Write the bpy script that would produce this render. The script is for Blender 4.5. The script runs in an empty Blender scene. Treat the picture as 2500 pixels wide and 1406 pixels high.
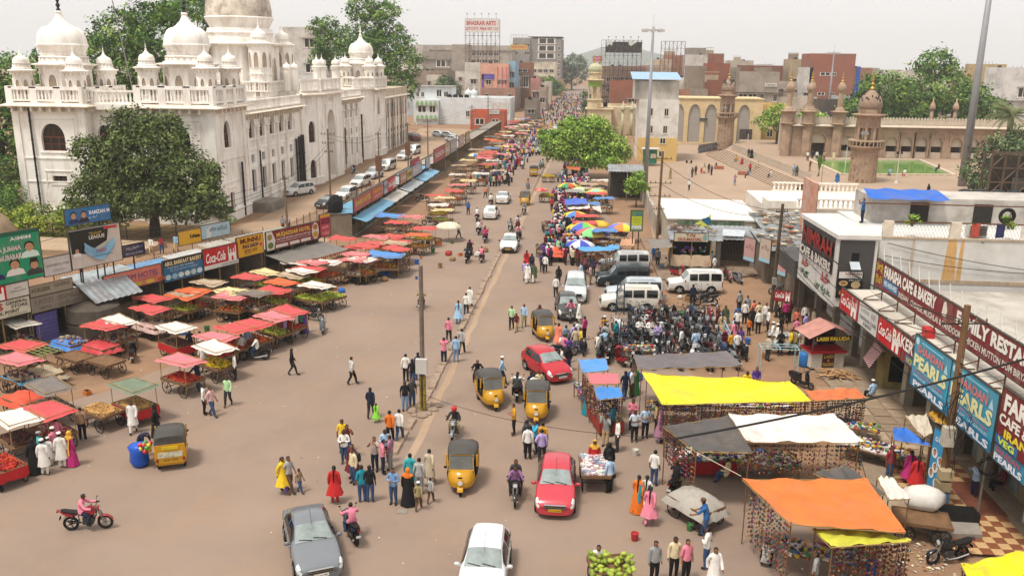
import bpy,math,random
from math import sin,cos,pi,radians as rad,atan2,sqrt,hypot,tan,exp
from mathutils import Vector,Matrix,geometry
SC=bpy.context.scene
COL=SC.collection
V3=Vector
class Rn(random.Random):u=getattr(random.Random,'uniform')
rnd=Rn(11)
# ---------- camera, sky, sun, exposure
PITCH,ROLL,YAW,EYE=rad(14.8),rad(0.62),rad(5.3),18.0
cam_d=bpy.data.cameras.new('camera')
cam_d.sensor_width=36.0
cam_d.lens=36.0*2090/2500
cam_d.clip_start,cam_d.clip_end=0.5,6000
cam=bpy.data.objects.new('camera',cam_d)
COL.objects.link(cam)
fw=V3((-sin(YAW)*cos(PITCH),cos(YAW)*cos(PITCH),-sin(PITCH)))
r0=V3((cos(YAW),sin(YAW),0));u0=r0.cross(fw)
rr=r0*cos(ROLL)+u0*sin(ROLL);uu=u0*cos(ROLL)-r0*sin(ROLL)
cm=Matrix((rr,uu,-fw)).transposed().to_4x4();cm.translation=(0,0,EYE)
cam.matrix_world=cm
SC.camera=cam
world=bpy.data.worlds.new('World');SC.world=world;world.use_nodes=True
wn=world.node_tree;bg=wn.nodes['Background']
SUN_EL,SUN_AZ=rad(66),rad(222)
sky=wn.nodes.new('ShaderNodeTexSky');sky.sky_type='NISHITA';sky.sun_disc=False
sky.sun_elevation=SUN_EL;sky.sun_rotation=SUN_AZ;sky.dust_density=6;sky.air_density=1.0;sky.ozone_density=1.0
hs=wn.nodes.new('ShaderNodeHueSaturation');hs.inputs['Saturation'].default_value=0.12
mx=wn.nodes.new('ShaderNodeMix');mx.data_type='RGBA';mx.inputs[0].default_value=0.80
mx.inputs[7].default_value=(5.0,4.82,4.7,1)
wn.links.new(sky.outputs[0],hs.inputs['Color']);wn.links.new(hs.outputs[0],mx.inputs[6])
wn.links.new(mx.outputs[2],bg.inputs[0]);bg.inputs[1].default_value=0.10
sun_d=bpy.data.lights.new('sun','SUN');sun_d.energy=1.5;sun_d.angle=rad(12);sun_d.color=(1.0,.94,.86)
sun=bpy.data.objects.new('sun',sun_d);COL.objects.link(sun)
sdir=V3((sin(SUN_AZ)*cos(SUN_EL),cos(SUN_AZ)*cos(SUN_EL),sin(SUN_EL)))
sun.rotation_euler=sdir.to_track_quat('Z','Y').to_euler();sun.location=(0,0,60)
SC.view_settings.view_transform='Standard';SC.view_settings.look='None'
SC.view_settings.exposure=1.2;SC.view_settings.gamma=1.0;SC.view_settings.use_curve_mapping=False
SC.cycles.use_denoising=True
SC.cycles.max_bounces=5;SC.cycles.diffuse_bounces=4;SC.cycles.glossy_bounces=2;SC.cycles.transparent_max_bounces=6
# ---------- materials
def lin(h):
 if not isinstance(h,str):return tuple(h)[:3]
 h=h.lstrip('#')
 return tuple((c/12.92 if c<=.04045 else((c+.055)/1.055)**2.4)for c in(int(h[i:i+2],16)/255 for i in(0,2,4)))
_M={}
def mat(col,rough=.8,var=.18,scale=2.0,metal=0,bump=0,bscale=30,spec=.3,tint=None,tsc=.35,tamt=.5,stretch=None,emit=0,k=1.0):
 key=(col,rough,var,scale,metal,bump,bscale,spec,tint,tsc,tamt,stretch,emit,k)
 if key in _M:return _M[key]
 m=bpy.data.materials.new('mat_%d'%len(_M));m.use_nodes=True;nt=m.node_tree;b=nt.nodes['Principled BSDF']
 c=[x*k for x in lin(col)]
 b.inputs['Roughness'].default_value=rough;b.inputs['Metallic'].default_value=metal
 b.inputs['Specular IOR Level'].default_value=spec
 b.inputs['Base Color'].default_value=(*c,1);m.diffuse_color=(*c,1)
 if var or bump or tint:
  tc=nt.nodes.new('ShaderNodeTexCoord');src=tc.outputs['Object']
  if stretch:
   mp=nt.nodes.new('ShaderNodeMapping');mp.inputs['Scale'].default_value=stretch;nt.links.new(src,mp.inputs[0]);src=mp.outputs[0]
 if var:
  n=nt.nodes.new('ShaderNodeTexNoise');n.inputs['Scale'].default_value=scale;n.inputs['Detail'].default_value=5;n.inputs['Roughness'].default_value=.65
  nt.links.new(src,n.inputs['Vector'])
  r=nt.nodes.new('ShaderNodeValToRGB');e=r.color_ramp.elements
  e[0].position,e[1].position=.3,.7
  e[0].color=(*[x*(1-var)for x in c],1);e[1].color=(*[min(1,x*(1+var))for x in c],1)
  nt.links.new(n.outputs[0],r.inputs[0]);out=r.outputs[0]
  if tint:
   n2=nt.nodes.new('ShaderNodeTexNoise');n2.inputs['Scale'].default_value=tsc;n2.inputs['Detail'].default_value=6;n2.inputs['Roughness'].default_value=.7
   nt.links.new(src,n2.inputs['Vector'])
   r2=nt.nodes.new('ShaderNodeValToRGB');e=r2.color_ramp.elements;e[0].position,e[1].position=.46,.66
   e[0].color=(0,0,0,1);e[1].color=(tamt,tamt,tamt,1)
   nt.links.new(n2.outputs[0],r2.inputs[0])
   mm=nt.nodes.new('ShaderNodeMix');mm.data_type='RGBA';nt.links.new(r2.outputs[0],mm.inputs[0])
   nt.links.new(out,mm.inputs[6]);mm.inputs[7].default_value=(*[x*k for x in lin(tint)],1);out=mm.outputs[2]
  nt.links.new(out,b.inputs['Base Color'])
 if bump:
  n3=nt.nodes.new('ShaderNodeTexNoise');n3.inputs['Scale'].default_value=bscale;n3.inputs['Detail'].default_value=4
  nt.links.new(src,n3.inputs['Vector'])
  bp=nt.nodes.new('ShaderNodeBump');bp.inputs['Strength'].default_value=bump;bp.inputs['Distance'].default_value=.05
  nt.links.new(n3.outputs[0],bp.inputs['Height']);nt.links.new(bp.outputs[0],b.inputs['Normal'])
 if emit:
  b.inputs['Emission Color'].default_value=(*c,1);b.inputs['Emission Strength'].default_value=emit
 _M[key]=m;return m
def paint(h):return mat(h,.75,.12,1.2,tint='8a7a68',tsc=.5,tamt=.35)
def cloth(h):return mat(h,.9,.14,6)
def flat(h,rough=.6):return mat(h,rough,0,spec=.25)
_P={}
def pattern(a,b,kind,sc):
 key=(a,b,kind,sc)
 if key in _P:return _P[key]
 m=bpy.data.materials.new('cloth_pattern_%d'%len(_P));m.use_nodes=True;nt=m.node_tree;bs=nt.nodes['Principled BSDF']
 bs.inputs['Roughness'].default_value=.9
 tc=nt.nodes.new('ShaderNodeTexCoord')
 def wave(axis):
  w=nt.nodes.new('ShaderNodeTexWave');w.bands_direction=axis;w.inputs['Scale'].default_value=sc;w.inputs['Distortion'].default_value=.3
  nt.links.new(tc.outputs['Object'],w.inputs[0])
  r=nt.nodes.new('ShaderNodeMath');r.operation='GREATER_THAN';r.inputs[1].default_value=.55;nt.links.new(w.outputs[1],r.inputs[0]);return r.outputs[0]
 if kind=='check':
  mth=nt.nodes.new('ShaderNodeMath');mth.operation='ADD';nt.links.new(wave('X'),mth.inputs[0]);nt.links.new(wave('Z'),mth.inputs[1])
  dv=nt.nodes.new('ShaderNodeMath');dv.operation='MULTIPLY';dv.inputs[1].default_value=.5;nt.links.new(mth.outputs[0],dv.inputs[0]);f=dv.outputs[0]
 elif kind=='dots':
  v=nt.nodes.new('ShaderNodeTexVoronoi');v.inputs['Scale'].default_value=sc;nt.links.new(tc.outputs['Object'],v.inputs[0])
  r=nt.nodes.new('ShaderNodeMath');r.operation='LESS_THAN';r.inputs[1].default_value=.35;nt.links.new(v.outputs[0],r.inputs[0]);f=r.outputs[0]
 else:f=wave({'h':'Z','v':'X','d':'DIAGONAL'}[kind])
 x=nt.nodes.new('ShaderNodeMix');x.data_type='RGBA';nt.links.new(f,x.inputs[0])
 x.inputs[6].default_value=(*lin(a),1);x.inputs[7].default_value=(*lin(b),1);nt.links.new(x.outputs[2],bs.inputs['Base Color'])
 _P[key]=m;return m
GLASS=mat('16191a',.06,0,spec=.6)
WIND=mat('7d8684',.1,.35,1.5,spec=.8)  # pale grey base colour imitates sky reflected in windscreens and counter panes
RUBBER=mat('14130f',.85,.2,8);STEEL=mat('8d8a84',.35,.15,5,metal=.8);IRON=mat('24211d',.6,.3,6);RUST=mat('5b3a26',.85,.35,4)
DARK=mat('0b0a09',.9,0);CHROME=mat('c2c2c0',.18,0,metal=1)
WOOD=mat('6d5137',.8,.3,3,stretch=(1,1,6));BAMBOO=mat('94784c',.8,.25,4)
CONC=mat('8b8378',.9,.2,1.2,tint='5a5048',tsc=.4,tamt=.6);
WHITE=mat('dbd4c8',.7,.1,1.5,tint='8d8069',tsc=.6,tamt=.3)
# ---------- mesh builder
class MB:
 def __init__(s):s.v=[];s.f=[];s.m=[]
 def add(s,vs,fs,mi=0):
  o=len(s.v);s.v+=[tuple(v)for v in vs];s.f+=[tuple(o+i for i in f)for f in fs];s.m+=[mi]*len(fs);return s
 def X(s,x0,x1,y0,y1,z0,z1,mi=0,rz=0,c=None):
  vs=[(x,y,z)for z in(z0,z1)for x,y in((x0,y0),(x1,y0),(x1,y1),(x0,y1))]
  if rz:
   cx,cy=c if c else((x0+x1)/2,(y0+y1)/2);ca,sa=cos(rz),sin(rz)
   vs=[(cx+(x-cx)*ca-(y-cy)*sa,cy+(x-cx)*sa+(y-cy)*ca,z)for x,y,z in vs]
  return s.add(vs,[(3,2,1,0),(4,5,6,7),(0,1,5,4),(1,2,6,5),(2,3,7,6),(3,0,4,7)],mi)
 def T(s,pts,r,n=6,mi=0,cap=True,close=False):
  pts=[V3(p)for p in pts];N=len(pts);rs=r if isinstance(r,(list,tuple))else[r]*N
  vs=[];prev=None
  for i,p in enumerate(pts):
   d=(pts[(i+1)%N if close else min(i+1,N-1)]-pts[(i-1)%N if close else max(i-1,0)])
   d=d.normalized()if d.length>1e-9 else V3((0,0,1))
   if prev is None:a=d.orthogonal().normalized()
   else:
    a=prev-d*prev.dot(d);a=a.normalized()if a.length>1e-6 else d.orthogonal().normalized()
   prev=a;b=d.cross(a)
   for k in range(n):
    t=2*pi*k/n;vs.append(p+(a*cos(t)+b*sin(t))*rs[i])
  fs=[(i*n+k,i*n+(k+1)%n,((i+1)%N)*n+(k+1)%n,((i+1)%N)*n+k)for i in range(N if close else N-1)for k in range(n)]
  if cap and not close:fs+=[tuple(range(n-1,-1,-1)),tuple((N-1)*n+k for k in range(n))]
  return s.add(vs,fs,mi)
 def L(s,prof,n=16,c=(0,0,0),mi=0,sx=1,sy=1,rz=0,lobes=0,amp=0):
  vs=[];
  for r,z in prof:
   for k in range(n):
    t=2*pi*k/n+rz;q=r*(1+(amp*cos(lobes*t)if lobes else 0));vs.append((c[0]+q*cos(t)*sx,c[1]+q*sin(t)*sy,c[2]+z))
  N=len(prof)
  fs=[(i*n+k,i*n+(k+1)%n,(i+1)*n+(k+1)%n,(i+1)*n+k)for i in range(N-1)for k in range(n)]
  fs+=[tuple(range(n-1,-1,-1)),tuple((N-1)*n+k for k in range(n))]
  return s.add(vs,fs,mi)
 def quad(s,a,b,c,d,mi=0):return s.add([a,b,c,d],[(0,1,2,3)],mi)
 def P(s,poly,z0,z1,mi=0,axis='z',top=True):
  n=len(poly)
  f={'z':lambda p,z:(p[0],p[1],z),'y':lambda p,z:(p[0],z,p[1]),'x':lambda p,z:(z,p[0],p[1])}[axis]
  vs=[f(p,z0)for p in poly]+[f(p,z1)for p in poly]
  fs=[(i,(i+1)%n,n+(i+1)%n,n+i)for i in range(n)]
  if top:fs+=[tuple(range(n-1,-1,-1)),tuple(range(n,2*n))]
  return s.add(vs,fs,mi)
 def mesh(s,name,mats,smooth=False):
  me=bpy.data.meshes.new(name);me.from_pydata(s.v,[],s.f)
  for m in(mats if isinstance(mats,(list,tuple))else[mats]):me.materials.append(m)
  if s.m and max(s.m):me.polygons.foreach_set('material_index',s.m)
  if smooth:me.polygons.foreach_set('use_smooth',[True]*len(me.polygons))
  me.update();return me
 def B(s,name,mats,parent=None,smooth=False,loc=None,rz=0):
  return link(name,s.mesh(name,mats,smooth),parent,loc,rz)
def link(name,me,parent=None,loc=None,rz=0):
 o=bpy.data.objects.new(name,me);COL.objects.link(o)
 if loc is not None:o.location=loc
 if rz:o.rotation_euler[2]=rz
 if parent is not None:o.parent=parent
 return o
def asm(me,ang=40):
 me.polygons.foreach_set('use_smooth',[True]*len(me.polygons))
 try:me.set_sharp_from_angle(angle=rad(ang))
 except Exception:pass
 return me
LABELS={}
def tag(o,label=None,cat=None,group=None,kind=None):
 if label:
  o['label']=label;LABELS.setdefault(label,[]).append(o.name)
 if cat:o['category']=cat
 if group:o['group']=group
 if kind:o['kind']=kind
 return o
def thing(name,label,cat,loc=(0,0,0),rz=0,group=None):
 o=bpy.data.objects.new(name,None);COL.objects.link(o);o.location=loc;o.rotation_euler[2]=rz;o.empty_display_size=.2
 return tag(o,label,cat,group)
def spawn(proto,root,over={}):
 """copies of a prototype's parts, sharing meshes: proto = [(name, mesh, [sub-parts])]"""
 for name,me,subs in proto:
  o=bpy.data.objects.new(name,me);COL.objects.link(o);o.parent=root
  if name in over:setmat(o,over[name])
  for n2,m2 in subs:
   c=bpy.data.objects.new(n2,m2);COL.objects.link(c);c.parent=o
   if n2 in over:setmat(c,over[n2])
def setmat(o,ms):
 for i,m in enumerate(ms if isinstance(ms,(list,tuple))else[ms]):
  if m is not None and i<len(o.material_slots):
   o.material_slots[i].link='OBJECT';o.material_slots[i].material=m
_TX={}
def text_mesh(body,bold=.0,sx=1.0,shear=0):
 key=(body,bold,sx,shear)
 if key not in _TX:
  cu=bpy.data.curves.new('text','FONT');cu.body=body;cu.resolution_u=2;cu.offset=bold;cu.align_x='CENTER';cu.shear=shear
  ob=bpy.data.objects.new('text',cu);me=bpy.data.meshes.new_from_object(ob)
  bpy.data.objects.remove(ob);bpy.data.curves.remove(cu)
  xs=[v.co.x for v in me.vertices]or[0];ys=[v.co.y for v in me.vertices]or[0]
  _TX[key]=(me,min(xs),max(xs),min(ys),max(ys))
 return _TX[key]
def letter(parent,lines,o,right,up,W,H,eps=.02,name='lettering'):
 """lines: (text, u0, u1, v0, v1, colour[, bold]) with u, v as fractions of a W x H board whose lower left corner is o"""
 o,right,up=V3(o),V3(right).normalized(),V3(up).normalized();nrm=right.cross(up)
 by={}
 for L in lines:
  t,u0,u1,v0,v1,col=L[:6];bold=L[6]if len(L)>6 else.012;sh=L[7]if len(L)>7 else 0
  me,x0,x1,y0,y1=text_mesh(t,bold,1,sh)
  if x1-x0<1e-6:continue
  sx=(u1-u0)*W/(x1-x0);sy=(v1-v0)*H/max(y1-y0,1e-6)
  mb=by.setdefault(col,MB())
  mb.add([o+right*(u0*W+(v.co.x-x0)*sx)+up*(v0*H+(v.co.y-y0)*sy)+nrm*eps for v in me.vertices],[tuple(p.vertices)for p in me.polygons])
 for col,mb in by.items():
  mb.B(name,flat(col),parent)
def patch(parent,polys,o,right,up,W,H,eps=.012,name='print'):
 """flat printed shapes: (colour, [(u, v), ...])"""
 o,right,up=V3(o),V3(right).normalized(),V3(up).normalized();nrm=right.cross(up)
 by={}
 for i,(col,pts)in enumerate(polys):
  mb=by.setdefault(col,MB());mb.add([o+right*(u*W)+up*(v*H)+nrm*(eps+i*.0008)for u,v in pts],[tuple(range(len(pts)))])
 for col,mb in by.items():mb.B(name,flat(col),parent)
def rect(u0,u1,v0,v1):return[(u0,v0),(u1,v0),(u1,v1),(u0,v1)]
def disc(u,v,ru,rv,n=14):return[(u+ru*cos(2*pi*i/n),v+rv*sin(2*pi*i/n))for i in range(n)]
def arch2(w,h,spring,n=7):
 """pointed arch outline, centred on 0, from (−w/2, 0) up and round; counter-clockwise"""
 R=w*.95;pts=[(-w/2,0),(w/2,0),(w/2,spring)]
 top=h-spring
 for i in range(1,n+1):
  t=i/n;pts.append((w/2*cos(t*pi/2)**.85*(1)if i<n else 0,spring+top*sin(t*pi/2)**1.15*1.0))
 left=[(-x,y)for x,y in pts[2:-1]][::-1]
 return pts+left
def wall_holes(mb,outer,holes,put,depth=.3,mi=0,mi2=0):
 """tessellated flat wall with real openings; put(u, v, d) -> point, d = depth behind the face"""
 loops=[[V3((u,v,0))for u,v in outer]]+[[V3((u,v,0))for u,v in h]for h in holes]
 tris=geometry.tessellate_polygon(loops);flatv=[p for l in loops for p in l]
 fs=[]
 for t in tris:
  a,b,c=(flatv[i]for i in t)
  if(b-a).cross(c-a).z<0:t=(t[0],t[2],t[1])
  fs.append(tuple(t))
 mb.add([put(p.x,p.y,0)for p in flatv],fs,mi)
 for h in holes:
  n=len(h);vs=[put(u,v,0)for u,v in h]+[put(u,v,depth)for u,v in h]
  mb.add(vs,[((i+1)%n,i,n+i,n+(i+1)%n)for i in range(n)],mi2)
# ---------- ground, roads, plaza
def ground_mat(base,dirt,sc=.12,fine=25,amt=.8):
 m=bpy.data.materials.new('mat_road');m.use_nodes=True;nt=m.node_tree;b=nt.nodes['Principled BSDF']
 b.inputs['Roughness'].default_value=.92;b.inputs['Specular IOR Level'].default_value=.15
 tc=nt.nodes.new('ShaderNodeTexCoord')
 def noise(s,d=6,r=.65,stretch=None):
  n=nt.nodes.new('ShaderNodeTexNoise');n.inputs['Scale'].default_value=s;n.inputs['Detail'].default_value=d;n.inputs['Roughness'].default_value=r
  v=tc.outputs['Object']
  if stretch:
   mp=nt.nodes.new('ShaderNodeMapping');mp.inputs['Scale'].default_value=stretch;nt.links.new(v,mp.inputs[0]);v=mp.outputs[0]
  nt.links.new(v,n.inputs['Vector']);return n.outputs[0]
 def ramp(v,a,bb,c0,c1):
  r=nt.nodes.new('ShaderNodeValToRGB');e=r.color_ramp.elements;e[0].position,e[1].position=a,bb;e[0].color=(*c0,1);e[1].color=(*c1,1)
  nt.links.new(v,r.inputs[0]);return r.outputs[0]
 def mix(f,a,bb,mode='MIX'):
  x=nt.nodes.new('ShaderNodeMix');x.data_type='RGBA';x.blend_type=mode;nt.links.new(f,x.inputs[0])if not isinstance(f,float)else setattr(x.inputs[0],'default_value',f)
  nt.links.new(a,x.inputs[6]);nt.links.new(bb,x.inputs[7]);return x.outputs[2]
 B,D=lin(base),lin(dirt)
 c=ramp(noise(sc),.35,.7,[x*.88 for x in B],[x*1.08 for x in B])
 c=mix(ramp(noise(sc*2.3,8,.75),.47,.72,(0,0,0),(amt,)*3),c,ramp(noise(1.1),.3,.7,[x*.85 for x in D],[x*1.12 for x in D]))
 c=mix(ramp(noise(.9,8,.8,(1,.25,1)),.6,.78,(0,0,0),(.38,)*3),c,ramp(noise(3.),.3,.7,[x*.5 for x in B],[x*.7 for x in B]))
 c=mix(.35,c,ramp(noise(fine,3,.8),.3,.72,(.55,.55,.55),(1.3,1.3,1.3)),'MULTIPLY')
 nt.links.new(c,b.inputs['Base Color'])
 bp=nt.nodes.new('ShaderNodeBump');bp.inputs['Strength'].default_value=.25;bp.inputs['Distance'].default_value=.03
 nt.links.new(noise(14,5,.8),bp.inputs['Height']);nt.links.new(bp.outputs[0],b.inputs['Normal'])
 return m
ROAD=ground_mat('8b796b','93785f',amt=.5)
DIRT=ground_mat('8c6f57','9a7b60',.2,18,.7)
PLAZA=ground_mat('a08a76','ab957e',.1,9,.5)
LANE=ground_mat('a08972','927458',.15,14,.8)
def sheet(name,poly,z,m,label,cat='ground'):
 mb=MB();mb.add([(x,y,z)for x,y in poly],[tuple(range(len(poly)))])
 return tag(mb.B(name,m),label,cat,kind='structure')
sheet('ground',[(-1800,-300),(1800,-300),(1800,3500),(-1800,3500)],-.012,DIRT,'bare brown earth ground under the whole market')
def ragged(xa,y0,y1,amp,step=2.0,seed=1):
 r=Rn(seed);out=[];y=y0
 while y<y1:
  out.append((xa(y)+r.u(-amp,amp),y));y+=step*r.u(.6,1.4)
 return out+[(xa(y1),y1)]
def lerp_pts(pts):
 def f(y):
  for(y0,x0),(y1,x1)in zip(pts,pts[1:]):
   if y<=y1:return x0+(x1-x0)*(y-y0)/(y1-y0)
  return pts[-1][1]
 return f
le=ragged(lerp_pts([(10,-60),(30,-34),(42,-27),(55,-22),(70,-19.5),(100,-18.5),(300,-18),(800,-18)]),10,700,.5,2.2,4)
ri=ragged(lerp_pts([(10,14),(30,9.5),(40,7.5),(60,5),(80,3.5),(140,0),(300,-.5),(800,-.5)]),10,700,.35,2.2,5)
sheet('road',le+ri[::-1],0.0,ROAD,'wide dusty asphalt street running away between market stalls','road')
sheet('side_lane',[(-39.5,70),(-27.5,70),(-26.6,88),(-26.3,200),(-34,236),(-48,236),(-40.5,186),(-38.6,96)],.004,LANE,'pale dirt side lane between palace front and back of shops','lane')
mb=MB();r=Rn(3);n=46
for i in range(n+1):
 x=-420+i*24;h=62*exp(-((x-60)/150)**2)+26*exp(-((x-330)/120)**2)+18*exp(-((x+250)/140)**2)+r.u(-2,2)
 mb.v+=[(x,2300,-2),(x,2320+r.u(0,20),max(2,h*.75)),(x,2420,max(3,h)),(x,2700,-2)]
for i in range(n):
 for k in range(3):mb.f.append((i*4+k,i*4+4+k,i*4+5+k,i*4+1+k));mb.m.append(0)
tag(mb.B('hill',mat('5f665c',.9,.3,.02),smooth=True),'low wooded hill fading into haze beyond end of street','hill',kind='structure')
sheet('road_line',ragged(lambda y:-8.25,36,300,.06)+ragged(lambda y:-7.85,36,300,.09)[::-1],.004,LANE,'pale worn dusty line beside the median kerb','line')
# ---- median: a broken line of kerb stones
kerb=tag(thing('median_kerb','broken line of dusty kerb stones along middle of street','kerb',(-8.72,37,0)),kind='structure')
KST=mat('8d7a68',.95,.25,4,bump=.3,bscale=12)
r=Rn(8);blocks=[]
for k in range(4):
 m_=MB();h=.13+.02*k
 m_.add([(-.24,-.62,0),(.24,-.62,0),(.24,.62,0),(-.24,.62,0),(-.2+.02*k,-.57,h),(.2,-.58,h*.92),(.19,.57,h),(-.21,.58,h*1.05)],[(3,2,1,0),(4,5,6,7),(0,1,5,4),(1,2,6,5),(2,3,7,6),(3,0,4,7)]);blocks.append(m_.mesh('block',KST))
y=0;cnt=0;far=MB()
while y<290:
 if not(3<y<5.2):
  if cnt<70:
   o=link('block',blocks[r.randrange(4)],kerb,(r.u(-.05,.05)-.2*max(0,1-y/8),y,0),r.u(-.06,.06));cnt+=1
  else:far.X(-.2+r.u(-.03,.03),.2,y-.6,y+.6,0,.15)
 y+=r.u(1.28,1.5)
o=far.B('block',KST,kerb);o['kind']='stuff'
for k in range(9):
 a=k*.7;mb=MB();s=r.u(.15,.4)
 mb.L([(s*.8,0),(s,s*.2),(s*.7,s*.5)],6,(0,0,0),sx=r.u(.8,1.5),rz=a)
 tag(mb.B('rubble_stone',KST,loc=(-8.55+.75*cos(a)*r.u(.5,1.3),41.9+.9*sin(a),0)),'broken concrete lump lying at foot of the bare pole on the median','stone','rubble at the foot of the median pole')
# ---- litter
LT=[flat('d8d2c4',.9),flat('b8b0a2',.9),flat('a8905a',.9),flat('8a5a48',.9)]
lit=MB();r=Rn(21)
for k in range(520):
 if k<300:x,y=r.u(-32,12),r.u(26,95)
 else:x,y=r.u(-33,-14),r.u(36,75)
 s=r.u(.02,.08);a=r.u(0,6.3);e=.5*s
 lit.add([(x+s*cos(a),y+s*sin(a),.008+r.u(0,.03)),(x-e*sin(a),y+e*cos(a),.012),(x-s*cos(a),y-s*sin(a),.008+r.u(0,.03)),(x+e*sin(a),y-e*cos(a),.01)],[(0,1,2,3)],r.choice((0,0,1,1,2,3)))
for k in range(300):
 x,y=r.gauss(12.6,1.4),r.gauss(30.4,1.1);s=r.u(.03,.1);a=r.u(0,6.3)
 lit.add([(x+s*cos(a),y+s*sin(a),.02),(x-s*sin(a)*.6,y+s*cos(a)*.6,.05),(x-s*cos(a),y-s*sin(a),.02),(x+s*sin(a)*.6,y-s*cos(a)*.6,.03)],[(0,1,2,3)],r.choice((0,1,1,2,3)))
tag(lit.B('litter',LT),'scraps of paper and plastic scattered over road','litter',kind='stuff')
# ---- drain cover
mb=MB();mb.X(-.2,.2,-.16,.16,0,.02)
tag(mb.B('manhole_cover',CONC,loc=(-7.34,31.26,.004)),'small dark iron cover set in road near standing crowd','cover')
# ---- plaza of the mosque, stairs, terrace
sheet('plaza',[(6.5,88),(16,74),(60,74),(60,110),(30,118),(28.3,124.5),(22.8,179),(27,200.4),(19.5,204),(15.6,166),(9.6,166),(8,130)],.006,PLAZA,'pale paved forecourt with people walking beside mosque steps','plaza')
TZ=1.5
mb=MB();mb.add([(26.3,176,TZ),(30.6,128.5,TZ),(36,112,TZ),(110,112,TZ),(110,200,TZ),(33,200,TZ)],[(0,1,2,3,4,5)])
mb.quad((30.6,128.5,TZ),(30.6,128.5,0),(36,112,0),(36,112,TZ));mb.quad((36,112,TZ),(36,112,0),(110,112,0),(110,112,TZ))
tag(mb.B('terrace',PLAZA),'raised stone terrace round the green pool','terrace',kind='structure')
st=tag(thing('stairs','long flight of stone steps rising from forecourt to terrace','stairs',(0,0,0)),kind='structure')
STP=mat('b29c86',.9,.15,1.5)
N=10
for i in range(N):
 f0,f1=i/N,(i+1)/N
 bx,tx=(22.9,178.5),(26.3,176);bx2,tx2=(28.25,125),(30.6,128.5)
 L=lambda a,b,f:(a[0]+(b[0]-a[0])*f,a[1]+(b[1]-a[1])*f)
 p=[L(bx2,tx2,f0),L(bx2,tx2,f1),L(bx,tx,f1),L(bx,tx,f0)]
 z0,z1=TZ*f0,TZ*f1
 mb=MB();mb.P(p,max(0,z0-.02),z1,0);mb.B('step',mat('a48d78',.9,.15,1.5)if i%1 else STP,st)
mb=MB()
for i in range(N):
 f=i/N;a=(28.25+(30.6-28.25)*f-.012,125+3.5*f);b=(22.9+3.4*f-.012,178.5-2.5*f)
 mb.quad((a[0],a[1],TZ*i/N+.002),(b[0],b[1],TZ*i/N+.002),(b[0],b[1],TZ*(i+1)/N-.05),(a[0],a[1],TZ*(i+1)/N-.05))
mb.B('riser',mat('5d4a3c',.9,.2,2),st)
pl=[(38.4,158),(38.3,137.2),(56.2,139.6),(58.6,161.4)]
mb=MB();mb.add([(x,y,TZ+.02)for x,y in pl],[(0,1,2,3)])
tag(mb.B('water',mat('5c8a3c',.12,.25,.5,spec=.5)),'still bright green water filling the mosque pool','water',kind='structure')
pk=thing('pool_kerb','low pale stone rim round the green pool','kerb',(0,0,TZ));pk['kind']='structure'
for k in range(4):
 a,b=pl[k],pl[(k+1)%4];n=max(2,int(hypot(a[0]-b[0],a[1]-b[1])/1.2));mb0=None
 for i in range(n):
  p=V3((a[0]+(b[0]-a[0])*(i+.5)/n,a[1]+(b[1]-a[1])*(i+.5)/n,0));ang=atan2(b[1]-a[1],b[0]-a[0]);l=hypot(a[0]-b[0],a[1]-b[1])/n
  if mb0 is None:m0=MB();m0.X(-l*.48,l*.48,-.28,.28,.0,.26);mb0=m0.mesh('stone',mat('c0ae98',.85,.2,1))
  link('stone',mb0,pk,p,ang)
# ---- pavements on the right with kerb steps
PAV=mat('84705e',.95,.25,1.5,tint='5d4b3e',tsc=.6,tamt=.6,bump=.3,bscale=6)
def slab(name,poly,z1,m,label,cat='pavement'):
 mb=MB();mb.P(poly,-.02,z1);return tag(mb.B(name,m),label,cat,kind='structure')
slab('pavement',[(6.0,72.2),(9.1,71.3),(15,75),(15,90),(5.2,90)],.16,PAV,'raised earth pavement before the tea stall and gate')
slab('pavement',[(12.9,32.3),(12.4,34.5),(14.2,45.5),(13.4,58),(17.6,58),(20,45),(20,24),(17.2,24),(16.2,30.9)],.14,mat('8b7a66',.95,.2,1.2,tint='6b5a4a',tsc=.5),'shop front pavement of worn stone slabs under the signboards')
pv=tag(thing('pavement_tiles','chequered brown and cream tiles laid before the pearl shop','pavement',(0,0,.144)),kind='structure')
T1,T2=mat('b8966a',.6,.1,3),mat('7c4a30',.6,.12,3)
tl=[]
for m_ in(T1,T2):
 q=MB();q.X(-.21,.21,-.21,.21,0,.02);tl.append(q.mesh('tile',m_))
for i in range(9):
 for j in range(22):
  x,y=14.15+i*.43,30.6+j*.43
  if x+0>17.45 or(x>16.1 and 33.4<y<36.6)or(x-14.6)**2+(y-33.6)**2<.5:continue
  link('tile',tl[(i+j)%2],pv,(x,y,r.u(-.004,.004)))
q=MB();q.X(16.15,17.5,33.45,36.5,0,.012);q.B('mat',mat('6b3d2a',.9,.15,5),pv)
fs=tag(thing('flagstones','uneven flagstones laid before the lassi counter','pavement',(0,0,.142)),kind='structure')
for i in range(5):
 for j in range(9):
  w,l=r.u(.85,.98),r.u(.85,.98)
  q=MB();q.X(-w/2,w/2,-l/2,l/2,0,.03+r.u(0,.03));q.B('stone',mat(r.choice(['98846c','8d7a64','a08c74','86735e']),.9,.15,2),fs,loc=(13.6+i*1.0,39+j*1.0,0),rz=r.u(-.05,.05))
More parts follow.
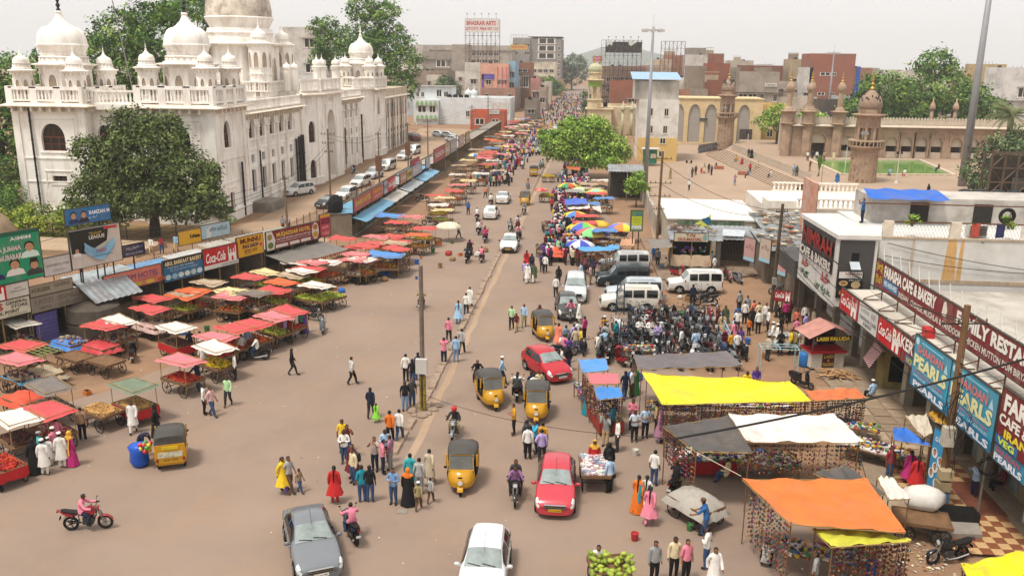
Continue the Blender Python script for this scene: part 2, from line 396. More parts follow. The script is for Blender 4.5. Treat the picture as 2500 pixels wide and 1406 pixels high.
# ---------- white palace hall with onion domes
PW=mat('efeae2',.75,.06,.9,tint='a08c72',tsc=.7,tamt=.42,bump=.08,bscale=5,stretch=(1,1,.3))
PW2=mat('ddd1c0',.8,.12,2.5,tint='9c8a74',tsc=.9,tamt=.5)
PDOME=mat('cfc4b4',.85,.22,.9,tint='6f655a',tsc=.5,tamt=.85)
BROWN=mat('6e3f2b',.7,.2,3);PANE=mat('1c1917',.15,.3,1,spec=.5);BLACKG=mat('17191c',.6,.2,5)
hall=thing('palace_hall','long white domed palace with arched windows and onion domed turrets','palace',(0,0,0))
def onion(mb,c,R,zb,spire=True,rib=16,black=False,gray=None,n=20):
 """ribbed collar, bulb, concave neck and finial over height zb (base of collar)"""
 x,y=c
 mb.L([(R*.86,0),(R*.9,R*.1),(R*.86,R*.14),(R*1.0,R*.42)],rib*2,(x,y,zb),0,lobes=rib,amp=.022)
 b=[(R*1.03,0),(R*1.04,R*.06),(R*1.0,R*.1)]
 for i in range(1,9):
  t=i/8;b.append((R*(1.0-.0*t)*cos(t*1.02)**.8 if t<1 else R*.5,R*.1+R*.76*sin(t*1.25)))
 mb.L(b,n,(x,y,zb+R*.42),0 if gray is None else gray)
 z1=zb+R*.52+R*.76*sin(1.25)
 rt=R*.5
 mb.L([(rt*1.12,-.05*R),(rt*1.15,.02*R),(rt*.98,.06*R),(rt*.72,.16*R),(rt*.44,.33*R),(rt*.28,.5*R),(rt*.22,.6*R),(rt*.3,.62*R),(rt*.26,.67*R),(rt*.08,.7*R)],14,(x,y,z1-.04*R),0)
 z2=z1+.64*R;k=R*.11
 pr=[(k,0),(k*.4,k*1.2),(k*.9,k*2.1),(k*.35,k*3.1),(k*.7,k*3.9),(k*.25,k*4.7),(k*.45,k*5.3),(k*.12,k*6.2),(k*.05,k*9)]
 mb.L(pr,8,(x,y,z2),1 if black else 0)
 return z2
def octo(mb,c,r,z0,z1,mi=0,n=8):mb.L([(r,z0),(r,z1)],n,(c[0],c[1],0),mi,rz=pi/n)
def cornice(mb,c,r,z,n=8,t=.18,over=.55):
 mb.L([(r,z-.35),(r+over*.55,z-.1),(r+over,z),(r+over,z+t*.5),(r*.98,z+t)],n,(c[0],c[1],0),0,rz=pi/n)
 for i in range(n*2):
  a=2*pi*(i+.5)/(n*2);rr_=(r+over*.35)*.97
  mb.X(c[0]+rr_*cos(a)-.06,c[0]+rr_*cos(a)+.06,c[1]+rr_*sin(a)-.06,c[1]+rr_*sin(a)+.06,z-.42,z-.06)
def niche_oct(mb,dk,c,r,z0,h,w,n=8,depth=.12):
 """pointed niches on the eight faces: frame proud, dark recess plate"""
 ap=r*cos(pi/n)
 for i in range(n):
  a=2*pi*i/n;nx,ny=cos(a),sin(a);ux,uy=-ny,nx;o=arch2(w,h,h*.62)
  put=lambda u,v,d:(c[0]+nx*(ap+d)+ux*u,c[1]+ny*(ap+d)+uy*u,z0+v)
  mb.add([put(u*1.3,v*1.1-(.03*h),.0)for u,v in o]+[put(u*1.3,v*1.1-.03*h,.09)for u,v in o]+[put(u,v,.09)for u,v in o]+[put(u,v,.01)for u,v in o],[(k,(k+1)%len(o),len(o)+(k+1)%len(o),len(o)+k)for k in range(len(o))]+[(len(o)+k,len(o)+(k+1)%len(o),2*len(o)+(k+1)%len(o),2*len(o)+k)for k in range(len(o))]+[(2*len(o)+k,2*len(o)+(k+1)%len(o),3*len(o)+(k+1)%len(o),3*len(o)+k)for k in range(len(o))],0)
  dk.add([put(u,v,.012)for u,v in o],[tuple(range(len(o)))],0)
def petals(mb,c,r,z,h,n=24):
 for i in range(n):
  a=2*pi*i/n;s=pi*r/n*.85;nx,ny=cos(a),sin(a)
  pts=[(-s,0),(s,0),(s,h*.5),(0,h),(-s,h*.5)]
  mb.add([(c[0]+nx*(r+d)-ny*u,c[1]+ny*(r+d)+nx*u,z+v)for d in(0,.06)for u,v in pts],[(0,1,2,3,4),(9,8,7,6,5)]+[(k,5+k,5+(k+1)%5,(k+1)%5)for k in range(5)],0)
def turret(c,r,z0,zc,R,niche=True,tiers=1,parent=hall):
 mb=MB();dk=MB();octo(mb,c,r,z0,zc-.3);cornice(mb,c,r,zc,over=.42)
 hh=(zc-z0)/tiers
 for t in range(tiers):
  if t:cornice(mb,c,r,z0+hh*t,over=.12,t=.1)
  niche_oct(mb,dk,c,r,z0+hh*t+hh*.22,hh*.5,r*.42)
 mb.L([(r*.95,0),(r*.95,.25),(R*1.0,.32)],16,(c[0],c[1],zc+.1));petals(mb,c,R*.98,zc+.38,R*.35,14)
 onion(mb,c,R,zc+.45,rib=10,n=14)
 o=mb.B('turret',[PW,BLACKG],parent);asm(o.data,32)
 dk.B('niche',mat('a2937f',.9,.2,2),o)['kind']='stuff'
def balusters(mb,p,q,z,h,pitch=.42):
 """pierced parapet: base rail, pear shaped balusters, top rail with small pointed merlons"""
 p,q=V3(p),V3(q);d=q-p;L=d.length;d.normalize();nrm=V3((d.y,-d.x,0));a=atan2(d.y,d.x)
 def bx(s0,s1,w,z0,z1):
  P=[p+d*s0-nrm*w,p+d*s1-nrm*w,p+d*s1+nrm*w,p+d*s0+nrm*w]
  mb.P([(v.x,v.y)for v in P],z0,z1)
 bx(0,L,.14,z,z+h*.14);bx(0,L,.16,z+h*.86,z+h)
 n=max(1,int(L/pitch))
 for i in range(n):
  s=(i+.5)*L/n;w=pitch*.27
  pts=[(-w*.6,0),(w*.6,0),(w,h*.28),(w*.45,h*.52),(w*1.0,h*.72),(-w*1.0,h*.72),(-w*.45,h*.52),(-w,h*.28)]
  vs=[p+d*(s+u)+nrm*e+V3((0,0,z+h*.14+v))for e in(-.07,.07)for u,v in pts]
  mb.add(vs,[tuple(range(7,-1,-1)),tuple(range(8,16))]+[(k,(k+1)%8,8+(k+1)%8,8+k)for k in range(8)])
def wallplane(p,q):
 p,q=V3((*p,0)),V3((*q,0));d=(q-p).normalized();n=V3((d.y,-d.x,0))
 return lambda u,v,dd:tuple(p+d*u-n*dd+V3((0,0,v))),(q-p).length,atan2(d.y,d.x)
def arch_hole(uc,v0,w,h,spring):return[(uc+x,v0+y)for x,y in arch2(w,h,spring)]
def rect_hole(uc,v0,w,h):return[(uc-w/2,v0),(uc+w/2,v0),(uc+w/2,v0+h),(uc-w/2,v0+h)]
def window_in(put,uc,v0,outline,d,w,h,spring,name='window',grille=False,parent=hall,fm=None):
 """brown joinery in an opening: frame bars as the part, the panes as its sub-part"""
 fr=MB();t=.09
 def bar(u0,u1,v_0,v_1,e=0):
  P=[put(uc+u0,v0+v_0,d-.05-e),put(uc+u1,v0+v_0,d-.05-e),put(uc+u1,v0+v_1,d-.05-e),put(uc+u0,v0+v_1,d-.05-e)]
  Q=[put(uc+u0,v0+v_0,d+.02),put(uc+u1,v0+v_0,d+.02),put(uc+u1,v0+v_1,d+.02),put(uc+u0,v0+v_1,d+.02)]
  fr.add(P+Q,[(0,1,2,3),(0,4,5,1),(1,5,6,2),(2,6,7,3),(3,7,4,0)])
 if grille:
  nu,nv=5,max(5,int(h/.4))
  for i in range(nu+1):bar(-w/2+w*i/nu-.025,-w/2+w*i/nu+.025,0,h)
  for j in range(nv+1):bar(-w/2,w/2,h*j/nv-.025,h*j/nv+.025,.003)
 else:
  bar(-w/2,-w/2+t,0,spring);bar(w/2-t,w/2,0,spring);bar(-w/2,w/2,0,t,.003);bar(-w/2,w/2,spring-.06,spring+.08,.004)
  for k in(1,2):bar(-w/2+w*k/3-.035,-w/2+w*k/3+.035,0,spring,.002)
  bar(-w/2,w/2,spring*.5-.03,spring*.5+.03,.005)
  for k in(-.25,0,.25):bar(w*k-.025,w*k+.025,spring,spring+(h-spring)*(.92-abs(k)*1.6),.002)
 o=fr.B(name,fm or(BLACKG if grille else BROWN),parent)
 pb=MB();pb.add([put(u,v,d)for u,v in outline],[tuple(range(len(outline)))]);pb.B('pane',PANE if not grille else mat('0c0d0e',.5,.1),o)
 return o
def body(poly,z0,z1,name='wall',m=PW,roof=True):
 mb=MB();mb.P(poly,z0,z1);return mb.B(name,m,hall)
ROOFM=mat('a39683',.95,.2,.5,tint='6e6152',tsc=.2,tamt=.6)
body([(-63.6,99),(-42.4,99),(-42.4,170),(-63.6,170)],0,11.7)
body([(-63.2,99.4),(-43,99.4),(-43,169.6),(-63.2,169.6)],11.7,11.76,'roof',ROOFM)
def wing(X,ys,zsill,hwin,w,ytop0,ytop1,zc):
 put,L,_=wallplane((X,ytop0),(X,ytop1));mb=MB();holes=[];wins=[]
 for y in ys:
  u=y-ytop0
  a=arch_hole(u,zsill,w,hwin,hwin*.55);holes.append(a);wins.append((a,u,zsill,w,hwin,hwin*.55,False))
  b=rect_hole(u,5.55,w*.62,1.0);holes.append(b);wins.append((b,u,5.55,w*.62,1.0,1.0,True))
  c=rect_hole(u,1.95,w*.8,2.75);holes.append(c);wins.append((c,u,1.95,w*.8,2.75,2.75,True))
 wall_holes(mb,[(0,0),(L,0),(L,zc),(0,zc)],holes,put,.45)
 sp=ys[1]-ys[0]
 for i in range(len(ys)+1):
  u=ys[0]-ytop0-sp/2+i*sp
  for(hw,e,z0,z1)in((.34,.16,0,zsill+hwin*.5),(.27,.24,.9,zsill+hwin*.42),(.44,.30,zsill+hwin*.5,zsill+hwin*.58),(.42,.27,zsill+hwin*.38,zsill+hwin*.42),(.46,.34,0,1.0)):
   P=[put(u-hw,z0,-e),put(u+hw,z0,-e),put(u+hw,z0,0.01),put(u-hw,z0,0.01)];mb.P([(p[0],p[1])for p in P],z0,z1)
 for(a,u,v0,ww,h,s,g)in wins[::3]:
  k=[(u+(x-u)*1.28,v0+h*.5+(yv-v0-h*.5)*1.16)for x,yv in a if yv>v0+h*.5];i0=[(x,yv)for x,yv in a if yv>v0+h*.5]
  n=len(k)
  vs=[put(x,v,-.12)for x,v in k]+[put(x,v,-.12)for x,v in i0]+[put(x,v,0)for x,v in k]+[put(x,v,0)for x,v in i0]
  mb.add(vs,[(j,j+1,n+j+1,n+j)for j in range(n-1)]+[(2*n+j,2*n+j+1,j+1,j)for j in range(n-1)]+[(n+j,n+j+1,3*n+j+1,3*n+j)for j in range(n-1)])
  for(z0,z1,e)in((zsill-.2,zsill-.02,.18),(7.15,7.3,.1),(4.95,5.1,.1)):
   P=[put(u-sp*.38,z0,-e),put(u+sp*.38,z0,-e),put(u+sp*.38,z0,.01),put(u-sp*.38,z0,.01)];mb.P([(p[0],p[1])for p in P],z0,z1)
  for j in range(9):
   uu_=u-w*.45+w*.1*j;P=[put(uu_,0,-.07),put(uu_+w*.05,0,-.07),put(uu_+w*.05,0,.01),put(uu_,0,.01)];mb.P([(p[0],p[1])for p in P],zsill-1.05,zsill-.35)
 mb.B('wall',PW,hall)
 for(a,u,v0,ww,h,s,g)in wins:window_in(put,u,v0,a,.4,ww,h,s,'grille' if g else 'window',g)
 ev=MB();P=[put(0,0,0),put(L,0,0)]
 ev.add([put(0,zc-.2,-1.05),put(L,zc-.2,-1.05),put(L,zc+.02,.1),put(0,zc+.02,.1),put(0,zc-.28,-1.05),put(L,zc-.28,-1.05),put(L,zc-.1,.1),put(0,zc-.1,.1)],[(0,1,2,3),(4,5,1,0),(7,6,5,4),(3,2,6,7)])
 ev.B('eave',PW2,hall)
 br=MB()
 for i in range(int(L/.85)):
  u=.4+i*.85;P=[put(u-.1,0,-.7),put(u+.1,0,-.7),put(u+.1,0,.01),put(u-.1,0,.01)];br.P([(p[0],p[1])for p in P],zc-.72,zc-.26);br.P([(put(u-.08,0,-.32)[0],P[0][1]),(put(u+.08,0,-.32)[0],P[1][1]),P[2][:2],P[3][:2]],zc-1.05,zc-.72)
 br.B('bracket',PW2,hall)['kind']='stuff'
 pp=MB();balusters(pp,put(0,0,-.1),put(L,0,-.1),zc+.02,1.25);pp.B('parapet',PW,hall)['kind']='stuff'
wing(-41.9,[103.05+3.42*i for i in range(5)],8.55,2.45,1.65,98.7,121.2,11.85)
wing(-41.9,[140.6+3.3*i for i in range(4)],8.4,2.5,1.6,138,153.6,11.85)
def pavilion(x0,x1,y0,y1,zc,zp,sides,dome,R,drumr,zd,tur,black=True):
 ps=[((x0,y0),(x1,y0)),((x1,y0),(x1,y1)),((x1,y1),(x0,y1)),((x0,y1),(x0,y0))]
 for k,(p,q)in enumerate(ps):
  put,L,_=wallplane(p,q);mb=MB();holes=[];W=[]
  for(u,w,v0,h,typ)in sides.get(k,[]):
   if typ=='a':a=arch_hole(u,v0,w,h,h*.5);W.append((a,u,v0,w,h,h*.5,False))
   else:a=rect_hole(u,v0,w,h);W.append((a,u,v0,w,h,h,typ=='g'))
   holes.append(a)
  wall_holes(mb,[(0,0),(L,0),(L,zc),(0,zc)],holes,put,.4)
  for(hw0,hw1)in((0,.75),(L-.75,L)):
   P=[put(hw0,0,-.12),put(hw1,0,-.12),put(hw1,0,.01),put(hw0,0,.01)];mb.P([(a[0],a[1])for a in P],1.2,zc-.9)
  for z0,z1,e in((0,1.1,.22),(1.1,1.3,.3),(zc-1.0,zc-.85,.14),(7.0,7.12,.09),(4.4,4.52,.09)):
   P=[put(-.1,0,-e),put(L+.1,0,-e),put(L,0,.01),put(0,0,.01)];mb.P([(a[0],a[1])for a in P],z0,z1)
  for(a,u,v0,w,h,s,g)in W:
   for u0,u1,z0,z1 in((u-w*.95,u-w*.87,v0-.3,v0+h+.55),(u+w*.87,u+w*.95,v0-.3,v0+h+.55),(u-w*.95,u+w*.95,v0+h+.5,v0+h+.6),(u-w*.6,u+w*.6,v0-.22,v0-.05)):
    P=[put(u0,0,-.08),put(u1,0,-.08),put(u1,0,.01),put(u0,0,.01)];mb.P([(b[0],b[1])for b in P],z0,z1)
  mb.B('wall',PW,hall)
  for(a,u,v0,w,h,s,g)in W:window_in(put,u,v0,a,.35,w,h,s,'window' if not g else 'grille',g)
  br=MB()
  for i in range(int(L/1.1)):
   u=.5+i*1.1;P=[put(u-.12,0,-.75),put(u+.12,0,-.75),put(u+.12,0,.01),put(u-.12,0,.01)];br.P([(b[0],b[1])for b in P],zc-.8,zc-.25)
  br.B('bracket',PW2,hall)['kind']='stuff'
  pp=MB();n=max(1,round(L/3));
  for i in range(n):
   a0,a1=L*i/n,L*(i+1)/n
   balusters(pp,put(a0+.35,0,-.05),put(a1-.35,0,-.05),zc+.25,zp-zc-.4,.4)
   P=[put(a0-.4,0,-.2),put(a0+.4,0,-.2),put(a0+.4,0,.25),put(a0-.4,0,.25)];pp.P([(b[0],b[1])for b in P],zc,zp+.05)
  P=[put(0,0,-.2),put(L,0,-.2),put(L,0,.18),put(0,0,.18)];pp.P([(b[0],b[1])for b in P],zp-.16,zp)
  pp.B('parapet',PW,hall)['kind']='stuff'
 ev=MB();o=.95
 ev.add([(x0-o,y0-o,zc-.2),(x1+o,y0-o,zc-.2),(x1+o,y1+o,zc-.2),(x0-o,y1+o,zc-.2),(x0,y0,zc+.15),(x1,y0,zc+.15),(x1,y1,zc+.15),(x0,y1,zc+.15),(x0-o,y0-o,zc-.3),(x1+o,y0-o,zc-.3),(x1+o,y1+o,zc-.3),(x0-o,y1+o,zc-.3)],[(0,1,5,4),(1,2,6,5),(2,3,7,6),(3,0,4,7),(4,5,6,7),(8,9,1,0),(9,10,2,1),(10,11,3,2),(11,8,0,3),(11,10,9,8)])
 ev.B('eave',PW2,hall)
 if dome:
  mb=MB();dk=MB();c=dome;octo(mb,c,drumr,zc,zd-.3);cornice(mb,c,drumr,zd,over=.7);niche_oct(mb,dk,c,drumr,zc+1.0,(zd-zc)*.5,drumr*.33)
  mb.L([(drumr*.98,zd+.1),(drumr*.98,zd+.3),(R*.95,zd+.4),(R*.95,zd+.75),(R*1.02,zd+.85),(R*.95,zd+.95)],16,(c[0],c[1],0));petals(mb,c,R*.96,zd+.35,.42,22)
  onion(mb,c,R,zd+.95,rib=26,black=black,n=28)
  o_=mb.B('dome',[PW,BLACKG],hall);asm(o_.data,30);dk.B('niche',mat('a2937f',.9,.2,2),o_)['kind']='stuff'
 for c,zc2,R2 in tur:turret(c,1.05,zc+.2,zc2,R2)
EA=[(2.9,1.75,8.3,3.0,'a'),(3.1,1.2,.95,2.3,'b')]
pavilion(-49.3,-40.9,90.6,98.7,13.0,15.05,{0:[(4.2,2.6,7.85,3.0,'a'),(4.2,1.8,1.5,2.5,'b')],1:[(3.0,1.75,8.3,3.0,'a'),(3.3,1.15,.95,2.3,'b')]},(-45.2,94.6),2.42,2.75,17.3,[((-48.4,91.5),16.9,.82),((-41.9,91.6),16.9,.82),((-41.8,97.6),16.85,.82),((-48.4,97.8),16.9,.82)])
pavilion(-64,-55.6,90.6,98.7,13.0,14.8,{0:[(4.4,2.75,7.85,3.0,'a'),(4.6,1.7,4.3,.8,'b')],1:[(4,2,8,2.8,'a')]},(-60,95),2.6,2.75,17.1,[((-62.9,91.6),16.45,.85),((-56.8,91.6),16.45,.85),((-62.9,97.6),16.5,.85),((-56.8,97.6),16.5,.85)])
put,L,_=wallplane((-55.6,92),(-49.3,92));mb=MB();hs_=[arch_hole(u,8.3,1.5,2.4,1.3)for u in(1.2,3.15,5.1)]
wall_holes(mb,[(0,0),(L,0),(L,12.4),(0,12.4)],hs_,put,.4);mb.P([(-55.6,92.4),(-49.3,92.4),(-49.3,99),(-55.6,99)],11.9,12.2);mb.B('wall',PW,hall)
for u,h in zip((1.2,3.15,5.1),hs_):window_in(put,u,8.3,h,.35,1.5,2.4,1.3)
pp=MB();balusters(pp,(-55.6,91.9,0),(-49.3,91.9,0),13.0,1.5);pp.X(-55.6,-49.3,91.3,92.2,12.4,13.0);pp.B('parapet',PW,hall)['kind']='stuff'
GP=[(-41.9,121.2),(-40.4,125.6),(-40.4,136.2),(-41.9,139.0)]
gz=13.2
for k,(p,q)in enumerate(zip(GP,GP[1:])):
 put,L,_=wallplane(p,q);mb=MB();W=[]
 if k==0:W=[('a',2.5,1.55,6.2,3.1),('a',2.5,1.5,.5,3.2)]
 if k==1:W=[('a',5.2,3.9,.4,10.2)]
 if k==2:W=[('a',1.5,1.3,6.2,2.9)]
 hl=[arch_hole(u,v0,w,h,h*(.62 if k!=1 else.78))for _t,u,w,v0,h in W]
 wall_holes(mb,[(0,0),(L,0),(L,gz),(0,gz)],hl,put,1.6 if k==1 else.35)
 for z0,z1,e in((0,.9,.25),(.9,1.05,.32),(12.0,12.15,.12)):
  P=[put(-.05,0,-e),put(L+.05,0,-e),put(L,0,.01),put(0,0,.01)]
  if k!=1 or z0>2:mb.P([(a[0],a[1])for a in P],z0,z1)
 for u0,u1 in((.0,.8),(L-.8,L)):
  P=[put(u0,0,-.15),put(u1,0,-.15),put(u1,0,.01),put(u0,0,.01)];mb.P([(a[0],a[1])for a in P],0,gz-.6)
 if k==1:
  for u0,u1,z0,z1 in((2.4,2.7,0,11.4),(7.7,8.0,0,11.4),(2.4,8.0,11.3,11.5),(3.1,3.28,.4,8.4),(7.12,7.3,.4,8.4)):
   P=[put(u0,0,-.1),put(u1,0,-.1),put(u1,0,.01),put(u0,0,.01)];mb.P([(a[0],a[1])for a in P],z0,z1)
 mb.B('wall',PW,hall)
 for(t,u,w,v0,h),a in zip(W,hl):
  if k==1:
   q_=MB();q_.add([put(x,v,1.58)for x,v in a],[tuple(range(len(a)))]);q_.B('wall',mat('a99b88',.9,.2,1),hall)
   mbd=MB();P=[put(4.1,0,1.45),put(6.3,0,1.45),put(6.3,0,1.57),put(4.1,0,1.57)];mbd.P([(b[0],b[1])for b in P],0,3.6);mbd.B('door',BROWN,hall)
  else:window_in(put,u,v0,a,.3,w,h,h*.62)
 br=MB();balusters(br,put(.2,0,-.1),put(L-.2,0,-.1),gz+.35,1.7);br.B('parapet',PW,hall)['kind']='stuff'
 ev=MB();ev.add([put(-.3,gz-.1,-.8),put(L+.3,gz-.1,-.8),put(L,gz+.35,.1),put(0,gz+.35,.1),put(-.3,gz-.25,-.8),put(L+.3,gz-.25,-.8),put(L,gz-.2,.1),put(0,gz-.2,.1)],[(0,1,2,3),(4,5,1,0),(7,6,5,4)]);ev.B('eave',PW2,hall)
put,L,_=wallplane(GP[1],GP[2])
letter(hall,[('سردار محل',0,1,0,1,'8a7c6a',.0)],put(3.9,11.75,-.1),(0,1,0),(0,0,1),2.6,.95,name='inscription')
body([(-42.4,121.2),(-41.9,121.2),(-40.45,125.6),(-40.45,136.2),(-41.9,139),(-42.4,139)],gz-.2,gz)
for(x,y)in((-40.8,126.2),(-41.4,130.6),(-40.8,135.6)):
 mb=MB();octo(mb,(x,y),.62,13.4,16.9);cornice(mb,(x,y),.62,16.9,over=.2);onion(mb,(x,y),.66,17.1,rib=8,n=12);o=mb.B('turret',[PW,BLACKG],hall);asm(o.data,32)
c=(-52.8,128);mb=MB();dk=MB()
octo(mb,c,5.4,11.7,19.7);cornice(mb,c,5.4,20.0,over=1.0,t=.3);niche_oct(mb,dk,c,5.4,13.6,4.6,1.35)
mb.L([(5.2,20.2),(5.2,20.9),(4.7,21.0),(4.7,21.5),(4.95,21.65),(4.7,21.8),(4.6,22.3)],32,(c[0],c[1],0));petals(mb,c,4.95,20.35,.8,30)
mb.L([(4.05,22.2),(4.9,23.75),(4.8,23.9)],88,(c[0],c[1],0),0,lobes=44,amp=.012)
o_=mb.B('drum',[PW,BLACKG],hall);asm(o_.data,30);dk.B('niche',mat('a2937f',.9,.2,2),o_)['kind']='stuff'
mb=MB();mb.L([(4.75,23.8)]+[(4.75*cos(t*.19)**.62,23.9+5.6*sin(t*.19))for t in range(0,8)]+[(.6,29.6),(.3,31.5),(.08,33)],40,(c[0],c[1],0));mb.B('dome',PDOME,hall,True)
for(x,y)in((-48.2,123.4),(-48.2,132.8),(-57.4,123.4),(-57.4,132.8)):turret((x,y),1.55,11.8,20.05,1.08,tiers=2)
pp=MB()
for p,q in(((-59,122),(-46.6,122)),((-46.6,122),(-46.6,134)),((-46.6,134),(-59,134))):balusters(pp,(*p,0),(*q,0),13.4,1.5)
pp.X(-59,-46.6,122.1,133.9,11.7,13.45);pp.B('parapet',PW,hall)['kind']='stuff'
for(x,y)in((-45.4,126.4),(-45.4,129.6)):
 mb=MB();octo(mb,(x,y),.55,13.4,16.4);onion(mb,(x,y),.6,16.5,rib=8,n=12);asm(mb.B('turret',[PW,BLACKG],hall).data,32)
pavilion(-47.5,-41.3,160.9,169.5,12.9,15.0,{1:[(3.6,1.8,7.9,3.3,'a'),(3.7,.9,4.6,.8,'g'),(3.9,.9,.4,3.0,'b')],0:[]},(-44.6,165),2.3,2.6,17.3,[((-42.2,161.8),16.8,.8),((-42.2,168.6),16.8,.8),((-46.8,161.8),16.8,.8)],black=False)
put,L,_=wallplane((-43.4,153.6),(-41.3,160.9));mb=MB();wall_holes(mb,[(0,0),(L,0),(L,12.9),(0,12.9)],[],put);mb.B('wall',PW,hall)
pp=MB();balusters(pp,put(.2,0,-.1),put(L,0,-.1),13.1,1.7);pp.P([put(0,0,-.6)[:2],put(L,0,-.6)[:2],put(L,0,.5)[:2],put(0,0,.5)[:2]],12.75,13.1);pp.B('parapet',PW,hall)['kind']='stuff'
body([(-52,170),(-42.1,169.5),(-42.1,194),(-52,194)],0,12.4,m=mat('bfae98',.85,.12,1.2,tint='8a765f',tsc=.5,tamt=.5))
put,L,_=wallplane((-42.1,169.5),(-42.1,194))
pl_=MB()
for i in range(9):
 u=1.2+i*2.75;P=[put(u-.3,0,-.22),put(u+.3,0,-.22),put(u+.3,0,.01),put(u-.3,0,.01)];pl_.P([(a[0],a[1])for a in P],0,10.4)
P=[put(0,0,-.7),put(L,0,-.7),put(L,0,.01),put(0,0,.01)];pl_.P([(a[0],a[1])for a in P],10.6,10.85)
pl_.B('pilaster',PW,hall)
for i in range(8):
 u=2.6+i*2.75
 for v0,h in((6.6,2.9),(3.6,.8),(.4,2.6)):
  fr_=MB();P=[put(u-.62,0,-.06),put(u+.62,0,-.06),put(u+.62,0,.0),put(u-.62,0,.0)]
  fr_.P([(a[0],a[1])for a in P],v0,v0+h);o=fr_.B('window',BROWN,hall)
  pn=MB();pn.quad(put(u-.5,v0+.1,-.075),put(u+.5,v0+.1,-.075),put(u+.5,v0+h-.1,-.075),put(u-.5,v0+h-.1,-.075));pn.B('pane',PANE,o)
for(x,y,z1,r_)in((-40.65,96.6,6.4,.13),(-41.6,104.6,6.9,.13),(-41.6,118.1,7.2,.15),(-41.5,119.3,7.4,.28),(-41.4,120.1,7.6,.3),(-41.6,139.3,6.9,.13),(-41.6,142.2,7,.13),(-41.6,153.0,8.6,.16),(-61.9,90.35,12.6,.11),(-50.1,91.7,12.4,.1),(-41.75,172,10.4,.1),(-41.75,178,10.4,.1),(-41.75,186,10.4,.1)):
 mb=MB();mb.T([(x,y,.1),(x,y,z1)],r_,7)
 for k in range(int(z1/2)):mb.T([(x,y,1+2*k),(x,y,1.15+2*k)],r_*1.25,7)
 mb.B('drainpipe',mat('201d1c',.6,.2,2),hall)
mb=MB();mb.T([(-51.5,94,13),(-53,94,24)],.06,5);mb.B('mast',STEEL,hall)
mb=MB();mb.X(-41.2,-38.5,99.4,104.2,0,1.15)
tag(mb.B('stone_platform',[CONC]),'low grey stone platform built against foot of palace wall','platform')
# ---------- people: one skinned body per pose, clothing as shells
SKINS=[mat(h,.6,.08,20)for h in('85583c','6e4630','94664a','5c3b2a')]
HAIR=mat('0d0a09',.5,.2,20);GREYH=mat('77726c',.7,.2,20);EYE_=flat('151010');SHOE=mat('1a1613',.6,.2,9);SANDAL=mat('4a2f20',.7,.2,9)
BASE=dict(pelvis=(0,0,.94,.125,.10),belly=(0,.005,1.10,.125,.10),chest=(0,0,1.30,.135,.100),neck=(0,-.005,1.455,.052,.055),head1=(0,.02,1.53,.070,.080),head2=(0,.02,1.61,.078,.097),head3=(0,.0,1.685,.058,.07),shL=(.163,-.005,1.395,.054,.054),elL=(.225,-.03,1.12,.044,.044),wrL=(.24,.03,.88,.032,.034),haL=(.24,.05,.80,.026,.042),shR=(-.163,-.005,1.395,.054,.054),elR=(-.225,-.03,1.12,.044,.044),wrR=(-.24,.03,.88,.032,.034),haR=(-.24,.05,.80,.026,.042),hiL=(.09,0,.87,.098,.10),knL=(.10,.02,.49,.066,.07),anL=(.105,-.03,.09,.040,.045),toL=(.12,.13,.035,.042,.03),hiR=(-.09,0,.87,.098,.10),knR=(-.10,.02,.49,.066,.07),anR=(-.105,-.03,.09,.040,.045),toR=(-.12,.13,.035,.042,.03))
EDG=[('pelvis','belly'),('belly','chest'),('chest','neck'),('neck','head1'),('head1','head2'),('head2','head3')]
for S in 'LR':EDG+=[('chest','sh'+S),('sh'+S,'el'+S),('el'+S,'wr'+S),('wr'+S,'ha'+S),('pelvis','hi'+S),('hi'+S,'kn'+S),('kn'+S,'an'+S),('an'+S,'to'+S)]
def P_(**k):return k
WALK=dict(knL=(.10,.17,.50),anL=(.10,.24,.11),toL=(.11,.40,.07),knR=(-.10,.02,.49),anR=(-.10,-.24,.14),toR=(-.11,-.10,.035),elL=(.22,-.13,1.12),wrL=(.21,-.12,.89),haL=(.21,-.10,.81),elR=(-.22,.06,1.12),wrR=(-.20,.20,.92),haR=(-.20,.24,.85))
SITL=dict(hiL=(.10,.03,.90),hiR=(-.10,.03,.90))
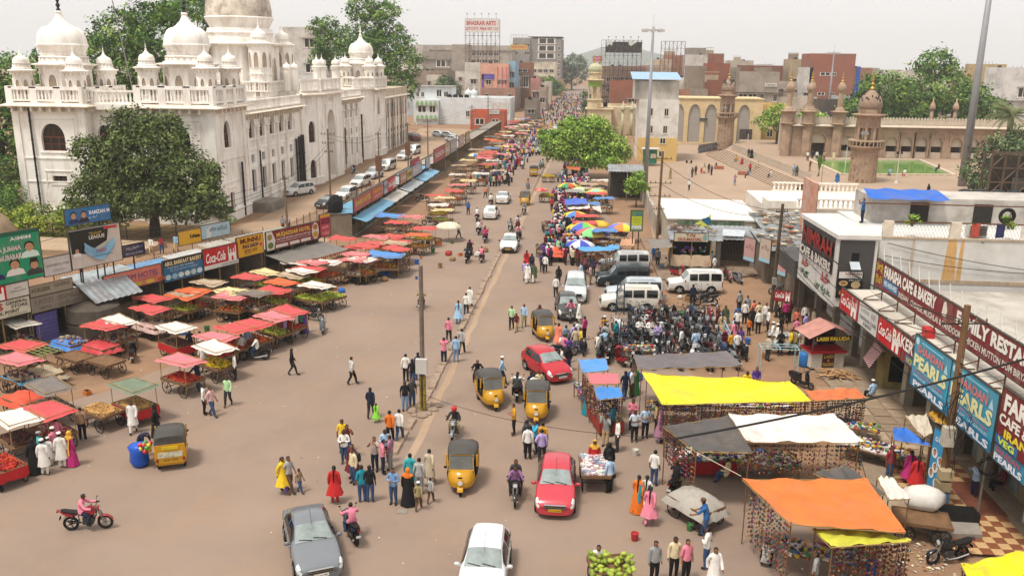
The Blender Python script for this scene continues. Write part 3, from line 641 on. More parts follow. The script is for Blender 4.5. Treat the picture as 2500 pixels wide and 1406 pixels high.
POSES={'st':{},'st2':dict(elR=(-.31,-.1,1.15),wrR=(-.17,.03,1.0),haR=(-.13,.08,.99),knL=(.13,.05,.49),anL=(.16,.02,.09),toL=(.2,.17,.035)),'ph':dict(elR=(-.26,.16,1.22),wrR=(-.12,.17,1.46),haR=(-.085,.12,1.54)),'cam':dict(elR=(-.25,.17,1.25),wrR=(-.10,.28,1.48),haR=(-.05,.30,1.55),elL=(.25,.17,1.25),wrL=(.10,.28,1.48),haL=(.05,.30,1.55)),'fr':dict(elR=(-.26,.0,1.12),wrR=(-.10,.22,1.16),haR=(-.04,.28,1.18),elL=(.26,.0,1.12),wrL=(.10,.20,1.13),haL=(.04,.26,1.15),head1=(0,.035,1.525),head2=(0,.055,1.60),head3=(0,.04,1.68)),'ca':dict(elR=(-.25,-.02,1.12),wrR=(-.08,.16,1.14),haR=(.01,.17,1.16),elL=(.25,-.02,1.12),wrL=(.08,.18,1.10),haL=(-.01,.2,1.09)),'wk':WALK,'wk2':{(k[:-1]+('R' if k[-1]=='L' else 'L')):(-v[0],v[1],v[2])for k,v in WALK.items()},'sit':dict(pelvis=(0,0,.52),belly=(0,-.01,.68),chest=(0,.01,.88),neck=(0,.03,1.03),head1=(0,.06,1.10),head2=(0,.065,1.18),head3=(0,.05,1.255),shL=(.175,.01,.97),shR=(-.175,.01,.97),elL=(.22,.02,.70),elR=(-.22,.02,.70),wrL=(.13,.24,.66),wrR=(-.13,.24,.66),haL=(.10,.32,.65),haR=(-.10,.32,.65),hiL=(.10,.05,.50),hiR=(-.10,.05,.50),knL=(.13,.44,.49),knR=(-.13,.44,.49),anL=(.13,.42,.09),anR=(-.13,.42,.09),toL=(.14,.58,.035),toR=(-.14,.58,.035)),'ride':dict(pelvis=(0,0,.84),belly=(0,.02,1.0),chest=(0,.09,1.19),neck=(0,.13,1.33),head1=(0,.17,1.40),head2=(0,.175,1.48),head3=(0,.155,1.555),shL=(.18,.10,1.27),shR=(-.18,.10,1.27),elL=(.30,.28,1.06),elR=(-.30,.28,1.06),wrL=(.33,.50,1.05),wrR=(-.33,.50,1.05),haL=(.32,.58,1.05),haR=(-.32,.58,1.05),hiL=(.11,.05,.81),hiR=(-.11,.05,.81),knL=(.21,.40,.69),knR=(-.21,.40,.69),anL=(.21,.27,.33),anR=(-.21,.27,.33),toL=(.22,.43,.30),toR=(-.22,.43,.30)),'pil':dict(pelvis=(0,0,.90),belly=(0,.01,1.06),chest=(0,.05,1.26),neck=(0,.07,1.41),head1=(0,.10,1.48),head2=(0,.105,1.56),head3=(0,.085,1.635),shL=(.17,.05,1.34),shR=(-.17,.05,1.34),elL=(.22,.06,1.07),elR=(-.22,.06,1.07),wrL=(.18,.26,.98),wrR=(-.18,.26,.98),haL=(.16,.32,.97),haR=(-.16,.32,.97),hiL=(.12,.04,.87),hiR=(-.12,.04,.87),knL=(.24,.36,.74),knR=(-.24,.36,.74),anL=(.24,.2,.38),anR=(-.24,.2,.38),toL=(.25,.35,.34),toR=(-.25,.35,.34)),'bend':dict(belly=(0,.06,1.08),chest=(0,.26,1.17),neck=(0,.40,1.19),head1=(0,.47,1.18),head2=(0,.55,1.17),head3=(0,.62,1.19),shL=(.175,.33,1.18),shR=(-.175,.33,1.18),elL=(.2,.40,.93),elR=(-.2,.40,.93),wrL=(.14,.52,.74),wrR=(-.14,.52,.74),haL=(.12,.56,.67),haR=(-.12,.56,.67)),'push':dict(chest=(0,.09,1.28),belly=(0,.03,1.09),neck=(0,.14,1.43),head1=(0,.18,1.50),head2=(0,.185,1.58),head3=(0,.165,1.655),shL=(.18,.10,1.36),shR=(-.18,.10,1.36),elL=(.24,.28,1.14),elR=(-.24,.28,1.14),wrL=(.22,.50,1.02),wrR=(-.22,.50,1.02),haL=(.21,.58,1.0),haR=(-.21,.58,1.0),knL=(.1,.16,.5),anL=(.1,.16,.1),toL=(.11,.32,.05),anR=(-.1,-.25,.13),toR=(-.11,-.11,.035)),'squat':dict(pelvis=(0,-.12,.30),belly=(0,-.08,.46),chest=(0,.02,.66),neck=(0,.08,.80),head1=(0,.12,.87),head2=(0,.125,.95),head3=(0,.105,1.025),shL=(.175,.05,.74),shR=(-.175,.05,.74),elL=(.24,.22,.55),elR=(-.24,.22,.55),wrL=(.12,.36,.46),wrR=(-.12,.36,.46),haL=(.08,.42,.42),haR=(-.08,.42,.42),hiL=(.10,-.08,.28),hiR=(-.10,-.08,.28),knL=(.17,.24,.52),knR=(-.17,.24,.52),anL=(.14,.03,.09),anR=(-.14,.03,.09),toL=(.17,.17,.035),toR=(-.17,.17,.035)),}
REG={}
for a,b in EDG:
 k=a[:2]+b[:2]
 REG[(a,b)]={'pebe':'torso','bech':'torso','chne':'torso','nehe':'neck','hehe':'head','chsh':'torso','shel':'uarm','elwr':'farm','wrha':'hand','pehi':'hip','hikn':'thigh','knan':'shin','anto':'foot'}[k]
_pose={}
def pose_meshes(name):
 if name in _pose:return _pose[name]
 J={k:list(v)for k,v in BASE.items()}
 for k,v in POSES[name].items():J[k][:3]=v
 names=list(J);idx={n:i for i,n in enumerate(names)}
 me=bpy.data.meshes.new('sk');me.from_pydata([J[n][:3]for n in names],[(idx[a],idx[b])for a,b in EDG],[])
 ob=bpy.data.objects.new('sk',me);COL.objects.link(ob)
 sm=ob.modifiers.new('s','SKIN');sm.use_smooth_shade=True
 for n in names:
  sv=me.skin_vertices[0].data[idx[n]];sv.radius=(J[n][3],J[n][4]);sv.use_root=(n=='pelvis')
 ob.modifiers.new('d','SUBSURF').levels=1;ob.modifiers['d'].render_levels=1
 dg=bpy.context.evaluated_depsgraph_get();dg.update()
 bm_=bpy.data.meshes.new_from_object(ob.evaluated_get(dg));bpy.data.objects.remove(ob)
 V=[v.co.copy()for v in bm_.vertices];Fc=[tuple(p.vertices)for p in bm_.polygons];NR=[v.normal.copy()for v in bm_.vertices]
 seg=[(V3(J[a][:3]),V3(J[b][:3]),(J[a][3]+J[b][3])/2,REG[(a,b)])for a,b in EDG]
 def cls(p):
  best,bd=None,9
  for a,b,r,g in seg:
   d=b-a;t=max(0,min(1,(p-a).dot(d)/d.length_squared));q=(p-a-d*t).length/r
   if q<bd:bd,best=q,g
  return best
 fc=[sum((V[i]for i in f),V3())/len(f)for f in Fc];R_=[cls(c)for c in fc]
 hd=V3(J['head2'][:3])
 body=MB();body.add(V,Fc,0)
 hdir=V3((0,1,0))
 def hp(x,y,z):return hd+V3((x,y,z))
 body.add([hp(-.016,.088,-.03),hp(.016,.088,-.03),hp(0,.118,-.028),hp(0,.092,.018)],[(0,1,2),(1,3,2),(3,0,2)],0)
 for sx in(-1,1):
  body.add([hp(sx*.018,.096,.008),hp(sx*.046,.084,.008),hp(sx*.046,.085,.022),hp(sx*.018,.097,.022)],[(0,1,2,3)],1)
  body.L([(.012,-.025),(.016,0),(.012,.025)],5,tuple(hp(sx*.083,.0,.0)),0)
 body.add([hp(-.024,.092,-.062),hp(.024,.092,-.062),hp(.02,.094,-.054),hp(-.02,.094,-.054)],[(0,1,2,3)],2)
 for S in 'LR':
  w,h=V3(J['wr'+S][:3]),V3(J['ha'+S][:3]);d=(h-w).normalized();s_=d.cross(V3((1,0,0)));s_=s_.normalized()if s_.length>.1 else V3((0,1,0));n_=d.cross(s_)
  if S=='R':n_=n_
  for k,ln in enumerate((.055,.066,.07,.06)):
   o=h+s_*(.030-.02*k);body.T([o-d*.01,o+d*ln*.55,o+d*ln+n_*.018],[.0095,.009,.006],4)
  o=w+d*.03+s_*.035;body.T([o,o+s_*.02+d*.03,o+s_*.02+d*.058],[.011,.0095,.007],4)
 out={'body':body.mesh('body',[SKINS[0],EYE_,mat('4a2620',.6,0)],True),'J':J}
 def shell(fn,off,key,extra=None):
  sel=[i for i in range(len(Fc))if fn(R_[i],fc[i])]
  vm={};vs=[];fs=[]
  for i in sel:
   f=[]
   for v in Fc[i]:
    if v not in vm:vm[v]=len(vs);vs.append(V[v]+NR[v]*off)
    f.append(vm[v])
   fs.append(tuple(f))
  mb=MB();mb.add(vs,fs,0)
  if extra:extra(mb)
  out[key]=mb.mesh(key,[HAIR],True)
 pz=J['pelvis'][2];nk=J['neck'][2]
 shell(lambda g,c:g in('torso','uarm')and c.z<nk+.2 or(g=='hip' and c.z>pz-.06),.015,'shirt')
 shell(lambda g,c:g in('torso','uarm','farm')or(g=='hip' and c.z>pz-.06),.015,'shirt_long')
 shell(lambda g,c:g in('hip','thigh','shin')or(g=='torso' and(c-V3(J['pelvis'][:3])).length<.17),.013,'trousers')
 shell(lambda g,c:g=='foot',.012,'shoes')
 up=(V3(J['head3'][:3])-V3(J['head1'][:3])).normalized()
 shell(lambda g,c:g=='head' and((c-hd).dot(up)>.045 or(c-hd).y<-.005 and(c-hd).dot(up)>-.06),.014,'hair')
 if name in('st','st2','fr','wk','wk2','ph','cam','ca','sit','pil','push','bend','squat'):
  shell(lambda g,c:g=='head' and((c-hd).y<.055 or(c-hd).dot(up)>.06)or g=='neck' or(g=='torso' and c.z>nk-.16 and name not in('bend',)),.034,'scarf')
  def skirt(hem,flare,fold):
   def f(mb):
    n=18;ch,pv=J['chest'],J['pelvis'];fz=0.0
    prof=[(ch[2]-.05,.185,.135,ch[1]),(J['belly'][2],.175,.135,J['belly'][1]),(pv[2],.2,.155,pv[1])]
    z=pv[2]
    for k in range(1,5):
     t=k/4;zz=z+(hem-z)*t;prof.append((zz,.2+flare*t,.155+flare*.9*t,pv[1]+(.2 if name=='sit' else 0)*t))
    vs=[]
    for j,(zz,rx,ry,cy)in enumerate(prof):
     for k in range(n):
      a=2*pi*k/n;w=1+(fold*max(0,j-1)/5)*cos(6*a+j*.5);vs.append((rx*w*cos(a),cy+ry*w*sin(a),zz))
    mb.add(vs,[(j*n+k,j*n+(k+1)%n,(j+1)*n+(k+1)%n,(j+1)*n+k)for j in range(len(prof)-1)for k in range(n)],0)
   return f
  tor=lambda g,c:g in('torso','uarm','farm')or g=='hip' and c.z>pz-.05
  low=.04 if name!='sit' else.1
  shell(tor,.024,'kurta',skirt(max(.1,pz-.48),.07,.07))
  shell(tor,.024,'robe',skirt(low,.13,.09))
  shell(tor,.024,'dress',skirt(max(.1,pz-.52),.17,.12))
  mb=MB()
  ch,pv=V3(J['chest'][:3]),V3(J['pelvis'][:3])
  pts=[(-.19,.05,pv.z+.02),(-.1,.165,ch.z-.13),(.10,.15,ch.z+.03),(.15,.02,ch.z+.14),(.12,-.14,ch.z),(.08,-.18,pv.z),(.1,-.2,max(.2,pv.z-.38))]
  oy=ch.y*.5+pv.y*.5
  for i in range(len(pts)-1):
   (x,y,z),(x2,y2,z2)=pts[i],pts[i+1];mb.add([(x-.05,y+oy,z-.07),(x+.07,y+oy,z+.07),(x2+.07,y2+oy,z2+.07),(x2-.05,y2+oy,z2-.07)],[(0,1,2,3)])
  out['sash']=mb.mesh('sash',[HAIR],True)
  mb=MB();b=hd-up*.02
  mb.T([b+V3((0,-.09,.02)),b+V3((0,-.12,-.15)),b+V3((0,-.16,-.4)),b+V3((0,-.17,-.62))],[.05,.035,.03,.012],6);out['braid']=mb.mesh('braid',[HAIR],True)
  mb=MB();c_=J['chest']
  mb.X(-.15,.15,c_[1]-.30,c_[1]-.12,c_[2]-.28,c_[2]+.1);mb.X(-.11,.11,c_[1]-.345,c_[1]-.30,c_[2]-.25,c_[2]-.04)
  out['backpack']=mb.mesh('backpack',[HAIR])
 mb=MB();mb.L([(.098,-.0),(.1,.05),(.08,.075),(.02,.085)],12,tuple(hd+up*.045),0,sy=1.1);out['cap']=mb.mesh('cap',[HAIR],True)
 mb=MB();mb.L([(.105,-.11),(.13,-.05),(.14,.03),(.12,.1),(.07,.145),(.02,.155)],14,tuple(hd+up*.0-V3((0,.015,0))),0,sy=1.12)
 out['helmet']=mb.mesh('helmet',[HAIR],True)
 mb=MB();h_=J['haR'];mb.L([(.05,-.42),(.16,-.38),(.17,-.2),(.1,-.06),(.03,.0)],8,(h_[0]-.02,h_[1],h_[2]),0,sx=.7);out['bag']=mb.mesh('bag',[HAIR],True)
 _pose[name]=out;return out
CNAME={'white':'d8d4cc','cream':'c8b994','black':'161516','navy':'1c2338','blue':'2a5a92','sky':'8fb0c8','lightblue':'9fb8cf','pink':'d07a8c','salmon':'d4785e','red':'b02424','maroon':'5e1c22','yellow':'d8b324','orange':'d06a1e','mustard':'c08a26','green':'2f7a44','lime':'7cc23c','mint':'a8cc98','teal':'1b7f8c','purple':'5a3a86','mauve':'9a6a80','magenta':'a82868','grey':'8a8a88','darkgrey':'3c3c3e','brown':'5a4030','tan':'b49a74','khaki':'8f8058','beige':'b8a890','denim':'34496a','paledenim':'6c86a4','charcoal':'2a2a2c','olive':'4a5238','turquoise':'3a9ca0','cyan':'3aa0c8','lilac':'a694c0','golden':'c99a3c'}
CWORD={'lightblue':'light blue','darkgrey':'dark grey','paledenim':'faded denim','sky':'pale blue','mint':'pale green'}
def cw(c):
 if isinstance(c,tuple):return{'check':'checked','h':'striped','v':'striped','d':'striped','dots':'patterned'}[c[2]]+' '+cw(c[0])+' and '+cw(c[1])
 return CWORD.get(c,c)
def cmat(c):
 if isinstance(c,tuple):return pattern(CNAME[c[0]],CNAME[c[1]],c[2],c[3])
 return mat(CNAME[c],.9,.12,7)
N_PEOPLE=0
def person(x,y,deg,pose='st',kit='m',top='white',bot='black',label='',z=0,s=1.0,group=None,head=None,extra=(),skin=None,sash=None):
 """deg: facing, 0 = away up the street (+Y), 90 = towards the left, 180 = towards the viewer"""
 global N_PEOPLE
 N_PEOPLE+=1
 pm=pose_meshes(pose)
 o=bpy.data.objects.new('person',pm['body']);COL.objects.link(o)
 o.location=(x,y,z);o.rotation_euler[2]=rad(deg);o.scale=(s,s,s)
 setmat(o,SKINS[skin if skin is not None else(N_PEOPLE*7)%4])
 def part(key,name,m):
  if key not in pm:return
  c=bpy.data.objects.new(name,pm[key]);COL.objects.link(c);c.parent=o;setmat(c,m)
 T,B=cmat(top),cmat(bot)
 if kit in('m','ml'):
  part('trousers','trousers',B);part('shirt_long' if kit=='ml' else 'shirt','shirt',T)
 elif kit=='k':part('trousers','trousers',B);part('kurta','kurta',T)
 elif kit=='w':part('trousers','trousers',B);part('dress','dress',T)
 elif kit in('sa','b'):part('robe','sari' if kit=='sa' else 'robe',T)
 part('shoes','shoes',SHOE if N_PEOPLE%3 else SANDAL)
 if kit in('w','sa')and head is None:
  part('hair','hair',HAIR);part('braid','braid',HAIR)
 elif head is None:part('hair','hair',HAIR)
 elif head[0]=='cap':part('hair','hair',HAIR);part('cap','cap',cmat(head[1]))
 elif head[0]=='helmet':part('helmet','helmet',mat(CNAME[head[1]],.25,.05,3))
 elif head[0]=='scarf':part('scarf','headscarf',cmat(head[1]))
 elif head[0]=='grey':part('hair','hair',GREYH)
 if kit=='sa' or sash:part('sash','sash',cmat(sash or bot))
 for e in extra:part(e[0],e[0],cmat(e[1]))
 tag(o,label,'person',group)
 return o
# ---------- vehicles (each prototype: parts and sub-parts sharing meshes)
def wheel_meshes(r,w,spokes=5,rimr=.66):
 t=MB();pr=[(r*rimr,-w/2),(r*.93,-w/2),(r,-w*.28),(r,w*.28),(r*.93,w/2),(r*rimr,w/2)]
 n=20;vs=[]
 for rad_,x in pr:
  for k in range(n):a=2*pi*k/n;vs.append((x,rad_*cos(a),rad_*sin(a)))
 t.add(vs,[(i*n+k,(i+1)%6*n+k,(i+1)%6*n+(k+1)%n,i*n+(k+1)%n)for i in range(6)for k in range(n)])
 q=MB();rr_=r*rimr
 q.P([(rr_*cos(2*pi*k/16),rr_*sin(2*pi*k/16))for k in range(16)],-w*.12,w*.12,1,'x')
 for k in range(spokes):
  a=2*pi*k/spokes;c_,s_=cos(a),sin(a);u=rr_*.22
  pts=[(c_*rr_*.1-s_*u*.6,s_*rr_*.1+c_*u*.6),(c_*rr_*.1+s_*u*.6,s_*rr_*.1-c_*u*.6),(c_*rr_*.97+s_*u,s_*rr_*.97-c_*u),(c_*rr_*.97-s_*u,s_*rr_*.97+c_*u)]
  q.P(pts,-w*.36,w*.36,0,'x')
 return asm(t.mesh('wheel',RUBBER),50),q.mesh('rim',[mat('b0b0ae',.4,.05,3,metal=.3),DARK])
def lerp(a,b,t):return a+(b-a)*t
def car_proto(L,W,st,wb,wr,cols,glassrows,sidewin,lights,plate='white',rails=False,grille=None):
 """st: stations front to back (y, z_bottom, z_belt, z_top, half width, half width at roof). y forward."""
 sec=[]
 for(y,zb,zl,zt,hw,hr)in st:
  hh=zt-zl
  s=[(hw*.86,zb),(hw*.97,zb+.10),(hw,lerp(zb,zl,.45)),(hw*.995,lerp(zb,zl,.8)),(hw*.97,zl)]
  if hh>.2:s+=[(lerp(hw*.95,hr,.5),lerp(zl,zt,.5)),(hr,zt-.09),(hr*.93,zt-.025),(hr*.55,zt+.012),(0,zt+.02)]
  else:s+=[(hw*.93,lerp(zl,zt,.5)),(hw*.86,lerp(zl,zt,.8)),(hw*.74,zt),(hw*.4,zt+.015),(0,zt+.02)]
  sec.append([(x,y,z)for x,z in s])
 K=10;mb=MB()
 full=[s+[(-x,y,z)for x,y,z in s[-2::-1]]for s in sec];M=len(full[0])
 for s in full:mb.v+=s
 for i in range(len(full)-1):
  for k in range(M-1):mb.f.append((i*M+k,i*M+k+1,(i+1)*M+k+1,(i+1)*M+k));mb.m.append(0)
  mb.f.append((i*M+M-1,i*M,(i+1)*M,(i+1)*M+M-1));mb.m.append(0)
 mb.f.append(tuple(range(M)));mb.m.append(0);o=(len(full)-1)*M;mb.f.append(tuple(range(o+M-1,o-1,-1)));mb.m.append(0)
 proto=[['body',asm(mb.mesh('body',[WHITE]),35),[]]]
 def P(i,k,side):x,y,z=sec[i][k];return V3((x*side,y,z))
 def inset(a,b,c,d,m_=.06,off=.012):
  cen=(a+b+c+d)/4;n=(b-a).cross(d-a);n.normalize()
  r_=[]
  for p in(a,b,c,d):
   v=cen-p;r_.append(p+v*min(.45,m_/max(v.length,.01))+n*off)
  return r_
 for nm,(i0,i1)in glassrows.items():
  g=MB()
  for k in range(6,9):
   for side in(1,-1):
    a,b,c_,d=P(i0,k,side),P(i0,k+1,side),P(i1,k+1,side),P(i1,k,side)
    n=(b-a).cross(d-a).normalized()
    want=V3((0,1 if nm=='windscreen' else-1,.6))
    if n.dot(want)<0:n=-n
    if k==6:a,d=a.lerp(b,.35),d.lerp(c_,.35)
    a2,b2,c2,d2=a.lerp(d,.07),b.lerp(c_,.07),c_.lerp(b,.09),d.lerp(a,.09)
    if nm!='windscreen':pass
    g.add([v+n*.014 for v in(a2,b2,c2,d2)],[(0,1,2,3)],0)
  subs=[]
  if nm=='windscreen':
   w_=MB();a,b=P(i0,9,1),P(i1,9,1);n=V3((0,.5,.86))
   for x0,x1 in((-.45,.02),(.08,.55)):
    p=P(i0,8,1);s0=P(i0,9,1).lerp(P(i1,9,1),.08)+n*.03;w_.T([s0+V3((x0,0,-.005)),s0.lerp(P(i1,9,1),.1)+V3((x1,0,.02))],.012,4)
   subs.append(('wiper',w_.mesh('wiper',DARK)))
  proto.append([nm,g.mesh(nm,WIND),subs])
 for(i0,i1,y0,y1)in sidewin:
  for side in(1,-1):
   a,d=P(i0,4,side),P(i0,6,side);b,c_=P(i1,4,side),P(i1,6,side)
   A,B=a.lerp(b,y0),a.lerp(b,y1);D,Cc=d.lerp(c_,y0),d.lerp(c_,y1)
   A,D=A.lerp(D,.1),D.lerp(A,.06);B,Cc=B.lerp(Cc,.1),Cc.lerp(B,.06)
   n=(B-A).cross(D-A).normalized();n=n if n.x*side>0 else-n
   mid=lambda u,v:(u+v)/2+n*.03
   g=MB();g.add([A+n*.03,B+n*.03,mid(B,Cc)+n*.012,Cc+n*.034,D+n*.034,mid(A,D)+n*.012],[(0,1,2,5),(5,2,3,4)]);proto.append(['side_window',g.mesh('side_window',GLASS),[]])
 wt,rm=wheel_meshes(wr,.19)
 for y in wb:
  for side in(1,-1):
   hw=W/2
   w=MB();w.v=[(v.co.x+side*(hw-.07),v.co.y+y,v.co.z+wr)for v in wt.vertices];w.f=[tuple(p.vertices)for p in wt.polygons];w.m=[0]*len(w.f)
   q=MB();q.v=[(v.co.x+side*(hw-.05),v.co.y+y,v.co.z+wr)for v in rm.vertices];q.f=[tuple(p.vertices)for p in rm.polygons];q.m=[p.material_index for p in rm.polygons]
   proto.append(['wheel',asm(w.mesh('wheel',RUBBER),50),[('rim',q.mesh('rim',list(rm.materials)))]])
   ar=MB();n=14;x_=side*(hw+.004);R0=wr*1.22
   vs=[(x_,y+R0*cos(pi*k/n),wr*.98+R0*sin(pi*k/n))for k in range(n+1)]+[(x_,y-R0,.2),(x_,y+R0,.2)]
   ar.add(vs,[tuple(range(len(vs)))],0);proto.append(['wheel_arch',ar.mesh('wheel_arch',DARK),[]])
 f0,fr_=st[0],st[-1]
 NS=len(st)
 for nm,cells,m_ in lights:
  for side in(1,-1):
   q=MB()
   for i,k in cells:
    i=i if i>=0 else NS-1+i
    a,b,c_,d=P(i,k,side),P(i+1,k,side),P(i+1,k+1,side),P(i,k+1,side)
    n=(b-a).cross(d-a)
    if n.length<1e-7:continue
    n.normalize();n=n if n.x*side+n.z*.5>0 else-n
    q.add([v+n*.014 for v in(a,b,c_,d)],[(0,1,2,3)])
   proto.append([nm,q.mesh(nm,m_),[]])
 yf,yb=st[0][0],st[-1][0]
 for side in(1,-1):
  q=MB();i=glassrows['windscreen'][0];p=P(i,4,side);p=p.lerp(P(glassrows['windscreen'][1],4,side),.35)
  q.L([(.02,-.075),(.075,-.05),(.085,0),(.07,.06),(.02,.08)],8,(p.x+side*.13,p.y,p.z+.06),0,sx=1.25,sy=.6);q.X(min(p.x,p.x+side*.1),max(p.x,p.x+side*.1),p.y-.02,p.y+.02,p.z+.0,p.z+.05);proto.append(['mirror',asm(q.mesh('mirror',WHITE),60),[]])
  for hy in(.02,-.92):
   q=MB();q.X(*sorted((side*(W/2-.01),side*(W/2+.018))),hy-.1,hy+.08,st[3][2]-.17,st[3][2]-.135);proto.append(['door_handle',q.mesh('door_handle',WHITE),[]])
  for hy in(.62,-.42,-1.3):
   q=MB();q.X(*sorted((side*(W/2-.02),side*(W/2+.003))),hy-.008,hy+.008,.38,st[3][2]-.02);proto.append(['door_gap',q.mesh('door_gap',DARK),[]])
 for nm,y,s in(('front_bumper',yf,1),('rear_bumper',yb,-1)):
  q=MB();hw=f0[4]*.93
  q.add([(hw*cos(t)*1.0,y+s*(.0+.10*sin(t)),z)for z in(.26,.5)for t in[pi*k/8 for k in range(9)]],[(k,k+1,10+k,9+k)for k in range(8)]);proto.append([nm,q.mesh(nm,WHITE),[]])
  q=MB();q.X(-.26,.26,*sorted((y+s*.10,y+s*.125)),.42,.53);proto.append(['number_plate',q.mesh('number_plate',flat('c99a1c' if plate=='yellow' else 'd8d6d0')),[('lettering',plate_text(y+s*.127,s))]])
 q=MB();z0,z1,hw=grille or(.56,.68,.42);q.X(-hw,hw,yf+.02,yf+.105,z0,z1);proto.append(['grille',q.mesh('grille',[mat('1a1a1a',.4,.1,3)]),[('trim',(lambda t:(t.X(-hw-.02,hw+.02,yf+.03,yf+.115,z0-.018,z0),t.X(-hw-.02,hw+.02,yf+.03,yf+.115,z1,z1+.018),t.X(-hw,hw,yf+.03,yf+.112,(z0+z1)/2-.008,(z0+z1)/2+.008),t)[-1])(MB()).mesh('trim',CHROME))]])
 q=MB();q.T([(0,st[len(st)//2][0]+.3,st[len(st)//2][3]+.02),(0,st[len(st)//2][0]-.15,st[len(st)//2][3]+.42)],.008,4);proto.append(['aerial',q.mesh('aerial',DARK),[]])
 if rails:
  for side in(1,-1):
   q=MB();zt=st[6][3];q.T([(side*(st[6][5]-.05),.4,zt-.02),(side*(st[6][5]-.05),.35,zt+.05),(side*(st[6][5]-.05),-1.5,zt+.05),(side*(st[6][5]-.05),-1.55,zt-.02)],.018,5);proto.append(['roof_rail',q.mesh('roof_rail',DARK),[]])
 return proto
def plate_text(y,s):
 me,x0,x1,y0,y1=text_mesh('TS12 UA 9847',.01);m=MB();k=.46/(x1-x0)
 m.add([((v.co.x-x0-(x1-x0)/2)*k*(-1 if s>0 else 1),y,.445+(v.co.y-y0)*.07/(y1-y0))for v in me.vertices],[tuple(p.vertices)for p in me.polygons]);return m.mesh('lettering',flat('141414'))
LAMP=mat('c8ccca',.12,.1,5,spec=.8);TAIL=mat('7c1310',.2,.1,5,spec=.6);AMB=mat('c8701c',.3,.1,5)
HATCH=[(1.88,.28,.55,.60,.66,.5),(1.80,.22,.66,.72,.76,.6),(1.55,.2,.76,.84,.81,.62),(.98,.2,.86,.97,.825,.62),(.88,.2,.90,1.00,.825,.62),(.12,.2,.93,1.44,.83,.58),(-.35,.2,.945,1.50,.83,.585),(-1.0,.2,.96,1.49,.825,.575),(-1.5,.22,.98,1.38,.81,.54),(-1.78,.24,.97,1.03,.77,.56),(-1.86,.3,.7,.78,.72,.56)]
HL_=[('headlight',[(0,3),(1,3),(0,4),(1,4),(1,5)],LAMP),('tail_light',[(-2,3),(-1,2),(-1,3)],TAIL)]
PHATCH=car_proto(3.76,1.65,HATCH,(1.18,-1.2),.29,None,{'windscreen':(4,5),'rear_window':(9,8)},[(4,5,.35,1.0),(5,7,.02,.46),(5,7,.54,1.0),(7,8,.05,.75)],HL_)
PHATCHY=car_proto(3.76,1.65,HATCH,(1.18,-1.2),.29,None,{'windscreen':(4,5),'rear_window':(9,8)},[(4,5,.35,1.0),(5,7,.02,.46),(5,7,.54,1.0),(7,8,.05,.75)],HL_,'yellow')
SEDAN=[(2.12,.28,.56,.62,.68,.5),(2.05,.22,.66,.72,.78,.6),(1.8,.2,.74,.82,.83,.62),(1.0,.2,.86,.96,.85,.63),(.86,.2,.90,.99,.85,.63),(.05,.2,.93,1.42,.855,.58),(-.4,.2,.945,1.475,.855,.585),(-.95,.2,.95,1.45,.85,.57),(-1.5,.2,.96,1.04,.84,.6),(-1.95,.24,.90,1.0,.80,.62),(-2.1,.3,.7,.9,.76,.6)]
SL_=[('headlight',[(0,3),(1,3),(0,4),(1,4),(1,5)],LAMP),('tail_light',[(-1,2),(-1,3),(-1,4)],TAIL)]
PSEDAN=car_proto(4.25,1.71,SEDAN,(1.33,-1.32),.30,None,{'windscreen':(4,5),'rear_window':(8,7)},[(4,5,.35,1.0),(5,7,.02,.5),(5,7,.58,1.0),(7,8,.05,.55)],SL_)
PSEDANY=car_proto(4.25,1.71,SEDAN,(1.33,-1.32),.30,None,{'windscreen':(4,5),'rear_window':(8,7)},[(4,5,.35,1.0),(5,7,.02,.5),(5,7,.58,1.0),(7,8,.05,.55)],SL_,'yellow')
MPV=[(2.28,.3,.58,.66,.72,.5),(2.2,.25,.74,.82,.82,.6),(1.95,.24,.86,.94,.86,.64),(1.3,.24,.98,1.08,.88,.65),(1.15,.24,1.02,1.12,.88,.65),(.35,.24,1.05,1.66,.885,.66),(-.3,.24,1.06,1.755,.885,.67),(-1.2,.24,1.07,1.75,.88,.66),(-1.95,.26,1.08,1.66,.87,.63),(-2.2,.28,1.05,1.1,.84,.64),(-2.28,.34,.7,.8,.78,.6)]
ML_=[('headlight',[(0,3),(1,3),(0,4),(1,4),(1,5)],LAMP),('tail_light',[(-2,3),(-2,4),(-1,3)],TAIL)]
PMPV=car_proto(4.56,1.77,MPV,(1.4,-1.35),.33,None,{'windscreen':(4,5),'rear_window':(9,8)},[(4,5,.4,1.0),(5,7,.02,.42),(5,7,.47,.97),(7,8,.05,.9)],ML_,'yellow',grille=(.68,.84,.5))
JEEP=[(2.15,.34,.62,.7,.78,.6),(2.1,.3,.82,.9,.82,.66),(1.95,.28,.92,.98,.84,.66),(1.15,.28,1.02,1.08,.85,.66),(1.05,.28,1.06,1.12,.85,.66),(.55,.28,1.08,1.76,.855,.72),(.2,.28,1.08,1.84,.855,.73),(-1.2,.28,1.08,1.85,.855,.73),(-2.08,.28,1.08,1.82,.85,.72),(-2.16,.3,1.06,1.7,.84,.72),(-2.18,.34,.9,1.0,.82,.7)]
JL_=[('headlight',[(0,2),(0,3),(1,3)],LAMP),('tail_light',[(-2,2),(-2,3)],TAIL)]
PJEEP=car_proto(4.36,1.71,JEEP,(1.3,-1.25),.34,None,{'windscreen':(4,5),'rear_window':(10,9)},[(5,7,.02,.38),(5,7,.43,.9),(7,8,.0,.92)],JL_,'white',True,grille=(.72,.9,.44))
def glossy(h):return mat(h,.22,.03,1,spec=.6)
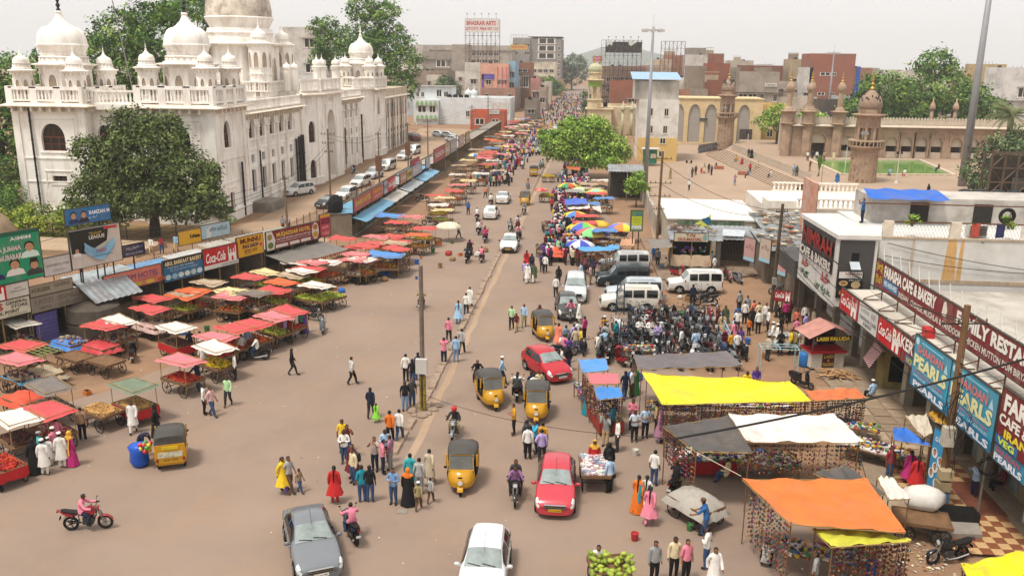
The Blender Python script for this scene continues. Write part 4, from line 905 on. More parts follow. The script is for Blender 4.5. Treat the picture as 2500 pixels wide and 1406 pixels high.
def car(x,y,deg,kind,colr,label,cat='car',trim=None,z=0,bump=None,group=None):
 m_=glossy(colr);t=thing({'h':'parked_car','s':'parked_car'}.get(kind[0],'parked_car')if cat=='parked car' else cat.replace(' ','_'),label,cat,(x,y,z),rad(deg),group)
 pr={'h':PHATCH,'hy':PHATCHY,'s':PSEDAN,'sy':PSEDANY,'m':PMPV,'j':PJEEP}[kind]
 b=glossy(bump)if bump else m_
 spawn(pr,t,{'body':m_,'mirror':mat('1c1c1c',.5,0)if kind=='j' or bump else m_,'door_handle':mat('1c1c1c',.5,0)if kind=='j' else m_,'front_bumper':b,'rear_bumper':b})
 return t
# ---- three wheeled auto rickshaw
YEL=glossy('b8860f');HOOD=mat('413e3a',.45,.2,2)
def auto_proto():
 pr=[]
 def A(nm,mb,m_,smooth=None,subs=()):
  me=mb.mesh(nm,m_);
  if smooth:asm(me,smooth)
  pr.append([nm,me,list(subs)])
 def ring(z,k,yo=0):
  base=[(-.62,-1.15),(-.66,-1.0),(-.66,.15),(-.60,.45),(-.50,.85),(-.30,1.05),(0,1.12),(.30,1.05),(.50,.85),(.60,.45),(.66,.15),(.66,-1.0),(.62,-1.15)]
  return[(x*k,y*(k if y>0 else 1)+yo,z)for x,y in base]
 b=MB();n=13;rs=[ring(.28,.86),ring(.42,1.0),ring(.62,1.02)]
 for s in rs:b.v+=s
 for i in range(2):
  for k in range(n):b.f.append((i*n+k,i*n+(k+1)%n,(i+1)*n+(k+1)%n,(i+1)*n+k));b.m.append(0)
 b.f.append(tuple(range(n-1,-1,-1)));b.m.append(0);b.f.append(tuple(range(2*n,3*n)));b.m.append(1)
 A('body',b,[YEL,DARK],35)
 f=MB()
 cols=[]
 for(z,k,y0)in((.55,1.02,0),(.75,1.0,-.02),(.92,.95,-.08),(1.0,.92,-.14)):
  cols.append([(x*k,y*k+y0,z)for x,y in[(-.58,.5),(-.50,.85),(-.30,1.05),(0,1.12),(.30,1.05),(.50,.85),(.58,.5)]])
 for c in cols:f.v+=c
 for i in range(3):
  for k in range(6):f.f.append((i*7+k+1,i*7+k,(i+1)*7+k,(i+1)*7+k+1));f.m.append(0)
 f.f.append((21,22,23,24,25,26,27));f.m.append(0)
 A('front_cowl',f,YEL,50)
 w=MB()
 P4=[(-.53,.62,1.0),(.53,.62,1.0),(.50,.34,1.58),(-.50,.34,1.58)]
 w.T(P4,.035,6,close=True);g=MB();g.add(P4,[(0,1,2,3)])
 A('windscreen',g,mat('4e4e48',.1,.3,2,spec=.7),None,[('frame',w.mesh('frame',YEL))])
 h=MB();prof=[]
 for(y,z,hw,dz)in((.40,1.60,.54,.05),(.2,1.68,.62,.07),(-.3,1.72,.67,.08),(-.85,1.70,.67,.08),(-1.12,1.60,.64,.06),(-1.24,1.35,.63,.04),(-1.25,1.02,.63,.03)):
  prof.append([(-hw,y,z-.28),(-hw*.98,y,z-.1),(-hw*.85,y,z),(-hw*.4,y,z+dz*.8),(0,y,z+dz),(hw*.4,y,z+dz*.8),(hw*.85,y,z),(hw*.98,y,z-.1),(hw,y,z-.28)])
 for c in prof[:5]:h.v+=c
 h.v+=[(x,-1.26 if abs(x)<.6 else-1.2,z-.0)for x,y,z in prof[5]]
 m_=9;rows=5
 for i in range(rows-1):
  for k in range(8):h.f.append((i*m_+k,i*m_+k+1,(i+1)*m_+k+1,(i+1)*m_+k));h.m.append(0)
 h.v=h.v[:45];o=len(h.v)
 h.add([(-.64,-1.12,1.32),(-.4,-1.2,1.62),(.4,-1.2,1.62),(.64,-1.12,1.32),(.64,-1.22,1.0),(-.64,-1.22,1.0)],[(5,4,3,2,1,0)])
 h.add([prof[4][k]for k in range(9)]+[(-.64,-1.2,1.3),(.64,-1.2,1.3)],[(0,9,10,8,7,6,5,4,3,2,1)])
 for sd in(-1,1):
  h.add([(sd*.66,-.55,1.44),(sd*.66,-1.12,1.34),(sd*.64,-1.22,1.0),(sd*.66,-.62,1.0)],[(0,1,2,3)])
 A('canvas_hood',h,HOOD,45)
 r=MB()
 r.X(-.64,.64,-1.24,-1.16,.42,1.3)
 for sd in(-1,1):r.X(sd*.66-.02,sd*.66+.02,-1.18,-.5,.55,1.02)
 A('rear_panel',r,YEL)
 q=MB();q.X(-.52,.52,-1.262,-1.24,.70,.96);A('rear_poster',q,mat('b8b49c',.6,.45,7,tint='3d3d2c',tsc=3,tamt=.8))
 q=MB();q.X(-.34,.34,-1.275,-1.24,1.08,1.22);A('rear_window',q,mat('c0a81c',.5,.2,6))
 me,x0,x1,y0,y1=text_mesh('AYAL KARI',.01);q=MB();q.add([((v.co.x-x0-(x1-x0)/2)*.62/(x1-x0),-1.245,.52+(v.co.y-y0)*.09/(y1-y0))for v in me.vertices],[tuple(p.vertices)for p in me.polygons]);A('lettering',q,flat('3a1c0c'))
 for sd in(-1,1):
  q=MB();q.X(sd*.56-.05,sd*.56+.05,-1.27,-1.235,.5,.66);A('tail_light',q,TAIL)
  q=MB();q.X(sd*.66-.03,sd*.66+.03,.3,.36,.95,1.6);q.X(sd*.665-.025,sd*.665+.025,-.55,-.49,.95,1.46);A('pillar',q,YEL)
  q=MB();q.L([(.02,-.06),(.07,-.04),(.07,.04),(.02,.06)],7,(sd*.68,.58,1.12),sy=.4);A('mirror',q,DARK)
 q=MB();q.X(-.58,.58,-1.0,-.5,.55,.78);q.X(-.58,.58,-1.12,-1.0,.7,1.3);A('passenger_seat',q,mat('2d1c18',.6,.2,5))
 q=MB();q.X(-.3,.3,.0,.3,.55,.8);A('driver_seat',q,mat('2d1c18',.6,.2,5))
 q=MB();q.T([(-.3,.5,1.08),(0,.56,1.04),(.3,.5,1.08)],.018,5);q.T([(0,.56,1.04),(0,.75,.8)],.025,5);A('handlebar',q,DARK)
 q=MB();q.L([(.05,0),(.11,.03),(.125,.1),(.115,.11)],12,(0,0,0));q.v=[(x,1.10+z*.95,.68+y)for x,y,z in q.v];A('headlight',q,[YEL],40,[('lens',(lambda t:(t.add([(.105*cos(2*pi*k/14),1.208,.68+.105*sin(2*pi*k/14))for k in range(14)],[tuple(range(14))]),t)[1])(MB()).mesh('lens',LAMP))])
 q=MB();n=9;vs=[]
 for i in range(n):
  a=.25+pi*.82*i/(n-1)
  for x in(-.13,-.1,.1,.13):rr_=.27 if abs(x)<.12 else.24;vs.append((x,1.02+rr_*cos(a),.23+rr_*sin(a)))
 q.add(vs,[(i*4+k,i*4+k+1,(i+1)*4+k+1,(i+1)*4+k)for i in range(n-1)for k in range(3)]);A('mudguard',q,YEL,40)
 wt,rm=wheel_meshes(.22,.11)
 for(x,y)in((0,1.02),(.55,-.78),(-.55,-.78)):
  w_=MB();w_.v=[(v.co.x+x,v.co.y+y,v.co.z+.22)for v in wt.vertices];w_.f=[tuple(p.vertices)for p in wt.polygons];w_.m=[0]*len(w_.f)
  q=MB();q.v=[(v.co.x+x,v.co.y+y,v.co.z+.22)for v in rm.vertices];q.f=[tuple(p.vertices)for p in rm.polygons];q.m=[0]*len(q.f)
  A('wheel',w_,RUBBER,50,[('rim',q.mesh('rim',STEEL))])
 q=MB();q.X(-.09,.09,1.13,1.14,.86,.93);A('number_plate',q,flat('17130a'))
 return pr
PAUTO=auto_proto()
def auto(x,y,deg,label,hood=None,group='yellow auto rickshaws on the street'):
 t=thing('auto_rickshaw',label,'auto rickshaw',(x,y,0),rad(deg),group);spawn(PAUTO,t,{'canvas_hood':hood}if hood else{});return t
# ---- motorcycle and scooter
def tyre(mb,r,w,c,n=18):mb.T([(c[0],c[1]+(r-w)*cos(2*pi*k/n),c[2]+(r-w)*sin(2*pi*k/n))for k in range(n)],w,6,close=True)
def spokes_rim(r,c,alloy=True,n=5):
 q=MB();m_=16
 q.T([(c[0],c[1]+r*cos(2*pi*k/m_),c[2]+r*sin(2*pi*k/m_))for k in range(m_)],.016,4,close=True)
 for k in range(n):
  a=2*pi*k/n;q.T([(c[0],c[1],c[2]),(c[0],c[1]+r*cos(a),c[2]+r*sin(a))],.02 if alloy else.006,4)
 q.T([(c[0]-.07,c[1],c[2]),(c[0]+.07,c[1],c[2])],.05,8);return q
def bike_proto():
 pr=[]
 def A(nm,mb,m_,sm=40,subs=()):
  me=mb.mesh(nm,m_);asm(me,sm);pr.append([nm,me,list(subs)])
 for y in(.68,-.60):
  q=MB();tyre(q,.305,.055,(0,y,.305));A('wheel',q,RUBBER,60,[('rim',spokes_rim(.245,(0,y,.305)).mesh('rim',IRON if y<0 else STEEL))])
 q=MB()
 for sd in(-.075,.075):q.T([(sd,.68,.305),(sd,.60,.55),(sd,.42,.98)],[.026,.03,.03],6)
 A('fork',q,STEEL)
 q=MB();vs=[]
 for i in range(8):
  a=.35+2.2*i/7
  for x in(-.075,-.04,.04,.075):vs.append((x,.68+(.335 if abs(x)<.05 else.31)*cos(a),.305+(.335 if abs(x)<.05 else.31)*sin(a)))
 q.add(vs,[(i*4+k,i*4+k+1,(i+1)*4+k+1,(i+1)*4+k)for i in range(7)for k in range(3)]);A('mudguard',q,WHITE)
 q=MB();vs=[]
 for(y,z0,z1,w_)in((.40,.72,.88,.07),(.30,.66,.98,.14),(.10,.64,.98,.165),(-.08,.66,.90,.13),(-.16,.70,.82,.08)):
  vs+=[(w_,y,z0+.04),(w_*1.05,y,(z0+z1)/2),(w_*.7,y,z1),(-w_*.7,y,z1),(-w_*1.05,y,(z0+z1)/2),(-w_,y,z0+.04)]
 q.add(vs,[(i*6+k,i*6+(k+1)%6,(i+1)*6+(k+1)%6,(i+1)*6+k)for i in range(4)for k in range(6)]+[(5,4,3,2,1,0),(24,25,26,27,28,29)]);A('fuel_tank',q,WHITE)
 q=MB();vs=[]
 for(y,z,w_)in((-.10,.80,.09),(-.25,.80,.14),(-.50,.83,.14),(-.80,.90,.11),(-.90,.92,.07)):vs+=[(w_,y,z-.06),(w_,y,z),(0,y,z+.02),(-w_,y,z),(-w_,y,z-.06)]
 q.add(vs,[(i*5+k,i*5+(k+1)%5,(i+1)*5+(k+1)%5,(i+1)*5+k)for i in range(4)for k in range(5)]+[(4,3,2,1,0),(20,21,22,23,24)]);A('seat',q,mat('161413',.5,.1,6))
 q=MB()
 for sd in(-1,1):q.add([(sd*.12,-.2,.76),(sd*.13,-.45,.62),(sd*.12,-.8,.74),(sd*.08,-.98,.90),(sd*.1,-.6,.82)],[(0,1,2,3,4)])
 q.add([(-.08,-.95,.86),(.08,-.95,.86),(.06,-1.05,.92),(-.06,-1.05,.92)],[(0,1,2,3)]);A('side_panel',q,WHITE)
 q=MB();q.X(-.13,.13,-.12,.26,.28,.58);q.L([(.1,-.12),(.13,-.1),(.13,.1),(.1,.12)],10,(0,0,0));n=40
 q.v[8:]=[(z*1.3,.3+y*.7-.1,.42+x)for x,y,z in q.v[8:]];A('engine',q,mat('4a4a4a',.4,.3,12,metal=.6),30)
 q=MB();q.T([(.0,.42,.92),(0,.36,.6),(0,.2,.3),(0,-.25,.3),(0,-.3,.62),(0,.36,.8)],.025,6);q.T([(.1,-.3,.4),(.1,-.6,.305)],.025,5);q.T([(-.1,-.3,.4),(-.1,-.6,.305)],.025,5);q.T([(.12,-.56,.4),(.13,-.42,.72)],.03,6);q.T([(-.12,-.56,.4),(-.13,-.42,.72)],.03,6);A('frame',q,IRON)
 q=MB();q.T([(-.1,.25,.35),(-.14,.1,.22),(-.15,-.25,.24),(-.15,-.75,.34)],[.02,.025,.045,.05],7);A('exhaust',q,CHROME)
 q=MB();q.T([(-.36,.22,1.0),(-.2,.36,1.06),(0,.40,1.02),(.2,.36,1.06),(.36,.22,1.0)],.016,5)
 for sd in(-1,1):
  q.T([(sd*.26,.32,1.05),(sd*.32,.36,1.22)],.008,4);q.L([(.02,-.03),(.06,0),(.02,.03)],7,(sd*.33,.36,1.25),sy=.4)
 A('handlebar',q,DARK)
 q=MB();q.L([(.03,-.14),(.1,-.08),(.115,0)],12,(0,0,0));q.v=[(x,.54+z,.92+y)for x,y,z in q.v]
 l_=MB();l_.add([(.1*cos(2*pi*k/12),.543,.92+.1*sin(2*pi*k/12))for k in range(12)],[tuple(range(12))]);A('headlight',q,WHITE,40,[('lens',l_.mesh('lens',LAMP))])
 q=MB();q.X(-.06,.06,-1.07,-1.0,.82,.88);A('tail_light',q,TAIL)
 q=MB();vs=[]
 for i in range(7):
  a=1.0+1.7*i/6
  for x in(-.07,.07):vs.append((x,-.60+.35*cos(a),.305+.35*sin(a)))
 q.add(vs,[(i*2,i*2+1,i*2+3,i*2+2)for i in range(6)]);q.X(-.09,.09,-.99,-.97,.5,.62);A('rear_mudguard',q,[mat('b8b6b0',.6,.1,4)if 0 else DARK])
 q=MB();q.X(-.09,.09,-1.0,-.985,.52,.62);A('number_plate',q,flat('d0cec6'))
 return pr
PBIKE=bike_proto()
def scooter_proto():
 pr=[]
 def A(nm,mb,m_,sm=40,subs=()):
  me=mb.mesh(nm,m_);asm(me,sm);pr.append([nm,me,list(subs)])
 for y in(.62,-.56):
  q=MB();tyre(q,.225,.05,(0,y,.225));A('wheel',q,RUBBER,60,[('rim',spokes_rim(.165,(0,y,.225)).mesh('rim',STEEL))])
 q=MB();vs=[]
 for(z,w_,y)in((.28,.16,.40),(.5,.2,.42),(.78,.2,.36),(.95,.12,.30)):vs+=[(-w_,y-.06,z),(-w_*.5,y+.04,z),(0,y+.07,z),(w_*.5,y+.04,z),(w_,y-.06,z)]
 q.add(vs,[(i*5+k,i*5+k+1,(i+1)*5+k+1,(i+1)*5+k)for i in range(3)for k in range(4)]);q.X(-.2,.2,-.1,.38,.24,.30);A('front_apron',q,WHITE)
 q=MB();vs=[]
 for(y,z0,z1,w_)in((-.10,.30,.66,.12),(-.25,.30,.68,.17),(-.6,.36,.70,.17),(-.85,.5,.72,.11),(-.92,.6,.70,.05)):vs+=[(w_*.9,y,z0),(w_,y,(z0+z1)/2),(w_*.7,y,z1),(-w_*.7,y,z1),(-w_,y,(z0+z1)/2),(-w_*.9,y,z0)]
 q.add(vs,[(i*6+k,i*6+(k+1)%6,(i+1)*6+(k+1)%6,(i+1)*6+k)for i in range(4)for k in range(6)]+[(5,4,3,2,1,0)]);A('body',q,WHITE)
 q=MB();q.X(-.13,.13,-.82,-.12,.68,.77);A('seat',q,mat('161413',.5,.1,6))
 q=MB();q.L([(.0,-.1),(.12,-.04),(.14,.04),(.05,.1)],10,(0,.33,1.0),sy=.9);q.T([(-.34,.2,1.0),(0,.3,1.02),(.34,.2,1.0)],.018,5)
 for sd in(-1,1):q.T([(sd*.2,.26,1.02),(sd*.3,.3,1.2)],.008,4);q.L([(.02,-.03),(.055,0),(.02,.03)],7,(sd*.31,.3,1.23),sy=.4)
 A('handlebar',q,WHITE)
 q=MB();q.add([(.07*cos(2*pi*k/10),.465-.0,1.0+.06*sin(2*pi*k/10))for k in range(10)],[tuple(range(10))]);A('headlight',q,LAMP)
 q=MB();q.L([(.05,.0),(.1,.06),(.06,.14)],8,(0,.62,.30),sy=2.0);A('mudguard',q,WHITE)
 q=MB();q.X(-.08,.08,-.93,-.86,.56,.64);A('tail_light',q,TAIL)
 q=MB();q.X(-.09,.09,-.9,-.885,.38,.48);A('number_plate',q,flat('d0cec6'))
 q=MB();q.T([(-.17,-.2,.24),(-.2,-.75,.3)],[.03,.05],7);A('exhaust',q,IRON)
 return pr
PSCOOT=scooter_proto()
def bike(x,y,deg,colr,label,kind='b',lean=0,group=None,z=0):
 t=thing('motorcycle' if kind=='b' else 'scooter',label,'motorcycle' if kind=='b' else 'scooter',(x,y,z),rad(deg),group);t.rotation_euler[1]=lean
 g=glossy(colr);spawn(PBIKE if kind=='b' else PSCOOT,t,{k:g for k in('mudguard','fuel_tank','side_panel','headlight','front_apron','body','handlebar')if not(kind=='b' and k=='handlebar')and not(kind=='s' and k=='headlight')});return t
def cycle_proto():
 pr=[]
 def A(nm,mb,m_,subs=()):pr.append([nm,asm(mb.mesh(nm,m_),40),list(subs)])
 for y in(.53,-.53):
  q=MB();tyre(q,.34,.018,(0,y,.34),20);A('wheel',q,RUBBER,[('spokes',spokes_rim(.31,(0,y,.34),False,12).mesh('spokes',STEEL))])
 q=MB()
 for a,b in(((0,.42,.8),(0,.02,.3)),((0,.38,.85),(0,-.18,.82)),((0,-.2,.95),(0,.02,.3)),((.05,-.53,.34),(.0,-.18,.82)),((.05,-.53,.34),(0,.02,.3)),((.05,.53,.34),(0,.38,.98))):q.T([a,b],.016,5)
 A('frame',q,IRON)
 q=MB();q.T([(-.27,.25,1.0),(-.2,.38,1.02),(.2,.38,1.02),(.27,.25,1.0)],.012,5);A('handlebar',q,CHROME)
 q=MB();q.L([(.06,0),(.1,.02),(.09,.06)],8,(0,-.24,.95),sy=1.4);A('saddle',q,DARK)
 q=MB();q.X(-.07,.07,-.8,-.35,.72,.74);A('carrier',q,IRON)
 return pr
PCYC=cycle_proto()
def bicycle(x,y,deg,label,group=None):t=thing('bicycle',label,'bicycle',(x,y,0),rad(deg),group);spawn(PCYC,t);return t
# ---------- trees
LEAFM={}
def leafm(cols):
 if cols not in LEAFM:LEAFM[cols]=[mat(c,.65,.25,.7,spec=.25)for c in cols]
 return LEAFM[cols]
BARK=mat('4a3c30',.95,.35,2,bump=.4,bscale=8)
def tree(name,label,x,y,h,blobs,cols,n,leaf=.35,trunk=.45,lean=(0,0),limbs=7,seed=1,z=0,cat='tree',group=None,droop=.0):
 """blobs: (dx, dy, z, rx, ry, rz) lobes of the crown; leaves sit in clumps near each lobe's skin with gaps between"""
 r=Rn(seed);t=thing(name,label,cat,(x,y,z),0,group)
 mb=MB();th=h*.42
 base=[(0,0,-.1),(lean[0]*.3,lean[1]*.3,th*.4),(lean[0]*.7,lean[1]*.7,th)]
 mb.T(base,[trunk*1.25,trunk*.9,trunk*.75],9)
 mb.B('trunk',BARK,t,True)
 fork=V3(base[-1])
 lm=MB()
 for k,b in enumerate(blobs[:limbs]):
  e=V3((b[0],b[1],b[2]));m_=fork.lerp(e,.5)+V3((r.u(-.5,.5),r.u(-.5,.5),r.u(0,.6)))
  lm.T([fork-V3((0,0,.3)),m_,e],[trunk*.5,trunk*.28,trunk*.08],6)
  for q in range(4):
   d=V3((r.gauss(0,1),r.gauss(0,1),r.gauss(.3,.6))).normalized();lm.T([m_.lerp(e,r.u(.2,1)),e+V3((d.x*b[3]*.8,d.y*b[4]*.8,d.z*b[5]*.7))],[trunk*.13,trunk*.03],4)
 lm.B('limb',BARK,t,True)
 vol=[b[3]*b[4]*b[5]for b in blobs];tot=sum(v**.667 for v in vol)
 V,Fa,M=[],[],[]
 for b,v in zip(blobs,vol):
  clumps=max(4,int(n*(v**.667)/tot/26))
  for c in range(clumps):
   d=V3((r.gauss(0,1),r.gauss(0,1),r.gauss(.15,.9))).normalized();rad_=r.u(.55,1.0)**.6
   cc=V3((b[0]+d.x*b[3]*rad_,b[1]+d.y*b[4]*rad_,b[2]+d.z*b[5]*rad_))
   cs=r.u(.5,1.15)*min(b[3],b[5])*.34+leaf*.5;tone=r.choice((0,0,1,1,1,2))
   for l in range(26):
    o=V3((r.gauss(0,cs*.5),r.gauss(0,cs*.5),r.gauss(0,cs*.36)))
    p=cc+o-V3((0,0,droop*abs(r.gauss(0,1))))
    nrm=(d*.8+V3((r.gauss(0,.7),r.gauss(0,.7),r.gauss(.5,.6)))).normalized()
    a=nrm.orthogonal().normalized();bb=nrm.cross(a);an=r.u(0,6.28);a,bb=a*cos(an)+bb*sin(an),bb*cos(an)-a*sin(an)
    s=leaf*r.u(.6,1.25);k=len(V)
    V+=[p-a*s*.5,p-bb*s*.26+nrm*s*.06,p+a*s*.5,p+bb*s*.26+nrm*s*.06];Fa.append((k,k+1,k+2,k+3));M.append(tone if r.random()<.75 else r.randrange(3))
 mb=MB();mb.v=[tuple(v)for v in V];mb.f=Fa;mb.m=M
 mb.B('crown',leafm(cols),t)
 return t
DK=('3c4a22','4f5e2c','6e7c40');MIDG=('40602a','587a32','7d9644');LIME=('5a7a28','7d9c3a','a0b856');BLUEG=('3c4e32','52663e','6e8052')
# ---------- hand carts
def cart_wheel(r):
 q=MB();m_=20
 q.T([(0,r*cos(2*pi*k/m_),r*sin(2*pi*k/m_))for k in range(m_)],.026,5,close=True)
 s=MB()
 for k in range(9):a=2*pi*k/9;s.T([(0,0,0),(0,r*cos(a),r*sin(a))],.008,4)
 s.T([(-.06,0,0),(.06,0,0)],.04,6);return q,s
_cw,_cs=cart_wheel(.36)
CWH=_cw.mesh('wheel',RUBBER);CSP=_cs.mesh('spokes',IRON)
_cartc={}
def cart_parts(L,W,H,roof,seed,tray,style):
 key=(L,W,H,roof,seed%5,tray,style)
 if key in _cartc:return _cartc[key]
 r=Rn(seed%5+3);pr=[]
 q=MB();q.X(-W/2,W/2,-L/2,L/2,H-.06,H);
 for(a,b,c_,d)in((-W/2,W/2,-L/2-.03,-L/2+.02),(-W/2,W/2,L/2-.02,L/2+.03),(-W/2-.03,-W/2+.02,-L/2,L/2),(W/2-.02,W/2+.03,-L/2,L/2)):q.X(a,b,c_,d,H-.1,H+tray)
 pr.append(['platform',q.mesh('platform',WOOD),[]])
 q=MB()
 for sx in(-1,1):
  for yy in(-.32,.32):q.T([(sx*W*.4,yy*L,.36),(sx*W*.36,yy*L,H-.08)],.02,4)
  q.T([(sx*W*.38,-L*.42,H-.12),(sx*W*.38,L*.42,H-.12)],.025,4)
 for yy in(-.32,.32):q.T([(-W*.46,yy*L,.36),(W*.46,yy*L,.36)],.02,5)
 q.T([(-W*.4,-.32*L,.36),(W*.4,.32*L,H-.1)],.016,4);pr.append(['frame',q.mesh('frame',IRON),[]])
 for sx in(-1,1):
  for yy in(-.32,.32):pr.append(['wheel',(sx*W*.46,yy*L,.36),[('spokes',CSP)]])
 if roof:
  q=MB();hs={}
  for sx in(-1,1):
   for sy in(-1,1):
    h=roof+r.u(-.08,.12);hs[(sx,sy)]=h;q=MB();q.T([(sx*W*.48,sy*L*.48,.3),(sx*(W*.48+r.u(-.04,.04)),sy*L*.48,h)],.022,5);pr.append(['post',q.mesh('post',BAMBOO),[]])
  if style!='bare':
   c=MB();nx,ny=7,9;ox,oy=W/2+.16,L/2+.18
   P=lambda u,v:(hs[(-1,-1)]*(1-u)*(1-v)+hs[(1,-1)]*u*(1-v)+hs[(-1,1)]*(1-u)*v+hs[(1,1)]*u*v)
   vs=[]
   for i in range(nx):
    for j in range(ny):
     u,v=i/(nx-1),j/(ny-1);e=min(u,1-u,v,1-v)
     sag=-.28*(u*(1-u)*4)*(v*(1-v)*4)*.55 if style=='cloth' else(.12 if style=='gable' else 0)*(1-abs(2*u-1))*2
     z=P(u,v)+sag+r.u(-.028,.028)-(.10+r.u(0,.12)if e==0 else 0)
     vs.append(((u*2-1)*ox+r.u(-.02,.02),(v*2-1)*oy+r.u(-.03,.03),z+.03))
   c.add(vs,[(i*ny+j,(i+1)*ny+j,(i+1)*ny+j+1,i*ny+j+1)for i in range(nx-1)for j in range(ny-1)])
   pr.append(['canopy',asm(c.mesh('canopy',[WHITE]),60),[]])
   q=MB()
   for sx in(-1,1):q.T([(sx*W*.5,-L*.52,hs[(sx,-1)]-.02),(sx*W*.5,L*.52,hs[(sx,1)]-.02)],.018,4)
   for sy in(-1,1):q.T([(-W*.52,sy*L*.5,hs[(-1,sy)]-.02),(W*.52,sy*L*.5,hs[(1,sy)]-.02)],.018,4)
   pr.append(['roof_frame',q.mesh('roof_frame',BAMBOO),[]])
  else:
   q=MB()
   for k in range(5):q.T([(-W*.52,-L*.5+L*k/4,roof),(W*.52,-L*.5+L*k/4,roof+.02)],.016,4);q.T([(-W*.5+W*k/4,-L*.52,roof+.03),(-W*.5+W*k/4,L*.52,roof+.03)],.016,4)
   pr.append(['roof_frame',q.mesh('roof_frame',mat('8ea05a',.8,.2,4)),[]])
 _cartc[key]=pr;return pr
N_CART=0
def cart(x,y,deg,label,canopy='b03a34',L=2.0,W=1.25,H=.85,roof=2.0,tray=.04,style='cloth',skirt=None,group='hand carts of the street market',cov=None,name='hand_cart',wood=None):
 global N_CART
 N_CART+=1
 t=thing(name,label,'cart',(x,y,0),rad(deg),group)
 for nm,me,subs in cart_parts(L,W,H,roof if canopy or style=='bare' else 0,N_CART*3+1,tray,style):
  if nm=='wheel':o=link('wheel',CWH,t,me);c=bpy.data.objects.new('spokes',CSP);COL.objects.link(c);c.parent=o
  else:
   o=link(nm,me,t)
   if nm=='canopy':setmat(o,mat(canopy,.8,.16,1.6,bump=.5,bscale=2.5,tint='8a7466',tsc=.9,tamt=.25))
   if nm=='platform' and wood:setmat(o,mat(wood,.85,.2,3))
 if skirt:
  q=MB();rr_=Rn(N_CART)
  for(a,b)in(((-W/2,-L/2),(W/2,-L/2)),((W/2,-L/2),(W/2,L/2)),((W/2,L/2),(-W/2,L/2)),((-W/2,L/2),(-W/2,-L/2))):
   n=8;a,b=V3((*a,0)),V3((*b,0));nn=V3(((b-a).y,-(b-a).x,0)).normalized()
   vs=[]
   for i in range(n+1):p=a.lerp(b,i/n)+nn*(.035+.02*(i%2));vs+=[(p.x,p.y,H+.03),(p.x+nn.x*.03,p.y+nn.y*.03,H-.42+rr_.u(-.05,.05))]
   q.add(vs,[(i*2,i*2+1,i*2+3,i*2+2)for i in range(n)])
  q.B('skirt',mat(skirt,.85,.15,3),t)
 return t
BALL=None
def ball(mb,x,y,z,r,mi=0,n=5):
 mb.L([(r*.55,-r*.8),(r,-r*.15),(r*.8,r*.5),(r*.2,r*.95)],n,(x,y,z),mi)
def heap(x,y,z,deg,L,W,hgt,cols,label,sz=.05,n=160,kind='pile',seed=0,cat='goods',name='goods_pile',group='goods heaped on the carts'):
 r=Rn(seed+int(x*10)+int(y*7));mb=MB();ca,sa=cos(rad(deg)),sin(rad(deg))
 for i in range(n):
  u,v=r.u(-1,1),r.u(-1,1);w=max(0,1-max(abs(u),abs(v))**1.6)
  zz=hgt*w*r.u(.55,1.0)+sz*.5
  if kind=='rows':u=round(u*4)/4.4;v=round(v*7)/7.5;zz=sz*.7+hgt*r.u(.1,.4)*w
  a,b=u*W/2,v*L/2
  if kind=='box':
   s=sz*r.u(.6,1.5);mb.X(a-s,a+s,b-s*.7,b+s*.7,zz-sz,zz+s*.6,r.randrange(len(cols)),rz=r.u(0,3))
  elif kind=='banana':
   an=r.u(0,6.28);p=V3((a,b,zz));d=V3((cos(an),sin(an),r.u(-.1,.5)))
   mb.T([p-d*sz*1.3,p+V3((0,0,sz*.5)),p+d*sz*1.3],[sz*.25,sz*.55,sz*.2],4,r.randrange(len(cols)))
  else:ball(mb,a,b,zz,sz*r.u(.75,1.2),r.randrange(len(cols)))
 base=MB();
 if kind!='rows':mb.P([(W*.46*cos(2*pi*k/10)*1.05,L*.46*sin(2*pi*k/10)*1.05)for k in range(10)],0,max(.03,hgt*.35),0)
 o=mb.B(name,[mat(c,.6,.2,4)for c in cols],loc=(x,y,z),rz=rad(deg));return tag(o,label,cat,group,kind='stuff')
# ---------- umbrellas
def umbrella(x,y,label,cols,R=1.35,h=2.2,tilt=0,z=0,deg=0):
 t=thing('market_umbrella',label,'umbrella',(x,y,z),rad(deg),'market umbrellas');t.rotation_euler[0]=tilt
 q=MB();q.T([(0,0,0),(0,0,h+.12)],.02,6);q.B('pole',STEEL,t)
 n=8
 for k in range(n):
  a0,a1=2*pi*k/n,2*pi*(k+1)/n;q=MB();vs=[(0,0,h)]
  for rr_,zz in((.4,-.06),(.75,-.2),(1,-.42)):
   for f in(0,.5,1):
    a=a0+(a1-a0)*f;s=R*rr_*(1 if f!=.5 else.95);vs.append((s*cos(a),s*sin(a),h+zz*R*.8))
  vs+=[(x_,y_,z_-.1)for x_,y_,z_ in vs[7:10]]
  q.add(vs,[(0,1,2),(0,2,3),(1,4,5,2),(2,5,6,3),(4,7,8,5),(5,8,9,6),(7,10,11,8),(8,11,12,9)])
  q.B('panel',mat(cols[k%len(cols)],.7,.1,3),t,True)
 return t
